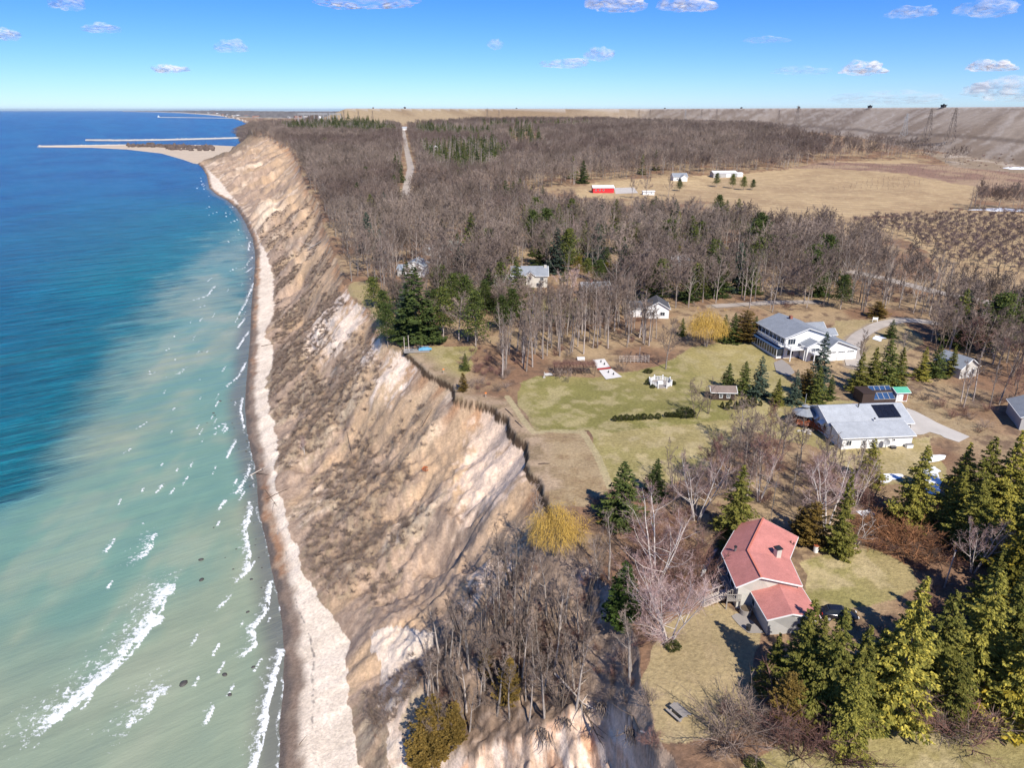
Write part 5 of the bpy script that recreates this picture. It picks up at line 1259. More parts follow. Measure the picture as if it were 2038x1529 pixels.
for px, py, yt, lb, wd in ((862,1510,1392,'big golden cedar at the low end of the wooded spur',1.25),(905,1480,1400,'smaller golden cedar beside the big one on the spur',1.1),(968,1345,1290,'small cedar halfway up the spur',1.1),(1012,1400,1310,'thin golden cedar inside the spur trees',1.0),(840,1530,1450,'low golden cedar at the very end of the spur',1.3)):
    stand('cedar', 'cedar_tree', px, py, yt, lb, 'tree', None, wd)
# ---- clipped shrubs
for i_, px in enumerate((1224,1236,1247,1258,1270,1281,1295,1309)):
    stand('round', 'round_shrub', px, 838 - (px - 1224) * .05, 827 - (px - 1224) * .05 - (i_ % 3), ['tiny first','second','third','fourth','fifth','sixth','larger seventh','last'][i_] + ' round clipped shrub from the left in the lawn row', 'shrub', 'row of round shrubs on the lawn', .85)
for dx_, lb in ((1326,'left end'),(1333,'left middle'),(1340,'middle'),(1347,'right middle'),(1354,'right end')):
    pass
e = empty('clipped_hedge', G(1340, 831), R(-8), 'flat topped oblong clipped hedge in the lawn row', 'hedge')
for k in range(6):
    c_ = link('crown', PROTO['round'][1], e); c_.location = ((k - 2.5) * .62, 0, 0); c_.scale = (.9, .9, 1.15)
for i_, (px, py, yt) in enumerate(((1437,812,799),(1447,816,800),(1453,806,793),(1464,815,798),(1475,808,791),(1484,812,794),(1489,803,789),(1499,810,790),(1513,808,796),(1502,800,787))):
    stand('arbor', 'conical_shrub', px, py, yt, ['low leftmost','second, front','third, rear','dark fourth, front','fifth, tall rear','sixth, front','seventh, rear','eighth, front','small ninth, rightmost','tall rear tenth'][i_] + ' conical shrub of the cluster beside the dark shed', 'shrub', 'cluster of conical shrubs', .8)
for px, py, yt, lb in ((1365,828,812,'dark shrub behind the small bare trees on the lawn'),(1290,742,734,'round low shrub by the trellis'),(1338,1290,1278,'low green shrub under the wide white birch') ,(1500,1525,1512,'small green shrub at the bottom edge')):
    stand('round', 'round_shrub', px, py, yt, lb, 'shrub', None, 1.8)
print('evergreens done')
# ---- orchard
op = scatter([(1690,446),(1760,436),(1940,432),(2140,440),(2250,560),(2038,548),(1880,530),(1850,500),(1800,480)], 7.4, 801, .35)
op = op[clear_mask(op, True) | in_poly(op[:, 0], op[:, 1], Z['orchard'])]
op = op[VW(op)]
mo = np.argsort(np.hypot(op[:, 0], op[:, 1])); op = op[mo]
zo = gz(op[:, 0], op[:, 1]); first = None
ORL = ['in the first rows', 'in the middle rows', 'in the rows by the big field']
for i_, p_ in enumerate(op[:290]):
    e = plant('orch', 'orchard_tree', (p_[0], p_[1], zo[i_] - .05), RNG.uniform(3.8, 5.2), '%s dark orchard tree %s, %s' % (('upright', 'spreading')[i_ % 2], ORL[min(2, i_ * 3 // min(len(op), 290))], ('west side', 'middle', 'by the frame edge')[int(np.clip((p_[0] / p_[1] - .50) / .07, 0, 2))]), 'tree', 'orchard trees ' + ORL[min(2, i_ * 3 // min(len(op), 290))], RNG.uniform(.9, 1.15))
    if i_ == 0: SRC['orch'] = list(e.children)
vy = [scatter(Z['vineyard'], 3.2, 802, .3, .8, True), scatter([(1560,338),(1640,322),(1900,332),(2090,350),(2090,372),(1950,368),(1800,345),(1640,336)], 7.5, 803, .4), scatter([(1640,380),(1760,350),(1850,360),(1800,380)], 9, 804, .2)]
if len(op) > 290: vy.append(op[290:])
vy = np.concatenate(vy); vy = np.column_stack([vy, gz(vy[:, 0], vy[:, 1])])
gn_scatter('young_orchard_rows', vy, ['orch'], 'rows of small reddish young fruit trees in the fields', 'orchard rows', (.42, .62), 12)
# ---- brush
e = stand('bush', 'leafless_bush', 1290, 1400, 1370, 'grey twiggy bush at the edge of the near dry lawn', 'bush'); SRC['bush'] = list(e.children)
e = stand('bush_red', 'leafless_bush', 1590, 1500, 1440, 'dark red twiggy bush at the bottom edge below the spruces', 'bush', None, 1.3); SRC['bush_red'] = list(e.children)
e = stand('bush_far', 'leafless_bush', 1110, 750, 728, 'dark leafless vine heap beside the pergola', 'bush'); SRC['bush_far'] = list(e.children)
e = stand('bramble', 'bramble_bush', 1790, 1080, 1045, 'orange brown bramble heap right of the yard', 'bush', None, 1.3); SRC['bramble'] = list(e.children)
for px, py, yt, lb, wd, ky in ((1820,1100,1060,'rusty bramble heap beside the dark spruce',1.5,'bramble'),(1750,1060,1030,'rusty bramble heap next to the narrow spruce',1.5,'bramble'),(1650,1500,1440,'dark red bush at the bottom right of the other',1.3,'bush_red'),(1450,1470,1400,'twiggy bush left of the front spruces',1.3,'bush'),(1490,1440,1380,'taller twiggy bush left of the front spruces',1.2,'bush'),(1560,1470,1400,'twiggy bush under the first front spruce',1.2,'bush_red'),
    (1320,1200,1120,'red twigged thicket under the tall white birch',1.3,'bush_red'),(1360,1170,1100,'red twigged thicket right of the tall white birch',1.3,'bush_red'),(1340,1110,1050,'red twigged thicket behind the tall white birch',1.3,'bush_red'),(1290,1080,1010,'red twigged thicket left of the white birch',1.3,'bush_red'),(1300,1130,1080,'red twigged thicket above the green spruce',1.2,'bush_red'),(1640,960,905,'red twigged thicket beside the grey roofed house',1.2,'bush_red'),(1730,1010,965,'red twigged thicket by the snow',1.2,'bush_red'),
    (1395,1130,1090,'red twigged thicket at the walk by the red roofed house',1.1,'bush_red'),(1920,1470,1400,'reddish bush under the right spruces',1.3,'bush_red'),(1850,1440,1370,'grey tangled bush under the right spruces',1.4,'bush')):
    stand(ky, 'leafless_bush' if ky != 'bramble' else 'bramble_bush', px, py, yt, lb, 'bush', None, wd, 4.5)
ug = []
for i_, (k, sp_) in enumerate((('spur', 1.6), ('north_strip', 2.6), ('grove', 3.6), ('centre', 8), ('east', 3.4), ('foot', 2.0), ('cottages', 8), ('field_row', 5))):
    P = scatter(woods[k][0], sp_, 820 + i_, .95, .8); ug.append(P[clear_mask(P, True, -2)])
for i_, (poly, sp_) in enumerate((([(1280,1020),(1420,1010),(1440,1120),(1420,1200),(1330,1240),(1270,1230),(1262,1130)], 2.2), ([(1690,1010),(1880,1010),(1920,1100),(1870,1160),(1780,1110),(1700,1085)], 2.1), ([(1400,1420),(1520,1390),(1900,1400),(2060,1400),(1850,1440),(1560,1490),(1420,1520)], 2.0),
     ([(905,700),(960,690),(1030,760),(1000,790),(930,780),(930,750)], 2.2), ([(1690,800),(1800,780),(1980,850),(1960,880),(1840,805)], 2.2), ([(1600,960),(1760,960),(1740,1030),(1600,1020)], 2.4), ([(1240,1300),(1275,1300),(1262,1440),(1330,1480),(1300,1500),(1230,1440)], 1.7), ([(1200,985),(1290,975),(1300,1060),(1180,1060),(1100,1060),(1150,1010)], 2.0), ([(1840,1160),(2060,1140),(2060,1300),(1840,1340)], 2.6),([(1840,300),(2100,310),(2100,340),(1900,328)], 9),([(1830,418),(2100,420),(2100,432),(1830,430)], 6))):
    ug.append(scatter(poly, sp_, 840 + i_, .95, .85))
ug = np.concatenate(ug)
ug = np.column_stack([ug, gz(ug[:, 0], ug[:, 1])])
gn_scatter('undergrowth', ug, ['bush', 'bush_red', 'bush', 'bush'], 'leafless brown undergrowth beneath the trees', 'undergrowth', (.35, .85), 21, 1.2)
br = scatter([(1700,1020),(1860,1010),(1900,1090),(1850,1150),(1760,1110),(1700,1085)], 1.7, 861, .95); br = np.column_stack([br, gz(br[:, 0], br[:, 1])])
gn_scatter('bramble_thicket', br, ['bramble'], 'orange brown bramble thicket at the edge of the yard', 'bramble', (.8, 1.3), 22)
# scrub on the slope
rs = np.random.RandomState(5); n = 42000
a_ = 70 + (620 - 70) * rs.rand(n) ** 1.5; u_ = rs.rand(n)
bt_ = np.interp(a_, ta, tb); bc_ = np.interp(a_, ca_, cb_); b_2 = bt_ + (bc_ - bt_) * (.03 + .9 * u_)
Xs = AX[0] * a_ + AX[1] * b_2; Ys = AX[1] * a_ - AX[0] * b_2
den = fbm(Xs * .07, Ys * .07, 123, 4) + .30 * (fbm(Xs * .9, Ys * .9, 124, 3) - .5) - .07 * ss(u_, .3, .9)
m = (den > .455 + .06 * rs.rand(n)) & (rs.rand(n) < .62 + .38 * (a_ > 250))
m &= ~((a_ < 84) & (u_ < .5))
sc_ = np.column_stack([Xs[m], Ys[m], gz(Xs[m], Ys[m])]); print('scrub', len(sc_), 'undergrowth', len(ug), 'evergreen far', len(fe))
gn_scatter('bluff_scrub', sc_, ['bush', 'bramble', 'bush'], 'dry brown scrub scattered over the bluff slope', 'scrub', (.16, .50), 31, 1.3)
# ================================================================== BUILDINGS AND SMALL THINGS
def siding(name, col, step=.22, var=.06):
    m, nt, p, out = new_mat(name)
    tc = N(nt, 'ShaderNodeTexCoord'); w = N(nt, 'ShaderNodeTexWave', wave_type='BANDS', bands_direction='Z', wave_profile='SAW'); w.inputs['Scale'].default_value = 1 / step / 3.2
    nt.links.new(tc.outputs['Object'], w.inputs['Vector'])
    f = mrange(nt, w.outputs['Fac'], 0, 1, .86, 1.04); g = mrange(nt, noise(nt, tc.outputs['Object'], 1.2, 5), .3, .7, 1 - var, 1 + var)
    mm = N(nt, 'ShaderNodeMath', operation='MULTIPLY'); nt.links.new(f, mm.inputs[0]); nt.links.new(g, mm.inputs[1])
    rgb = N(nt, 'ShaderNodeRGB'); rgb.outputs[0].default_value = (*col, 1); nt.links.new(mul_col(nt, rgb.outputs[0], mm.outputs[0]), p.inputs['Base Color']); p.inputs['Roughness'].default_value = .6
    return m
def shingle(name, col, c2, scale=1.0):
    m, nt, p, out = new_mat(name)
    tc = N(nt, 'ShaderNodeTexCoord'); b = N(nt, 'ShaderNodeTexBrick'); b.inputs['Scale'].default_value = 2.2 * scale
    b.inputs['Color1'].default_value = (*col, 1); b.inputs['Color2'].default_value = (*c2, 1); b.inputs['Mortar'].default_value = tuple(x * .78 for x in col) + (1,); b.inputs['Mortar Size'].default_value = .012
    nt.links.new(tc.outputs['Object'], b.inputs['Vector'])
    f = mrange(nt, noise(nt, tc.outputs['Object'], .55, 6, .65), .3, .7, .84, 1.12)
    g = mrange(nt, noise(nt, tc.outputs['Object'], 9, 3, .6), .3, .7, .88, 1.12)
    mm = N(nt, 'ShaderNodeMath', operation='MULTIPLY'); nt.links.new(f, mm.inputs[0]); nt.links.new(g, mm.inputs[1])
    nt.links.new(mul_col(nt, b.outputs['Color'], mm.outputs[0]), p.inputs['Base Color']); p.inputs['Roughness'].default_value = .9
    return m
M['red_roof'] = shingle('red_shingles', (.56, .225, .19), (.50, .19, .16)); M['grey_roof'] = shingle('light_grey_shingles', (.40, .42, .44), (.345, .365, .39)); M['slate_roof'] = shingle('grey_shingles', (.26, .28, .31), (.215, .235, .26))
M['dark_roof'] = shingle('dark_shingles', (.07, .07, .08), (.09, .09, .10)); M['brown_roof'] = shingle('brown_shingles', (.24, .18, .15), (.19, .145, .12)); M['green_grey_roof'] = shingle('moss_grey_shingles', (.17, .18, .15), (.21, .215, .18)); M['blue_roof'] = shingle('blue_grey_shingles', (.27, .31, .35), (.32, .35, .39))
M['white_siding'] = siding('white_siding', (.74, .74, .73)); M['grey_siding'] = siding('grey_siding', (.42, .41, .39)); M['tan_siding'] = siding('pale_stone_siding', (.55, .52, .46)); M['bluegrey_siding'] = siding('blue_grey_siding', (.36, .41, .47)); M['brown_siding'] = siding('dark_brown_boards', (.055, .035, .028), .18)
M['red_siding'] = siding('red_barn_boards', (.62, .022, .028), .5); M['brick'] = shingle('red_brick', (.30, .11, .07), (.25, .09, .06), 2)
M['glass'] = simple('window_glass', (.025, .035, .05), .12, .3, .5, spec=.6); M['blueglass'] = simple('blue_glass', (.03, .07, .16), .15, .3, .6, spec=.7)
M['deck'] = simple('weathered_deck', (.30, .27, .24), .85, .2, 3, streak=(1, 8, 1)); M['reddeck'] = simple('red_stained_wood', (.33, .10, .045), .75, .15, 3); M['concrete'] = simple('concrete', (.50, .46, .41), .9, .12, .25); M['gravel'] = simple('pale_gravel', (.42, .37, .32), .95, .16, .35, .3)
M['road'] = simple('gravel_road', (.38, .325, .275), .95, .2, .12, .2); M['paving'] = simple('white_paving', (.66, .63, .59), .85, .1, .8); M['green_metal'] = simple('green_metal', (.10, .40, .26), .5, .1, 1); M['solar'] = simple('solar_cells', (.012, .013, .02), .2, .3, 1, spec=.6)
M['snow'] = simple('old_snow', (.82, .84, .88), .6, .06, .8); M['wood_pale'] = simple('bleached_wood', (.50, .43, .37), .9, .2, 3, streak=(1, 1, 6)); M['wood_dark'] = simple('dark_wood', (.11, .08, .06), .9, .25, 3); M['tarp'] = simple('blue_tarp', (.10, .28, .42), .5, .2, 1.5)
M['carpaint'] = simple('black_car_paint', (.012, .014, .022), .18, .1, 1, spec=.7); M['tyre'] = simple('tyre_rubber', (.015, .015, .015), .85, .1, 4); M['redlight'] = simple('tail_light_red', (.5, .02, .015), .3); M['soil'] = simple('planter_soil', (.12, .09, .06), .95, .2, 3); M['redpaint'] = simple('red_strip', (.5, .05, .05), .7); M['orange'] = simple('orange_plastic', (.75, .22, .04), .6)
M['root'] = simple('grey_roots', (.16, .125, .105), .9, .3, 3)
def drape(name, px_poly, mat, lift=.06, step=1.0, world_poly=False):
    P = np.asarray(px_poly) if world_poly else PW(px_poly); lo, hi = P.min(0) - step, P.max(0) + step
    xs = np.arange(lo[0], hi[0] + step, step); ys = np.arange(lo[1], hi[1] + step, step); X, Y = np.meshgrid(xs, ys); sh = X.shape
    X = X.ravel(); Y = Y.ravel(); ins = in_poly(X, Y, P)
    # pull outside points that touch the sheet onto its edge
    d = poly_dist(X, Y, P, True); need = (~ins) & (d < step * 1.5)
    Xc, Yc = X.copy(), Y.copy()
    for i in np.nonzero(need)[0]:
        best = 1e9
        for k in range(len(P)):
            a, b = P[k], P[(k + 1) % len(P)]; ab_ = b - a; t = np.clip(((X[i] - a[0]) * ab_[0] + (Y[i] - a[1]) * ab_[1]) / max(ab_ @ ab_, 1e-9), 0, 1); c = a + ab_ * t; dd = np.hypot(X[i] - c[0], Y[i] - c[1])
            if dd < best: best = dd; Xc[i], Yc[i] = c
    nx = sh[1]; i = (np.arange(sh[0] - 1)[:, None] * nx + np.arange(nx - 1)[None, :]).ravel(); F = np.stack([i, i + 1, i + nx + 1, i + nx], -1)
    F = F[ins[F].any(axis=1)]
    idx = np.unique(F); rm = np.zeros(len(X), int); rm[idx] = np.arange(len(idx))
    Zc = gz(Xc[idx], Yc[idx]) + lift
    return link(name, mesh_np(name, np.stack([Xc[idx], Yc[idx], Zc], -1), rm[F], [mat], smooth=True))
def strip(name, L, w, mat, lift=.08, wob=.0):
    L = np.asarray(L); seg = np.hypot(*np.diff(L, axis=0).T); cum = np.concatenate([[0], np.cumsum(seg)]); n = max(6, int(cum[-1] / 2.0)); s = np.linspace(0, cum[-1], n)
    x = np.interp(s, cum, L[:, 0]); y = np.interp(s, cum, L[:, 1])
    for _ in range(6): x[1:-1] = (x[:-2] + x[1:-1] * 2 + x[2:]) / 4; y[1:-1] = (y[:-2] + y[1:-1] * 2 + y[2:]) / 4
    tx = np.gradient(x); ty = np.gradient(y); q_ = np.hypot(tx, ty); nx_, ny_ = -ty / q_, tx / q_
    V = []
    ks = np.linspace(-.5, .5, 5)
    for k in ks:
        ww = w * (1 + wob * (vn(s * .15, s * 0 + k, 881) - .5)); X = x + nx_ * ww * k; Y = y + ny_ * ww * k; V.append(np.stack([X, Y, gz(X, Y) + lift], -1))
    V = np.concatenate(V); i = (np.arange(4)[:, None] * n + np.arange(n - 1)[None]).ravel()
    return link(name, mesh_np(name, V, np.stack([i, i + n, i + n + 1, i + 1], -1), [mat], smooth=True))
for k, nm in (('far_road', 'road'), ('lane', 'road'), ('lane_west', 'road'), ('drive_link', 'driveway_road')):
    tag(strip(nm, ROADW[k][0], ROADW[k][1], M['road'] if k != 'drive_link' else M['gravel'], .22 if k == 'far_road' else .12, .25), kind='structure')
tag(drape('concrete_driveway_path', [(1803,812),(1822,819),(1865,842),(1930,870),(1908,881),(1880,872),(1858,858),(1836,866),(1812,866),(1813,842)], M['concrete']), kind='structure')
tag(drape('barn_yard_path', [(1222,374),(1262,373),(1270,384),(1225,386)], M['concrete'], .1, 2.5), kind='structure')
for poly, lb, st in (([(1738,952),(1760,945),(1792,944),(1800,950),(1775,958),(1752,966)], 'white snow patch in the sun left of the isolated spruce', .8), ([(1832,935),(1862,930),(1870,950),(1868,985),(1850,988),(1840,965)], 'blue shaded snow patch right of the isolated spruce', .8),
    ([(1700,1018),(1730,1015),(1740,1024),(1715,1030)], 'small snow patch behind the bramble', .7), ([(1995,334),(2015,332),(2060,334),(2060,338),(2010,337)], 'long snow patch at the far right under the embankment', 3), ([(1925,418),(1990,414),(2060,418),(2060,422),(1980,421)], 'thin snow under the tree row in the field', 2), ([(1740,668),(1765,672),(1750,680),(1738,676)], 'shaded snow beside the driveway curve', .7)):
    P = PW(poly); Q = []
    for i_ in range(len(P)):
        a, b2 = P[i_], P[(i_ + 1) % len(P)]; L_ = np.hypot(*(b2 - a)); n_ = max(4, int(L_ / .5))
        for k in range(n_):
            c = a + (b2 - a) * k / n_; Q.append(c + (np.array((vn(c[0] * .7, c[1] * .7, 5), vn(c[0] * .7, c[1] * .7, 6))) - .5) * min(L_, 6) * .22 + (np.array((vn(c[0] * 2.5, c[1] * 2.5, 7), vn(c[0] * 2.5, c[1] * 2.5, 8))) - .5) * .5)
    tag(drape('snow', np.array(Q), M['snow'], .10, st * .4 if st < 1 else st * .6, True), lb, 'snow', kind='stuff')
# ---- building kit (local coordinates of the house's empty)
def wing(e, A, B, L0, L1, R0, R1, z0, rm, wm, th=.16, inset=.45, wname='wall', rname='roof', walls=True):
    """gabled wing: ridge A-B, eaves L0-L1 and R0-R1 (all 3D); walls drop to z0"""
    A, B, L0, L1, R0, R1 = [np.array(p, float) for p in (A, B, L0, L1, R0, R1)]
    if walls:
        ax = B - A; ax[2] = 0; ln = np.linalg.norm(ax); ax /= ln; f = inset / ln
        def mv(E0, E1, Ra, Rb):
            w = np.linalg.norm((Ra - E0)[:2]); k = inset / w
            p = E0 + (Ra - E0) * k; q_ = E1 + (Rb - E1) * k
            return p + (q_ - p) * f, q_ + (p - q_) * f
        l0, l1 = mv(L0, L1, A, B); r0, r1 = mv(R0, R1, A, B); a = A + (B - A) * f; b_ = B + (A - B) * f
        dn = np.array((0, 0, th * 1.05)); l0, l1, r0, r1, a, b_ = [p - dn for p in (l0, l1, r0, r1, a, b_)]
        g = lambda p: np.array((p[0], p[1], z0))
        b = MB(); V = [g(l0), g(r0), r0, a, l0, g(l1), g(r1), r1, b_, l1]
        b.add(V, [(0, 1, 2, 3, 4), (9, 8, 7, 6, 5), (5, 0, 4, 9), (1, 6, 7, 2), (4, 3, 8, 9), (3, 2, 7, 8)])
        b.build(wname, wm, e)
    b = MB(); t = np.array((0, 0, -th))
    for E0, E1, flip in ((L0, L1, 0), (R0, R1, 1)):
        V = [E0, E1, B, A, E0 + t, E1 + t, B + t, A + t]
        b.add(V, [(0, 3, 2, 1), (4, 5, 6, 7), (0, 1, 5, 4), (0, 4, 7, 3), (1, 2, 6, 5)])
    r = b.build(rname, rm, e)
    b = MB(); o = np.array((0, 0, -.02)); ax = (B - A) / np.linalg.norm(B - A) * .03     # white barge boards and fascia
    for P, Q in ((L0, A), (R0, A)): b.bar(P - ax + (0, 0, -.14), Q - ax + (0, 0, -.14), .16)
    for P, Q in ((L1, B), (R1, B)): b.bar(P + ax + (0, 0, -.14), Q + ax + (0, 0, -.14), .16)
    for P, Q, S in ((L0, L1, A), (R0, R1, A)):
        n = (P - S); n[2] = 0; n = n / np.linalg.norm(n) * .06; b.bar(P + n + (0, 0, -.12), Q + n + (0, 0, -.12), .13)
    b.build('trim', M['white'], r)
    return r
def rect(e, x0, x1, y0, y1, eave, ridge, rm, wm, axis='x', oh=.5, z0=-1.2, off=.5, eave2=None):
    e2 = eave if eave2 is None else eave2
    if axis == 'x':
        m = y0 + (y1 - y0) * off
        return wing(e, (x0 - oh, m, ridge), (x1 + oh, m, ridge), (x0 - oh, y0 - oh, eave), (x1 + oh, y0 - oh, eave), (x0 - oh, y1 + oh, e2), (x1 + oh, y1 + oh, e2), z0, rm, wm, inset=oh)
    m = x0 + (x1 - x0) * off
    return wing(e, (m, y0 - oh, ridge), (m, y1 + oh, ridge), (x0 - oh, y0 - oh, eave), (x0 - oh, y1 + oh, eave), (x1 + oh, y0 - oh, e2), (x1 + oh, y1 + oh, e2), z0, rm, wm, inset=oh)
def window(e, x, y, z, w, h, face='s', frame=None, mull=1, glass=None, name='window'):
    """window on a wall; face: side it looks to (local)"""
    d = {'s': (0, -1), 'n': (0, 1), 'w': (-1, 0), 'e': (1, 0)}[face]; t = (-d[1], d[0])
    b = MB(); rz = math.atan2(t[1], t[0]); g = .09
    P = lambda u, v, o: (x + t[0] * u + d[0] * o, y + t[1] * u + d[1] * o, z + v)
    b.box(P(-w / 2, 0, .05), (g, .12, h), rz); b.box(P(w / 2, 0, .05), (g, .12, h), rz); b.box(P(0, h / 2, .05), (w + g, .125, g), rz); b.box(P(0, -h / 2, .05), (w + g, .125, g), rz)
    for k in range(mull): b.box(P(-w / 2 + w * (k + 1) / (mull + 1), 0, .045), (g * .6, .10, h - g), rz)
    o = b.build(name, frame or M['white'], e)
    b = MB(); b.box(P(0, 0, .03), (w - g, .06, h - g), rz); b.build('pane', glass or M['glass'], o)
    return o
def door(e, x, y, z, w, h, face='s', mat=None):
    d = {'s': (0, -1), 'n': (0, 1), 'w': (-1, 0), 'e': (1, 0)}[face]; rz = math.atan2(d[0], -d[1])
    b = MB(); b.box((x + d[0] * .04, y + d[1] * .04, z + h / 2), (w, .1, h), rz); o = b.build('door', mat or M['white'], e)
    b = MB(); b.box((x + d[0] * .12 + d[1] * -.3 * w, y + d[1] * .12 + d[0] * .3 * w, z + h * .48), (.08, .08, .14)); b.build('handle', M['steel'], o)
def railing(b, pts, z, h=1.0, sp=.35):
    for (x0, y0), (x1, y1) in zip(pts, pts[1:]):
        L = math.hypot(x1 - x0, y1 - y0); n = max(2, int(L / sp))
        b.bar((x0, y0, z + h), (x1, y1, z + h), .09); b.bar((x0, y0, z + .15), (x1, y1, z + .15), .06)
        for k in range(n + 1): t = k / n; b.bar((x0 + (x1 - x0) * t, y0 + (y1 - y0) * t, z), (x0 + (x1 - x0) * t, y0 + (y1 - y0) * t, z + h), .05 if k % 4 else .10)
# ---------------- red roofed house (picture corners give its true plan)
g0 = G(1520, 1165); zg0 = g0.z
e = empty('red_roofed_house', (g0.x, g0.y, zg0), 0, 'bent low house with a salmon red shingle roof beside the front spruces', 'house')
def LP(px, py, h):
    x, y = at_z(px, py, zg0 + h); return (float(x) - g0.x, float(y) - g0.y, h)
HE, HR = 3.7, 5.6
A, Bm, Cc = LP(1519, 1032, HR), LP(1488, 1097, HR), LP(1515, 1149, HR)
La, Lb, Lc = LP(1470, 1042, HE), LP(1436, 1101, HE), LP(1465, 1169, HE); Ra, Rb, Rc = LP(1589, 1069, HE), LP(1572, 1112, HE), LP(1597, 1166, HE)
def poly_wing(e, Ls, As, Rs, z0, rm, wm, inset=.5, th=.16):
    Ls, As, Rs = [[np.array(p, float) for p in q_] for q_ in (Ls, As, Rs)]; n = len(As)
    b = MB(); t = np.array((0, 0, -th))
    for E in (Ls, Rs):
        V = E + As + [p + t for p in E] + [p + t for p in As]; F = []
        for k in range(n - 1): F += [(k, k + 1, n + k + 1, n + k), (2 * n + k + 1, 2 * n + k, 3 * n + k, 3 * n + k + 1), (k + 1, k, 2 * n + k, 2 * n + k + 1)]
        F += [(0, n, 3 * n, 2 * n), (2 * n - 1, n - 1, 3 * n - 1, 4 * n - 1)]
        b.add(V, F)
    r = b.build('roof', rm, e)
    b = MB()
    for E in (Ls, Rs):
        for k in range(n - 1): b.bar(E[k] + (0, 0, -.1), E[k + 1] + (0, 0, -.1), .15)
        b.bar(E[0] + (0, 0, -.13), As[0] + (0, 0, -.13), .17); b.bar(E[-1] + (0, 0, -.13), As[-1] + (0, 0, -.13), .17)
    b.build('trim', M['white'], r)
    ins = lambda E, Aq: [p + (q_ - p) * (inset / np.linalg.norm((q_ - p)[:2])) for p, q_ in zip(E, Aq)]
    l, rr = ins(Ls, As), ins(Rs, As); a = list(As)
    for S in (l, rr, a):
        d0 = S[1] - S[0]; S[0] = S[0] + d0 / np.linalg.norm(d0) * inset; d1 = S[-2] - S[-1]; S[-1] = S[-1] + d1 / np.linalg.norm(d1) * inset
    dn = np.array((0, 0, th * 1.05)); l = [p - dn for p in l]; rr = [p - dn for p in rr]; a = [p - dn for p in a]; gg = lambda p: np.array((p[0], p[1], z0))
    b = MB()
    for S in (l, rr):
        V = S + [gg(p) for p in S]; b.add(V, [(k, k + 1, n + k + 1, n + k) for k in range(n - 1)])
    for k in (0, n - 1): b.add([gg(l[k]), gg(rr[k]), rr[k], a[k], l[k]], [(0, 1, 2, 3, 4)])
    b.build('wall', wm, e)
    return l, rr, a
wl, wr_, wa = poly_wing(e, [La, Lb, Lc], [A, Bm, Cc], [Ra, Rb, Rc], -2.0, M['red_roof'], M['tan_siding'])
b = MB()
for S in (A, Bm, Cc): pass
b.bar(np.array(A) + (0, 0, .02), np.array(Bm) + (0, 0, .02), .22); b.bar(np.array(Bm) + (0, 0, .02), np.array(Cc) + (0, 0, .02), .22); b.build('ridge_cap', simple('ridge_shingles', (.56, .19, .13), .9), e)
GE, GR = 2.6, 3.9
gA, gB = LP(1549, 1160, GR), LP(1578, 1222, GR); gl0, gl1 = LP(1490, 1170, GE), LP(1527, 1234, GE); gr0, gr1 = LP(1596, 1170, GE), LP(1634, 1230, GE)
ga = empty('dummy', (0, 0, 0)) if False else None
wl2, wr2, wa2 = poly_wing(e, [gl0, gl1], [gA, gB], [gr0, gr1], -1.5, M['red_roof'], M['grey_siding'], .35)
def pipe(e, p, h, w, mat, cap=True, name='vent_pipe'):
    b = MB(); b.bar(p, (p[0], p[1], p[2] + h), w, n=8); o = b.build(name, mat, e)
    if cap: b = MB(); b.bar((p[0], p[1], p[2] + h), (p[0], p[1], p[2] + h + .18), w * 1.5, n=8); b.build('cap', M['dark'], o)
p_ = LP(1463, 1098, 4.6); pipe(e, (p_[0], p_[1], 4.3), 1.0, .28, M['steel'])
p_ = LP(1547, 1104, 4.6); b = MB(); b.box((p_[0], p_[1], 4.9), (.75, .75, 1.4), .3); c = b.build('chimney', M['tan_siding'], e); b = MB(); b.box((p_[0], p_[1], 5.68), (.95, .95, .16), .3); b.build('cap', M['dark'], c)
for q_ in ((1574, 1079), (1580, 1082)): p_ = LP(*q_, 4.1); pipe(e, (p_[0], p_[1], 3.9), .4, .14, M['dark'], False)
# deck, its rail and the stairs toward the lake
d0, d1, d2, d3 = LP(1448, 1186, 1.3), LP(1476, 1186, 1.3), LP(1474, 1196, 1.3), LP(1447, 1196, 1.3)
b = MB(); b.prism([p[:2] for p in (d0, d3, d2, d1)][::-1], 1.15, 1.3); railing(b, [d1[:2], d0[:2], d3[:2], d2[:2]], 1.3, .95, .3)
for p in (d0, d3, d2): b.bar((p[0], p[1], -1.5), (p[0], p[1], 1.2), .14)
b.build('deck', M['deck'], e)
b = MB(); dd = [LP(1443, 1108, 1.3), LP(1425, 1130, 1.3), LP(1430, 1150, 1.3), LP(1450, 1180, 1.3)]; wd = [LP(1452, 1108, 1.3), LP(1440, 1130, 1.3), LP(1446, 1150, 1.3), LP(1466, 1176, 1.3)]
b.prism([p[:2] for p in dd + wd[::-1]], 1.15, 1.3); railing(b, [p[:2] for p in dd], 1.3, .95, .4)
b.build('side_deck', M['deck'], e)
st = empty('wooden_stairs', (0, 0, 0), 0, 'weathered wooden stairs going down lakeward from the red roofed house deck', 'stairs')
s0, s1 = np.array(G(1447, 1192)), np.array(G(1395, 1202)); s0[2] += 1.0
b = MB(); n_ = 13
for k in range(n_):
    c = s0 + (s1 - s0) * k / (n_ - 1); b.box((c[0], c[1], c[2] + .1), (.34, 1.5, .06), math.atan2((s1 - s0)[1], (s1 - s0)[0]))
b.build('tread', M['wood_pale'], st)
nn = np.array((-(s1 - s0)[1], (s1 - s0)[0], 0)); nn = nn / np.linalg.norm(nn) * .75
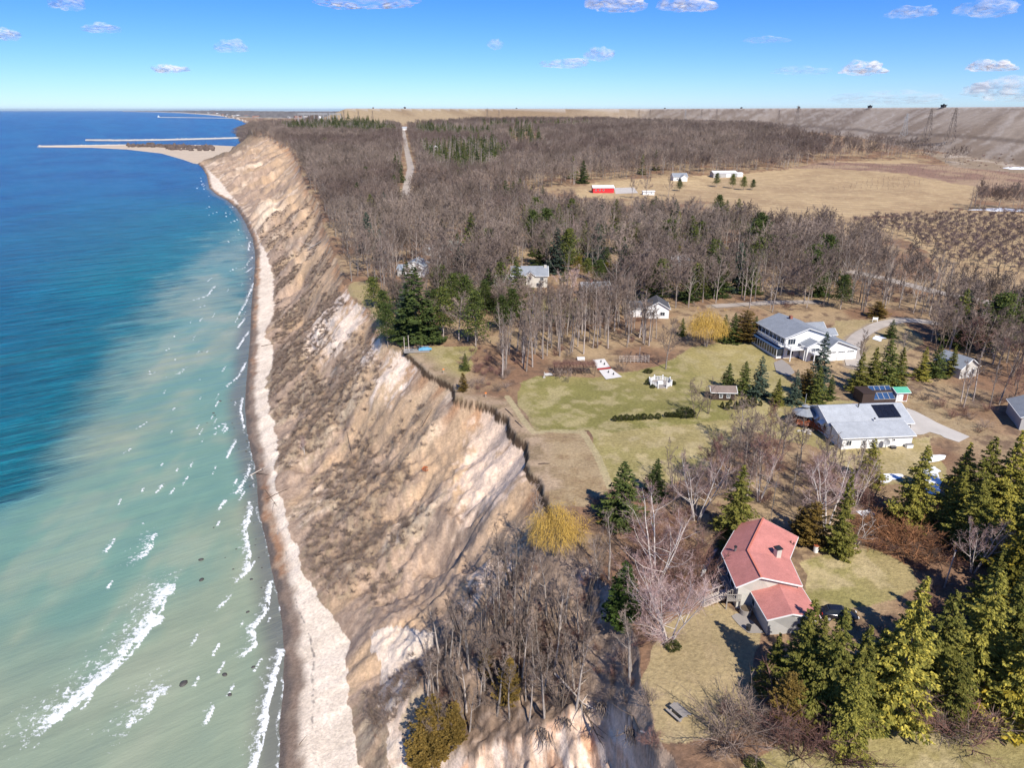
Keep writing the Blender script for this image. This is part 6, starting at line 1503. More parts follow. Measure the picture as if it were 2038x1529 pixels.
for sg in (-1, 1):
    b = MB(); b.bar(s0 + nn * sg, s1 + nn * sg, .12); b.bar(s0 + nn * sg + (0, 0, .9), s1 + nn * sg + (0, 0, .9), .08)
    for k in range(5): c = s0 + (s1 - s0) * k / 4 + nn * sg; b.bar(c - (0, 0, .3), c + (0, 0, .9), .09)
    b.build('handrail', M['wood_pale'], st)
# windows of the red house toward the lake and the front gable
def wall_window(e, p, q_, t, z, w, h, mull=1):
    p, q_ = np.array(p[:2]), np.array(q_[:2]); c = p + (q_ - p) * t; d = (q_ - p) / np.linalg.norm(q_ - p); nrm = np.array((d[1], -d[0])); rz = math.atan2(d[1], d[0])
    if np.dot(nrm, c - (np.array(wa[1][:2]))) < 0: nrm = -nrm
    b = MB(); o = c + nrm * .04; b.box((o[0], o[1], z), (w + .16, .10, h + .16), rz); f = b.build('window', M['white'], e)
    o = c + nrm * .075; b = MB(); b.box((o[0], o[1], z), (w, .07, h), rz); b.build('pane', M['glass'], f)
for t_ in (.2, .45, .7): wall_window(e, wl[1], wl[2], t_, 2.4, 1.3, 1.2)
for t_ in (.3, .65): wall_window(e, wl[0], wl[1], t_, 2.4, 1.6, 1.3)
wall_window(e, wl2[0], wl2[1], .18, 1.3, .8, .9); wall_window(e, wr_[1], wr_[2], .5, 2.0, 1.4, 1.2)
# yard things
def G3(px, py, dz=0): g = G(px, py); return (g.x, g.y, g.z + dz)
tbo = empty('wooden_tub', G3(1483, 1222), 0, 'round weathered tub against the garage corner of the red roofed house', 'tub')
b = MB(); b.bar((0, 0, -.1), (0, 0, .85), 1.5, n=20); b.build('side', M['deck'], tbo); b = MB(); b.bar((0, 0, .85), (0, 0, .9), 1.3, n=20); b.build('cover', M['soil'], tbo)
tbo = empty('trash_can', G3(1489, 1256), 0, 'small dark bin standing on the worn paving by the garage', 'bin'); b = MB(); b.bar((0, 0, 0), (0, 0, .8), .5, w2=.6, n=12); b.build('bin_body', M['dark'], tbo); b = MB(); b.bar((0, 0, .8), (0, 0, .86), .66, n=12); b.build('lid', M['dark'], tbo)
tbo = empty('white_barrel', G3(1623, 1099), 0, 'white plastic barrel at the foot of the narrow tall spruce', 'barrel'); b = MB(); b.bar((0, 0, 0), (0, 0, 1.1), .75, n=14); b.build('barrel_body', M['white'], tbo); b = MB(); b.bar((0, 0, 1.1), (0, 0, 1.18), .8, n=14); b.bar((0, 0, 1.18), (.1, 0, 1.3), .25, n=6); b.build('lid', M['reddeck'], tbo)
tag(drape('stone_paving_path', [(1465,1222),(1480,1225),(1500,1240),(1515,1255),(1520,1262),(1490,1262),(1470,1245),(1455,1228)], M['deck'], .08, .5), kind='structure')
tag(drape('garden_walk_path', [(1430,1090),(1424,1105),(1408,1130),(1400,1150),(1394,1150),(1400,1125),(1418,1098)], M['paving'], .08, .5), kind='structure')
# picnic table
g = G(1350, 1424); pt = empty('picnic_table', g, R(-55), 'weathered picnic table on the near dry lawn by the slipped bowl', 'picnic table')
b = MB()
for k in range(5): b.box((0, -.34 + k * .17, .76), (2.1, .15, .05))
b.build('tabletop', M['deck'], pt)
for s_ in (-1, 1): b = MB(); b.box((0, s_ * .78, .45), (2.1, .3, .05)); b.build('bench_seat', M['deck'], pt)
for s_ in (-1, 1): b = MB(); b.bar((s_ * .75, -.65, 0), (s_ * .75, .3, .74), .09); b.bar((s_ * .75, .65, 0), (s_ * .75, -.3, .74), .09); b.bar((s_ * .75, -.8, .4), (s_ * .75, .8, .4), .09); b.build('leg', M['deck'], pt)
# dark car
g = G(1668, 1230); car = empty('parked_car', (g.x, g.y, g.z + .02), R(-8), 'black parked car half hidden by the spruces beside the red roofed house', 'car')
secs = [(-2.35,.55,.62,.72),(-2.25,.42,.98,.84),(-1.75,.36,1.08,.90),(-.9,.34,1.06,.92),(.9,.34,1.00,.92),(1.7,.36,.92,.88),(2.2,.42,.80,.80),(2.35,.5,.66,.62)]
def loft(secs, prof):
    b = MB(); V = []; m = len(prof)
    for x, z0, z1, hw in secs:
        for u, v in prof: V.append((x, u * hw, z0 + v * (z1 - z0)))
    F = [(i * m + j, i * m + (j + 1) % m, (i + 1) * m + (j + 1) % m, (i + 1) * m + j) for i in range(len(secs) - 1) for j in range(m)]
    F += [tuple(range(m - 1, -1, -1)), tuple((len(secs) - 1) * m + j for j in range(m))]
    return b.add(V, F)
body = loft(secs, [(-.9, 0), (.9, 0), (1, .25), (1, .7), (.93, 1), (-.93, 1), (-1, .7), (-1, .25)]).build('body', M['carpaint'], car, True)
loft([(-1.95,.98,1.05,.78),(-1.5,1.0,1.50,.70),(-.6,1.0,1.60,.70),(.35,.98,1.56,.70),(1.15,.95,1.02,.78)], [(-1, 0), (1, 0), (.98, .4), (.88, 1), (-.88, 1), (-.98, .4)]).build('cabin_glass', M['glass'], car)
b = MB(); b.box((-.55, 0, 1.60), (1.7, 1.16, .05), taper=.95); b.build('roof', M['carpaint'], car)
for sx in (-1.42, 1.42):
    for sy in (-1, 1):
        b = MB(); b.bar((sx, sy * .72, .34), (sx, sy * .94, .34), .68, n=18); w_ = b.build('wheel', M['tyre'], car); b = MB(); b.bar((sx, sy * .945, .34), (sx, sy * .955, .34), .40, n=12); b.build('rim', M['steel_pale'], w_)
for sy in (-1, 1):
    b = MB(); b.box((2.28, sy * .58, .70), (.12, .32, .14)); b.build('headlight', M['white'], car); b = MB(); b.box((-2.28, sy * .62, .86), (.1, .24, .2)); b.build('tail_light', M['redlight'], car)
    b = MB(); b.box((.75, sy * .98, 1.02), (.16, .18, .12)); b.build('mirror', M['carpaint'], car)
# poles
g = G(1879, 1170); po = empty('utility_pole', g, 0, 'plain grey pole standing at the dark side of the yard', 'pole'); b = MB(); b.bar((0, 0, -.3), (.3, .1, 6.0), .20, w2=.14, n=8); b.build('shaft', M['wood_pale'], po); b = MB(); b.box((.3, .1, 6.02), (.3, .3, .08)); b.build('cap', M['steel'], po)
g = G(1533, 1040); po = empty('antenna_mast', g, 0, 'thin dark mast rising behind the red roof', 'mast'); b = MB(); b.bar((0, 0, -.3), (0, 0, 7.5), .10, n=6); b.build('shaft', M['steel'], po); b = MB(); b.bar((-.6, 0, 7.0), (.6, 0, 7.0), .04); b.bar((-.4, 0, 6.6), (.4, 0, 6.6), .04); b.build('antenna', M['steel'], po)
# ---------------- grey roofed house with solar panels
g0 = G(1673, 900); e = empty('grey_roofed_house', (65.0, 125.0, g0.z), R(5), 'pale ranch house with light grey roofs and a black solar array', 'house')
rect(e, 0, 17, 4.6, 14.4, 3.2, 5.5, M['grey_roof'], M['white_siding'], 'x', .5)
wing(e, (-.4, 4.05, 3.95), (14.9, 4.05, 3.95), (-.4, -.6, 2.75), (14.9, -.6, 2.75), (-.4, 4.5, 3.80), (14.9, 4.5, 3.80), -1.2, M['grey_roof'], M['white_siding'], inset=.4)
wing(e, (4.6, 4.6, 4.7), (-.55, 9.45, 5.52), (-.55, 4.0, 3.4), (-.56, 4.1, 3.42), (6.2, 6.5, 4.35), (6.1, 6.6, 4.36), 0, M['grey_roof'], M['white_siding'], walls=False) if False else None
b = MB()
for k in range(2):
    for j in range(4):
        x0, x1 = 10.6 + j * 1.22, 10.6 + j * 1.22 + 1.16; y0, y1 = 5.6 + k * 1.72, 5.6 + k * 1.72 + 1.66; zf = lambda y: 3.2 + (y - 4.1) / 5.4 * 2.3
        b.add([(x0, y0, zf(y0) + .10), (x1, y0, zf(y0) + .10), (x1, y1, zf(y1) + .10), (x0, y1, zf(y1) + .10), (x0, y0, zf(y0) + .15), (x1, y0, zf(y0) + .15), (x1, y1, zf(y1) + .15), (x0, y1, zf(y1) + .15)], [(4, 5, 6, 7), (0, 1, 5, 4), (1, 2, 6, 5), (2, 3, 7, 6), (3, 0, 4, 7)])
b.build('solar_panel', M['solar'], e)
window(e, .45 + .9, 0 - .22, 1.5, 1.0, 1.1); window(e, 3.4 + 1, -.22, 1.4, .7, 1.2); window(e, 10.6, -.22, 1.8, .5, .5, mull=0)
door(e, 4.4 + 1.0, -.22, 0, .95, 2.05)
for y_ in (6.5, 9.0, 11.5): window(e, 0, y_, 1.7, 1.2, 1.3, 'w')
for y_, nm in ((7.4, 0), (10.2, 0)):
    b = MB(); b.add([(-.02, y_ - .9, 3.0), (-.02, y_ + .9, 3.0), (-1.0, y_ + .9, 2.45), (-1.0, y_ - .9, 2.45), (-.02, y_ - .9, 2.94), (-.02, y_ + .9, 2.94), (-1.0, y_ + .9, 2.39), (-1.0, y_ - .9, 2.39)], [(0, 1, 2, 3), (7, 6, 5, 4), (2, 6, 7, 3), (0, 3, 7, 4), (1, 5, 6, 2)]); b.build('awning', M['white'], e)
pipe(e, (7.6, 8.6, 5.1), .7, .16, M['dark']); pipe(e, (7.9, 8.9, 5.1), .9, .10, M['dark'], False); pipe(e, (9.2, 4.9, 3.6), .5, .25, M['white'])
b = MB(); b.box((17.02, 9.5, 1.25), (.1, 5.0, 2.3)); b.build('garage_door', M['white'], e)
b = MB(); b.bar((-.9, 14.2, -.5), (-.9, 14.2, 6.2), .07); b.build('mast', M['steel_pale'], e)
ds = empty('satellite_dish', e.matrix_basis @ Vector((8.6, -1.0, 0)), R(-20), 'grey satellite dish against the front wall of the grey roofed house', 'dish')
b = MB(); b.bar((0, 0, -.2), (0, 0, 1.5), .1, n=6); b.build('post', M['steel'], ds)
b = MB(); n_ = 18; V = [(0, -.12, 1.9)]; F = []
for k in range(n_): a = k / n_ * 6.283; V.append((math.cos(a) * .62, -.34 + math.sin(a) * .18, 1.9 + math.sin(a) * .6))
V2 = [(x, y + .05, z) for x, y, z in V]; V += V2
for k in range(n_): F += [(0, 1 + k, 1 + (k + 1) % n_), (n_ + 1, n_ + 2 + (k + 1) % n_, n_ + 2 + k), (1 + k, n_ + 2 + k, n_ + 2 + (k + 1) % n_, 1 + (k + 1) % n_)]
b.add(V, F); b.build('reflector', M['steel_pale'], ds); b = MB(); b.bar((0, -.1, 1.5), (0, -.75, 1.95), .04); b.build('feed_arm', M['steel'], ds)
for dx_, sz, lb, mt in ((7.0, (.6, .4, .6), 'small grey box at the wall foot left of the dish', 'steel'), (10.3, (1.0, .6, .7), 'dark air unit right of the dish', 'dark'), (13.6, (1.3, .7, 1.0), 'white tank at the right corner of the front wall', 'white')):
    q_ = e.matrix_basis @ Vector((dx_, -.9, 0)); u = empty('utility_box', q_, R(5), lb, 'box'); b = MB(); b.box((0, 0, sz[2] / 2), sz); b.build('case', M[mt], u); b = MB(); b.box((0, 0, sz[2] + .03), (sz[0] * 1.05, sz[1] * 1.05, .06)); b.build('lid', M['steel'], u)
# gazebo and ramp
g = G(1598, 846); gz_ = empty('gazebo', g, R(10), 'octagonal grey roofed gazebo on a red stained platform beside the grey roofed house', 'gazebo')
oct_ = lambda r_, a0=22.5: [(math.cos(R(a0 + k * 45)) * r_, math.sin(R(a0 + k * 45)) * r_) for k in range(8)]
b = MB(); b.prism(oct_(2.3), .75, .9); b.build('platform', M['reddeck'], gz_)
b = MB()
for k, (x, y) in enumerate(oct_(2.15)): b.bar((x, y, -.2), (x, y, .75), .14)
b.build('footing', M['wood_dark'], gz_)
b = MB(); ring = oct_(2.2); railing(b, ring + [ring[0]], .9, .85, .22); b.build('railing', M['reddeck'], gz_)
for x, y in oct_(2.1): b = MB(); b.bar((x, y, .9), (x, y, 3.0), .13); b.build('post', M['wood_dark'], gz_)
b = MB(); lo_ = oct_(2.65); V = [(x, y, 2.95) for x, y in lo_] + [(x * .25, y * .25, 3.95) for x, y in lo_] + [(x, y, 2.85) for x, y in lo_]; F = [(k, (k + 1) % 8, 8 + (k + 1) % 8, 8 + k) for k in range(8)] + [(16 + k, 16 + (k + 1) % 8, (k + 1) % 8, k) for k in range(8)] + [tuple(range(8, 16)), tuple(range(23, 15, -1))]
b.add(V, F); rf = b.build('roof', M['slate_roof'], gz_)
b = MB(); b.prism(oct_(.6), 3.95, 4.35); b.build('cupola', M['wood_dark'], rf); b = MB(); V = [(x, y, 4.35) for x, y in oct_(.9)] + [(0, 0, 4.8)]; b.add(V, [(k, (k + 1) % 8, 8) for k in range(8)] + [tuple(range(7, -1, -1))]); b.build('cupola_roof', M['slate_roof'], rf)
rp = empty('wooden_ramp', (0, 0, 0), 0, 'red stained wooden ramp with rails from gazebo to the house', 'ramp')
r0_, r1_ = np.array(G3(1612, 850, .85)), np.array(G3(1650, 868, .75)); d = r1_ - r0_; nn = np.array((-d[1], d[0], 0)); nn = nn / np.linalg.norm(nn) * .8
b = MB(); b.add([r0_ - nn, r1_ - nn, r1_ + nn, r0_ + nn, r0_ - nn - (0, 0, .14), r1_ - nn - (0, 0, .14), r1_ + nn - (0, 0, .14), r0_ + nn - (0, 0, .14)], [(0, 1, 2, 3), (7, 6, 5, 4), (0, 4, 5, 1), (2, 6, 7, 3), (1, 5, 6, 2), (3, 7, 4, 0)]); b.build('walkway', M['reddeck'], rp)
for sg in (-1, 1):
    b = MB(); b.bar(r0_ + nn * sg + (0, 0, .9), r1_ + nn * sg + (0, 0, .9), .1); b.bar(r0_ + nn * sg + (0, 0, .45), r1_ + nn * sg + (0, 0, .45), .08)
    for k in range(7): c = r0_ + d * k / 6 + nn * sg; b.bar(c - (0, 0, .9), c + (0, 0, .9), .10)
    b.build('rail', M['reddeck'], rp)
rk = MB()
rs = np.random.RandomState(8)
for k in range(16):
    c = G3(1588 + rs.rand() * 26, 856 + rs.rand() * 8); V_, F_ = lump((c[0], c[1], c[2] + .05), rs.uniform(.2, .45), k + 900, 1, (1.2, 1, .6)); rk.add(V_, F_)
tag(rk.build('garden_rocks', M['rock']), 'pale rocks heaped below the gazebo', 'rocks', kind='stuff')
# glass roofed shed
sh = empty('glass_roofed_shed', (79.8, 148.0, G(1710, 806).z), R(4), 'dark shed with a sloping glass roof and a green roofed porch at its right end', 'shed')
b = MB(); b.box((1.4, 2, 1.2), (2.8, 4, 2.8)); b.box((1.4, 2, 2.68), (3.1, 4.3, .14)); b.build('shed_room', M['brown_siding'], sh)
b = MB(); b.box((5.5, 3.0, 1.1), (5.3, 2.0, 2.4)); b.build('wall', M['brown_siding'], sh)
b = MB(); b.box((5.5, .35, .4), (5.3, .12, 1.0)); b.build('front_wall', M['brown_siding'], sh)
for j in range(4):
    x0 = 2.95 + j * 1.3; f_ = MB()
    for xx in (x0, x0 + 1.24): f_.bar((xx, .3, .92), (xx, 3.6, 2.95), .09)
    for t_ in (0, .5, 1): f_.bar((x0, .3 + 3.3 * t_, .93 + 2.03 * t_), (x0 + 1.24, .3 + 3.3 * t_, .93 + 2.03 * t_), .08)
    fr = f_.build('glass_panel', M['steel_pale'], sh); b = MB(); b.add([(x0, .3, .88), (x0 + 1.24, .3, .88), (x0 + 1.24, 3.6, 2.9), (x0, 3.6, 2.9), (x0, .3, .84), (x0 + 1.24, .3, .84), (x0 + 1.24, 3.6, 2.86), (x0, 3.6, 2.86)], [(0, 1, 2, 3), (7, 6, 5, 4)]); b.build('pane', M['blueglass'], fr)
rect(sh, 8.7, 11.4, 1.0, 4.0, 2.3, 3.0, M['green_metal'], M['white_siding'], 'x', .35)
door(sh, 9.6, 1.0, 0, .8, 1.9); b = MB(); b.box((10.8, .97, 1.0), (.9, .08, 1.6)); b.build('brick_panel', M['brick'], sh)
# white covered boat
g = G(1862, 917); bo = empty('covered_boat', g, R(20), 'small white covered boat on the straw lawn beside the east spruces', 'boat')
loft([(-2.4,.1,.55,.85),(-.5,.05,.6,1.0),(1.2,.1,.62,.8),(2.3,.35,.7,.15)], [(-.55, 0), (.55, 0), (1, .7), (1, 1), (-1, 1), (-1, .7)]).build('hull', M['white'], bo, True); loft([(-2.3,.6,.75,.8),(-.5,.62,1.05,.9),(1.2,.64,.9,.7),(2.2,.72,.75,.12)], [(-1, 0), (1, 0), (.5, 1), (-.5, 1)]).build('cover', M['white'], bo)
# ---------------- white two storey house
zg = G(1563, 722).z
e = empty('white_house', (73.6, 180.5, zg), R(10.5), 'large white two storey house with grey roofs and a long glazed lakeward front', 'house')
rect(e, 0, 12.4, 0, 14.5, 6.0, 8.4, M['slate_roof'], M['white_siding'], 'y', .6)
rect(e, 9.6, 18.6, -4.6, 5.5, 3.3, 5.9, M['slate_roof'], M['white_siding'], 'y', .5, off=.28)
rect(e, 4.4, 9.4, -3.6, -.6, 4.3, 5.6, M['slate_roof'], M['white_siding'], 'y', .4)
for (x0, x1, y0, y1, ev, rg_) in ((13.0, 18.5, 10.0, 14.0, 4.2, 6.0), (13.1, 19.5, 6.2, 9.6, 3.8, 5.3), (15.5, 20.5, 14.6, 17.5, 3.0, 4.2)): rect(e, x0, x1, y0, y1, ev, rg_, M['slate_roof'], M['white_siding'], 'x', .3)
b = MB(); b.box((-1.0, 7.3, .15), (2.0, 14.2, .9)); b.build('sunroom_base', M['white_siding'], e)
b = MB(); b.add([(-2.15, .1, 2.75), (-2.15, 14.5, 2.75), (-.02, 14.5, 3.25), (-.02, .1, 3.25), (-2.15, .1, 2.62), (-2.15, 14.5, 2.62), (-.02, 14.5, 3.12), (-.02, .1, 3.12)], [(0, 3, 2, 1), (4, 5, 6, 7), (0, 1, 5, 4), (0, 4, 7, 3), (1, 2, 6, 5)]); b.build('sunroom_roof', M['blueglass'], e)
b = MB(); b.box((-1.0, 7.3, 1.6), (1.8, 14.0, 2.0)); b.build('sunroom_interior', M['glass'], e)
for k in range(11): window(e, -1.93, .85 + k * 1.3, 1.6, 1.12, 1.95, 'w', mull=0)
for k in range(7): window(e, -.02, 1.2 + k * 2.02, 4.6, 1.6, 1.5, 'w', mull=1)
b = MB(); b.box((-.6, 7.2, 3.38), (1.2, 14.3, .12)); railing(b, [(-1.15, .1), (-1.15, 14.4)], 3.44, .9, .3); b.build('balcony', M['white'], e)
window(e, 1.8, -.02, 4.7, 2.2, 1.6, 's', mull=2); window(e, 1.8, -.02, 1.6, 1.8, 1.6, 's', mull=1); window(e, 6.8, -3.62, 3.1, 2.4, 1.2, 's', mull=1); window(e, 6.8, -3.62, 1.0, 2.4, 1.4, 's', mull=1)
b = MB(); b.box((2.2, -1.5, 3.2), (4.2, 3.0, .16)); railing(b, [(.15, -.1), (.15, -2.95), (4.25, -2.95)], 3.28, .95, .3)
for x, y in ((.2, -2.9), (4.2, -2.9)): b.bar((x, y, -1), (x, y, 3.2), .2)
b.build('front_balcony', M['white'], e)
b = MB(); b.box((7.0, -5.0, 2.7), (4.0, 2.4, .14)); railing(b, [(5.1, -3.9), (5.1, -6.1), (8.9, -6.1), (8.9, -3.9)], 2.77, .95, .3)
for x, y in ((5.1, -6.1), (8.9, -6.1)): b.bar((x, y, -1), (x, y, 2.7), .2)
b.build('lower_balcony', M['white'], e)
for k in range(3): b = MB(); b.box((11.3 + k * 2.7, -4.66, 1.1), (2.3, .1, 2.1)); b.build('garage_door', M['white'], e)
for k in range(3): window(e, 11.3 + k * 2.7, -4.62, 2.6, 1.9, .4, 's', mull=3)
b = MB(); b.box((6.3, 9, 8.6), (.7, .9, 1.2)); b.build('chimney', M['brick'], e)
tag(drape('terrace_path', [(1540,722),(1556,716),(1572,728),(1582,742),(1570,750),(1545,742)], M['deck'], .1, .6), kind='structure')
# ---------------- smaller buildings
def box_house(name, px, py, rot, w, d, eave, ridge, rm, wm, label, axis='x', wins=(), cat='house', sink=0.0, oh=.4):
    g = G(px, py); e = empty(name, (g.x, g.y, g.z - sink), R(rot), label, cat); rect(e, -w / 2, w / 2, 0, d, eave, ridge, M[rm], M[wm], axis, oh)
    for (x, z, ww, hh) in wins: window(e, x, 0, z, ww, hh)
    return e
e = box_house('garden_shed', 1439, 797, -4, 5.2, 3.2, 2.1, 3.1, 'brown_roof', 'brown_siding', 'dark brown garden shed with two pale windows behind the conical shrubs', 'x', ((-.6, 1.2, .7, 1.1), (1.1, 1.2, .7, 1.1)), 'shed')
e = box_house('grey_cottage', 1925, 752, 22, 6.0, 7.0, 2.9, 5.2, 'slate_roof', 'tan_siding', 'small grey steep roofed cottage among the bare trees at the right', 'y', ((-1.2, 1.3, 1, 1.1), (1.4, 1.3, .9, 1.9))); door(e, .3, 0, 0, .9, 2.0)
e = box_house('white_cottage', 1308, 634, -6, 7.2, 8.5, 3.3, 5.6, 'dark_roof', 'white_siding', 'white gabled cottage with a dark roof above the pale grove', 'y', ((-1.8, 1.6, 1.4, 1.2), (1.6, 1.6, 1.4, 1.2)))
rect(e, -8.5, -4.1, 2, 8, 2.8, 4.5, M['dark_roof'], M['white_siding'], 'x', .3)
e = box_house('low_grey_house', 1188, 592, 8, 10, 7, 3.0, 5.0, 'slate_roof', 'grey_siding', 'low house with a wide grey hipped looking roof behind the pale grove', 'x', ((-2.5, 1.5, 1.4, 1.1), (2, 1.5, 1.4, 1.1))); rect(e, 2.2, 7.5, -3.5, .2, 2.8, 4.3, M['brown_roof'], M['grey_siding'], 'y', .3)
b = MB(); b.box((-1.5, 3.6, 5.2), (.9, .9, 1.2)); b.build('chimney', M['brick'], e)
e = box_house('large_grey_house', 1054, 573, 0, 13.5, 8, 4.6, 7.6, 'slate_roof', 'tan_siding', 'large house with a wide grey roof and a small front gable behind the pines', 'x', ((-4.6, 3.4, 1.3, 1.2), (4.6, 3.4, 1.3, 1.2), (-4.6, 1.2, 1.3, 1.3), (-1, 1.2, 1.8, 1.3), (3.6, 1.2, 2.2, 1.5)))
rect(e, -1.4, 1.8, -.9, 3.0, 4.9, 6.3, M['slate_roof'], M['tan_siding'], 'y', .3, .5); window(e, .2, -.92, 4.0, 1.0, .9)
rect(e, -13.5, -7.3, .8, 7, 2.8, 4.4, M['white'], M['white_siding'], 'x', .3); b = MB(); b.box((-10, -1.6, 1.0), (7, 4, .15)); railing(b, [(-13.4, -.2), (-13.4, -3.5), (-6.6, -3.5)], 1.08, .9, .4); b.build('deck', M['white'], e)
b = MB(); b.box((6.0, 3.6, 7.2), (1, 1, 1.6)); b.build('chimney', M['tan_siding'], e)
e = box_house('blue_cottage', 826, 552, -4, 8, 9, 4.4, 6.6, 'blue_roof', 'white_siding', 'pale cottage with stepped blue grey roofs near the bluff rim', 'y', ((-1.8, 3.0, 1.3, 1.1), (1.8, 3.0, 1.3, 1.1))); rect(e, -7.5, -4.2, 1.5, 8, 2.8, 4.3, M['blue_roof'], M['grey_siding'], 'x', .3)
e = box_house('brick_house', 886, 512, -22, 10, 8, 3.6, 7.0, 'green_grey_roof', 'brick', 'red brick house with a steep mossy grey roof among bare trees', 'x', ((-2.5, 1.8, 1.3, 1.1), (2.5, 1.8, 1.3, 1.1))); rect(e, -3, 0, -1.6, 2.5, 3.6, 6.0, M['green_grey_roof'], M['white_siding'], 'y', .3); rect(e, -11.5, -5.3, 1, 7, 2.8, 4.6, M['grey_roof'], M['grey_siding'], 'x', .3)
e = box_house('red_barn', 1201, 384, 2, 16.5, 9, 4.0, 5.6, 'white', 'red_siding', 'long bright red barn with a pale roof on the field edge', 'x', (), 'barn'); b = MB(); b.box((4.5, -.04, 1.6), (4, .1, 3.2)); b.build('door', M['red_siding'], e)
for x_ in (-6, -3, 0): window(e, x_, 0, 2.2, 1.2, .9, mull=0)
e = box_house('white_trailer', 1291, 388, 4, 9, 3.2, 2.8, 3.2, 'white', 'white_siding', 'long white trailer beside the bare trees east of the red barn', 'x', ((-2, 1.6, 1, .8), (2, 1.6, 1, .8)), 'trailer')
e = box_house('grey_farmhouse', 1354, 360, 6, 13, 9, 3.6, 6.6, 'slate_roof', 'white_siding', 'grey roofed farmhouse at the edge of the far wood', 'x', ((-3, 1.8, 1.3, 1.1), (3, 1.8, 1.3, 1.1))); rect(e, -1, 5, -4, .4, 3.2, 5.6, M['slate_roof'], M['white_siding'], 'y', .3)
e = box_house('farm_building', 1443, 353, 3, 22, 11, 4.0, 5.6, 'white', 'grey_siding', 'long grey farm building with a white metal roof beside the pines', 'x', (), 'barn'); rect(e, 11.8, 17, 1, 9, 3, 4.2, M['white'], M['white_siding'], 'x', .3); b = MB(); b.box((3, -.05, 1.7), (4, .1, 3.2)); b.build('door', M['white'], e)
e = box_house('grey_bungalow', 1356, 532, 10, 9, 7, 2.9, 4.6, 'grey_roof', 'grey_siding', 'half hidden grey bungalow beside the yellow pines', 'x', ((-2, 1.5, 1.2, 1),))
e = box_house('far_white_house', 866, 300, 0, 14, 9, 4, 7, 'white', 'white_siding', 'tiny white roofed house among evergreens right of the far road', 'x', ())
e = box_house('roadside_house', 802, 259, 0, 15, 9, 4, 7, 'grey_roof', 'white_siding', 'tiny pale house at the far end of the long road', 'x', ())
e = box_house('dark_roofed_house', 2078, 862, -20, 9, 10, 3.0, 5.2, 'slate_roof', 'grey_siding', 'grey house cut off by the right edge of the frame', 'y', ((-2, 1.5, 1.2, 1),))
# lawn terrace with white rails
g = G(1314, 766); te = empty('railed_terrace', g, 0, 'round garden terrace ringed by white rails and planters', 'terrace')
b = MB(); b.prism(oct_(2.7), 0, .35); b.build('floor', M['deck'], te)
o8 = oct_(2.75)
for k in range(8):
    if k == 5: continue
    b = MB(); railing(b, [o8[k], o8[(k + 1) % 8]], .35, .9, .16); b.build('rail', M['white'], te)
for x, y in o8: b = MB(); b.bar((x, y, 0), (x, y, 1.55), .2); b.box((x, y, 1.6), (.3, .3, .1)); b.build('post', M['white'], te)
b = MB(); b.box((0, 0, .6), (1.2, 1.2, .5)); b.build('planter', M['white'], te)
for k, (x, y) in enumerate(oct_(3.3, 0)[:6]):
    s_ = empty('round_shrub', (g.x + x, g.y + y, gz(g.x + x, g.y + y) - .05), k, 'small round shrub %s of the white railed terrace' % ('east', 'north east', 'north', 'north west', 'west', 'south west')[k], 'shrub'); link('trunk', PROTO['round'][0], s_); link('crown', PROTO['round'][1], s_)
# pergola with vines, paved squares, trellis
g = G(1145, 748); pe = empty('vine_pergola', g, R(3), 'long low pergola buried under reddish leafless vines', 'pergola')
for i_ in range(5):
    for y in (0, 3): b = MB(); b.bar((-5 + i_ * 2.5, y, -.2), (-5 + i_ * 2.5, y, 2.2), .15); b.build('post', M['wood_dark'], pe)
b = MB(); b.bar((-5.4, 0, 2.2), (5.4, 0, 2.2), .14); b.bar((-5.4, 3, 2.2), (5.4, 3, 2.2), .14)
for i_ in range(14): b.bar((-5.2 + i_ * .8, -.4, 2.32), (-5.2 + i_ * .8, 3.4, 2.32), .09)
b.build('beam', M['wood_dark'], pe)
tm = TM(); rs = np.random.RandomState(4); n_ = 5200
c = np.stack([rs.uniform(-5.6, 5.4, n_), rs.uniform(-.7, 3.7, n_), 2.35 + rs.rand(n_) ** 1.4 * .8], -1); c[:, 2] -= (rs.rand(n_) < .25) * rs.uniform(0, 1.6, n_) * (c[:, 1] < 0)
dv = rs.normal(0, 1, (n_, 3)) * (1, 1, .5); dv /= np.linalg.norm(dv, axis=1, keepdims=True); slivers(tm, rs, c, dv, rs.uniform(.4, 1.0, n_), .02)
link('vines', tm.mesh('vines', M['twig_red']), pe)
for poly, lb in (([(1179,717),(1203,715),(1214,731),(1188,734)], 'upper white paved square with garden ornaments'), ([(1192,738),(1217,735),(1238,751),(1206,756)], 'lower white paved square on the lawn')):
    P = PW(poly); o = drape('paved_square', P, M['paving'], .12, .5, True); tag(o, lb, 'paving')
P = PW([(1188,735),(1214,732),(1217,734),(1190,737.5)]); tag(drape('red_border', P, M['redpaint'], .18, .4, True), 'red strip between the two white paved squares', 'border')
for (px, py, lb) in ((1196,722,'dark garden ornament on the upper paved square'),(1203,727,'second dark ornament on the upper paved square'),(1211,743,'small dark ornament on the lower paved square'),(1221,747,'right ornament on the lower paved square')):
    o_ = empty('garden_ornament', G3(px, py, .15), 0, lb, 'ornament'); b = MB(); b.bar((0, 0, 0), (0, 0, .35), .3, n=8); b.build('base', M['dark'], o_); b = MB(); b.bar((0, 0, .35), (0, 0, .6), .12, w2=.2, n=6); b.build('figure', M['dark'], o_)
g = G(1262, 722); tr_ = empty('garden_trellis', g, R(2), 'weathered wooden trellis fence on the north edge of the lawn', 'trellis')
for i_ in range(9): b = MB(); b.bar((-4 + i_, 0, -.1), (-4 + i_, 0, 2.0), .1); b.build('post', M['wood_pale'], tr_)
b = MB()
for z in (.5, 1.0, 1.5, 2.0): b.bar((-4, 0, z), (4, 0, z), .07)
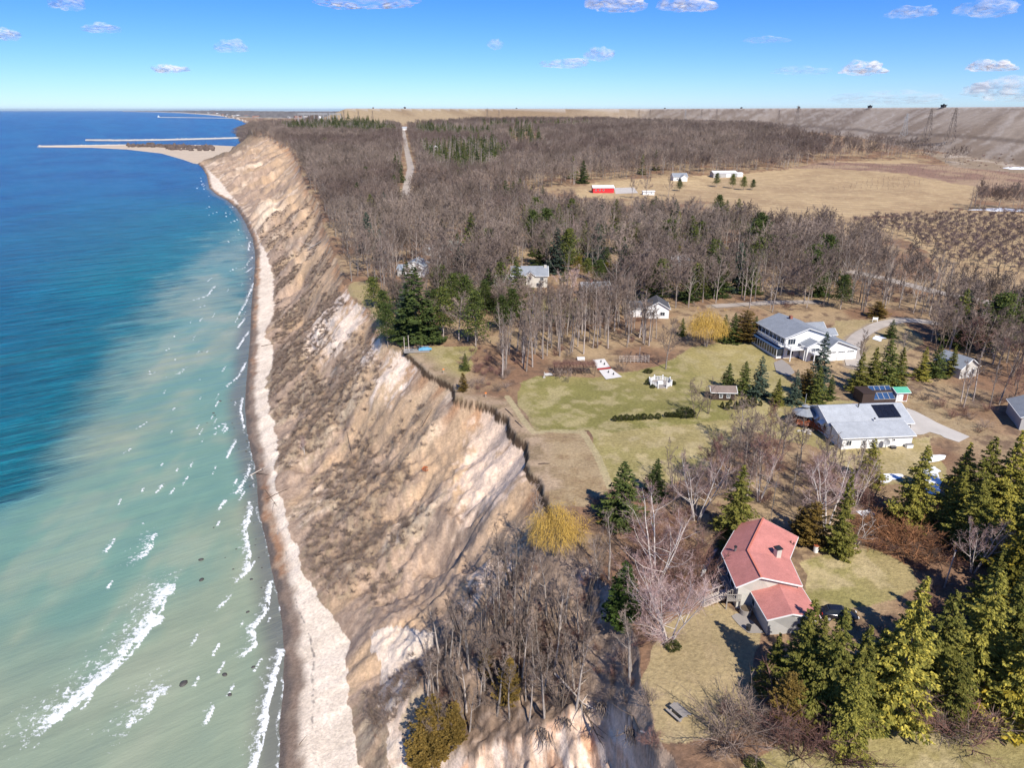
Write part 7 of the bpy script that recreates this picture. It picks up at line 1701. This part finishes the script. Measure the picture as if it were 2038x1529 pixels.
for i_ in range(30): b.bar((-4 + i_ * .27, .03, .3), (-4 + i_ * .27, .03, 1.9), .04)
b.build('lattice', M['wood_pale'], tr_)
fp = empty('flag_pole', G3(1272, 722), 0, 'short bare pole by the trellis', 'pole'); b = MB(); b.bar((0, 0, -.2), (0, 0, 4.2), .1, n=6); b.build('shaft', M['steel_pale'], fp); b = MB(); b.bar((0, 0, 4.2), (0, 0, 4.35), .18, n=6); b.build('cap', M['steel_pale'], fp)
g = G(1156, 717); bx = empty('white_planter_box', g, R(3), 'white oblong box behind the pergola', 'box'); b = MB(); b.box((0, 0, .35), (2.0, .9, .7)); b.build('case', M['white'], bx); b = MB(); b.box((0, 0, .72), (2.1, 1.0, .05)); b.build('lid', M['white'], bx)
g = G(1083, 752); bx = empty('garden_statue', g, 0, 'pale standing garden post at the west end of the pergola', 'statue'); b = MB(); b.box((0, 0, .15), (.6, .6, .3)); b.build('base', M['rock'], bx); b = MB(); b.bar((0, 0, .3), (.03, 0, 1.3), .3, w2=.22, n=8); b.bar((.03, 0, 1.3), (.03, 0, 1.6), .2, w2=.12, n=8); b.build('figure', M['rock'], bx)
tag(drape('garden_slab_path', [(1082,744),(1098,743),(1100,748),(1086,749)], M['paving'], .1, .4), kind='structure')
# boat deck at the rim
g = G(830, 700); bd = empty('rim_deck', g, R(6), 'old pale deck with broken rails near the bluff rim', 'deck')
b = MB(); b.box((0, 0, .2), (7.0, 2.6, .2)); b.build('platform', M['deck'], bd)
b = MB(); railing(b, [(-3.5, -1.3), (-.8, -1.3)], .3, .9, .35); railing(b, [(-3.5, 1.3), (3.4, 1.3)], .3, .8, .5); b.build('railing', M['steel_pale'], bd)
for x_ in (-3.4, -2.2): b = MB(); b.bar((x_, -.2, 0), (x_, -.2, 4.4 if x_ < -3 else 4.9), .14); b.build('post', M['wood_pale'], bd)
bt = empty('tarped_boat', (g.x + 2.2, g.y + .6, g.z + .32), R(8), 'upturned boat under a blue tarp on the rim deck', 'boat'); loft([(-1.8,0,.5,.6),(-.6,0,.85,.8),(.8,0,.8,.7),(1.9,.05,.4,.15)], [(-1, 0), (1, 0), (.75, .6), (.2, 1), (-.2, 1), (-.75, .6)]).build('cover', M['tarp'], bt); b = MB(); b.bar((-1.5, -.85, .02), (1.5, -.7, .02), .1); b.build('keel_board', M['wood_dark'], bt)
for px, py, lb in ((883,744,'small orange warning marker on the rim west of the lawn'),(967,792,'pair of thin orange stakes on the rim path')):
    o_ = empty('warning_marker', G3(px, py), 0, lb, 'marker'); b = MB(); b.bar((0, 0, -.1), (0, 0, 1.1), .06); b.build('post', M['wood_pale'], o_); b = MB(); b.box((0, 0, 1.2), (.45, .05, .35)); b.build('panel', M['orange'], o_)
gs = empty('gate_sign', G3(1741, 641), R(-10), 'white gate sign beside the driveway curve', 'sign')
for x_ in (-.7, .7): b = MB(); b.bar((x_, 0, -.1), (x_, 0, 1.6), .14); b.build('post', M['white'], gs)
b = MB(); b.box((0, 0, 1.1), (1.4, .06, .8)); b.build('panel', M['white'], gs)
# garden timbers round the lawn corner, drift wood, logs
def log(name, p0, p1, w, mat, label, cat='log', lift=.12, snags=3, seed=0):
    a, b_ = np.array(G3(*p0, lift)), np.array(G3(*p1, lift)); rs = np.random.RandomState(seed); m_ = (a + b_) / 2 + (0, 0, .1)
    tm = TM(); tm.tube(np.array([a, m_, b_]), np.array([w, w * .75, w * .35]), 6)
    for k in range(snags):
        t = rs.uniform(.3, 1); p = a + (b_ - a) * t; d = (b_ - a) * rs.uniform(.12, .3) + rs.normal(0, .18 * np.linalg.norm(b_ - a), 3) * (1, 1, .5); d[2] = abs(d[2]); tm.tube(np.array([p, p + d * .5 + rs.normal(0, .1, 3), p + d]), np.array([w * .45, w * .3, w * .08]), 4)
    return tag(link(name, tm.mesh(name, mat, True)), label, cat)
for i_, (p0, p1, w, mt, lb, sn) in enumerate((((1105,1343),(1160,1402),.22,'wood_pale','long bleached fallen trunk on the wooded spur',5),((1155,1400),(1195,1480),.16,'wood_dark','dark fallen log sliding off above the bowl',4),((1240,1385),(1275,1460),.14,'wood_dark','dark log leaning at the edge of the near lawn',2),((1275,1458),(1320,1475),.13,'wood_pale','pale log end beside the bowl edge',1),
    ((497,948),(533,930),.18,'wood_pale','driftwood trunk lying into the water',6),((505,942),(540,948),.10,'wood_dark','dark driftwood branch beside the trunk',4),((530,995),(570,975),.10,'wood_dark','dead tree top washed against the bluff toe',9),((527,975),(552,1010),.09,'wood_dark','second dead branch at the bluff toe',8),((700,905),(690,860),.10,'wood_dark','thin dead tree on the mid slope',3),
    ((1072,925),(1094,924),.12,'wood_dark','short dark log on the bare grass by the rim',0),((840,850),(860,815),.12,'wood_dark','dark fallen trunk high on the slope',3),((827,825),(842,840),.10,'wood_dark','crossed dark log high on the slope',2),((640,480),(610,500),.35,'wood_pale','pale fallen tree on the far slope',4),((545,605),(562,600),.2,'wood_dark','dark drift log far along the beach',2),((520,690),(545,685),.15,'wood_dark','driftwood pole across the beach',1),((595,1485),(612,1465),.06,'wood_dark','stick lying on the near sand',1),((1006,815),(1022,830),.10,'wood_dark','dark plank on the rim path',0),((1025,838),(1040,852),.10,'wood_dark','second dark plank on the rim path',0))):
    log('fallen_log' if i_ not in (4, 5, 14) else 'driftwood', p0, p1, w, M[mt], lb, 'log' if i_ not in (4, 5, 14) else 'driftwood', .12, sn, i_)
# bare roots hanging in the slipped bowl
for i_, (px, py, s_, lb) in enumerate(((1085,1462,3.2,'large tangle of grey roots hanging over the bowl'),(1205,1412,2.4,'dark roots hanging from the bowl rim'),(1262,1465,2.4,'root tangle at the right end of the bowl rim'),(1130,1440,1.8,'small root tuft in the middle of the bowl rim'))):
    g = G(px, py); rs = np.random.RandomState(60 + i_); tm = TM()
    for k in range(46):
        a = rs.uniform(-2.6, -.4); d = np.array((math.cos(a) * rs.uniform(.3, 1), -abs(math.sin(a)) * .75, -rs.uniform(.2, 1.0))); L = s_ * rs.uniform(.4, 1.1); p = np.array((rs.normal(0, .5), rs.uniform(0, .8), rs.uniform(-.2, .5))); q_ = [p]
        for _ in range(4): d = unit(d + rs.normal(0, .35, 3)); q_.append(q_[-1] + d * L / 4)
        tm.tube(np.array(q_), np.linspace(.06, .012, 5) * (1 + (k < 6)), 4)
    o = link('root_tangle', tm.mesh('root_tangle', M['root'], True)); o.location = (g.x, g.y, g.z + .3); tag(o, lb, 'roots')
tr2, cr2 = dense_bush(77, 1.0, .6, 260, .14, .2)
PROTO['rusty'] = (PROTO['round'][0], cr2.mesh('rusty_crown', simple('rusty_leaves', (.50, .13, .03), .8))); HREF['rusty'] = 1.0
stand('rusty', 'rusty_bush', 847, 936, 929, 'single bright rusty bush low on the slope', 'bush', None, 1.6)
# stones in the shallows
RK = [(438,798,1.0),(425,822,.8),(428,827,.6),(443,845,.4),(462,842,.45),(466,852,.4),(491,877,.6),(490,898,.6),(475,893,.35),(412,842,.4),(460,797,.4),(481,785,.35),(497,968,.5),(425,1050,.45),(400,1114,1.1),(401,1154,1.1),(464,1133,.45),(470,1093,.4),(500,1153,.7),(493,1218,.7),(365,1361,1.5),(457,1383,.8),(447,1343,1.0),(500,1125,.4),(508,1085,.35),(515,1110,.4),(509,1073,.35),(521,1130,.4),(487,1010,.3),(455,860,.3),(402,700,.5),(476,631,.8),(504,1328,.7),(520,1170,.4),(470,820,.3),(448,1110,.3),(536,1040,.35),(505,1040,.3),(511,1001,.3),(526,1100,.25)]
rs = np.random.RandomState(2)
for k, (px, py, r_) in enumerate(RK):
    x, y = at_z(px, py, 0.1); V_, F_ = lump((0, 0, 0), r_ * .45, 300 + k, 2, (1.25, 1, .55), .10); b = MB(); b.add(V_, F_); o = b.build('shore_stone', M['rock_dark'], None, True); o.location = (float(x), float(y), .02)
    near = 'wide dark' if r_ > .9 else ('medium dark' if r_ > .5 else 'small')
    where = 'off the driftwood trunk' if py < 1000 and py > 860 else ('north of the driftwood trunk' if py <= 860 else ('in the shallows below the middle of the beach' if py < 1200 else 'near the bottom of the frame'))
    tag(o, '%s stone in the shallow water %s' % (near, where), 'stone', 'stones in the shallows ' + where)
print('all done', len(scene.objects))
# ================================================================== AIR
hz = bpy.data.materials.new('thin_haze'); hz.use_nodes = True; nt = hz.node_tree; nt.nodes.clear()
out = N(nt, 'ShaderNodeOutputMaterial'); pv = N(nt, 'ShaderNodeVolumePrincipled'); pv.inputs['Color'].default_value = (.72, .88, 1, 1); pv.inputs['Density'].default_value = 1.1e-5; pv.inputs['Anisotropy'].default_value = .2
nt.links.new(pv.outputs[0], out.inputs['Volume'])
b = MB(); x0, x1, y0, y1, z0, z1 = -100000, 100000, -3000, 100000, -12, 185
b.add([(x0, y0, z0), (x1, y0, z0), (x1, y1, z0), (x0, y1, z0), (x0, y0, z1), (x1, y0, z1), (x1, y1, z1), (x0, y1, z1)], [(0, 3, 2, 1), (4, 5, 6, 7), (0, 1, 5, 4), (1, 2, 6, 5), (2, 3, 7, 6), (3, 0, 4, 7)])
tag(b.build('haze', hz), kind='stuff')
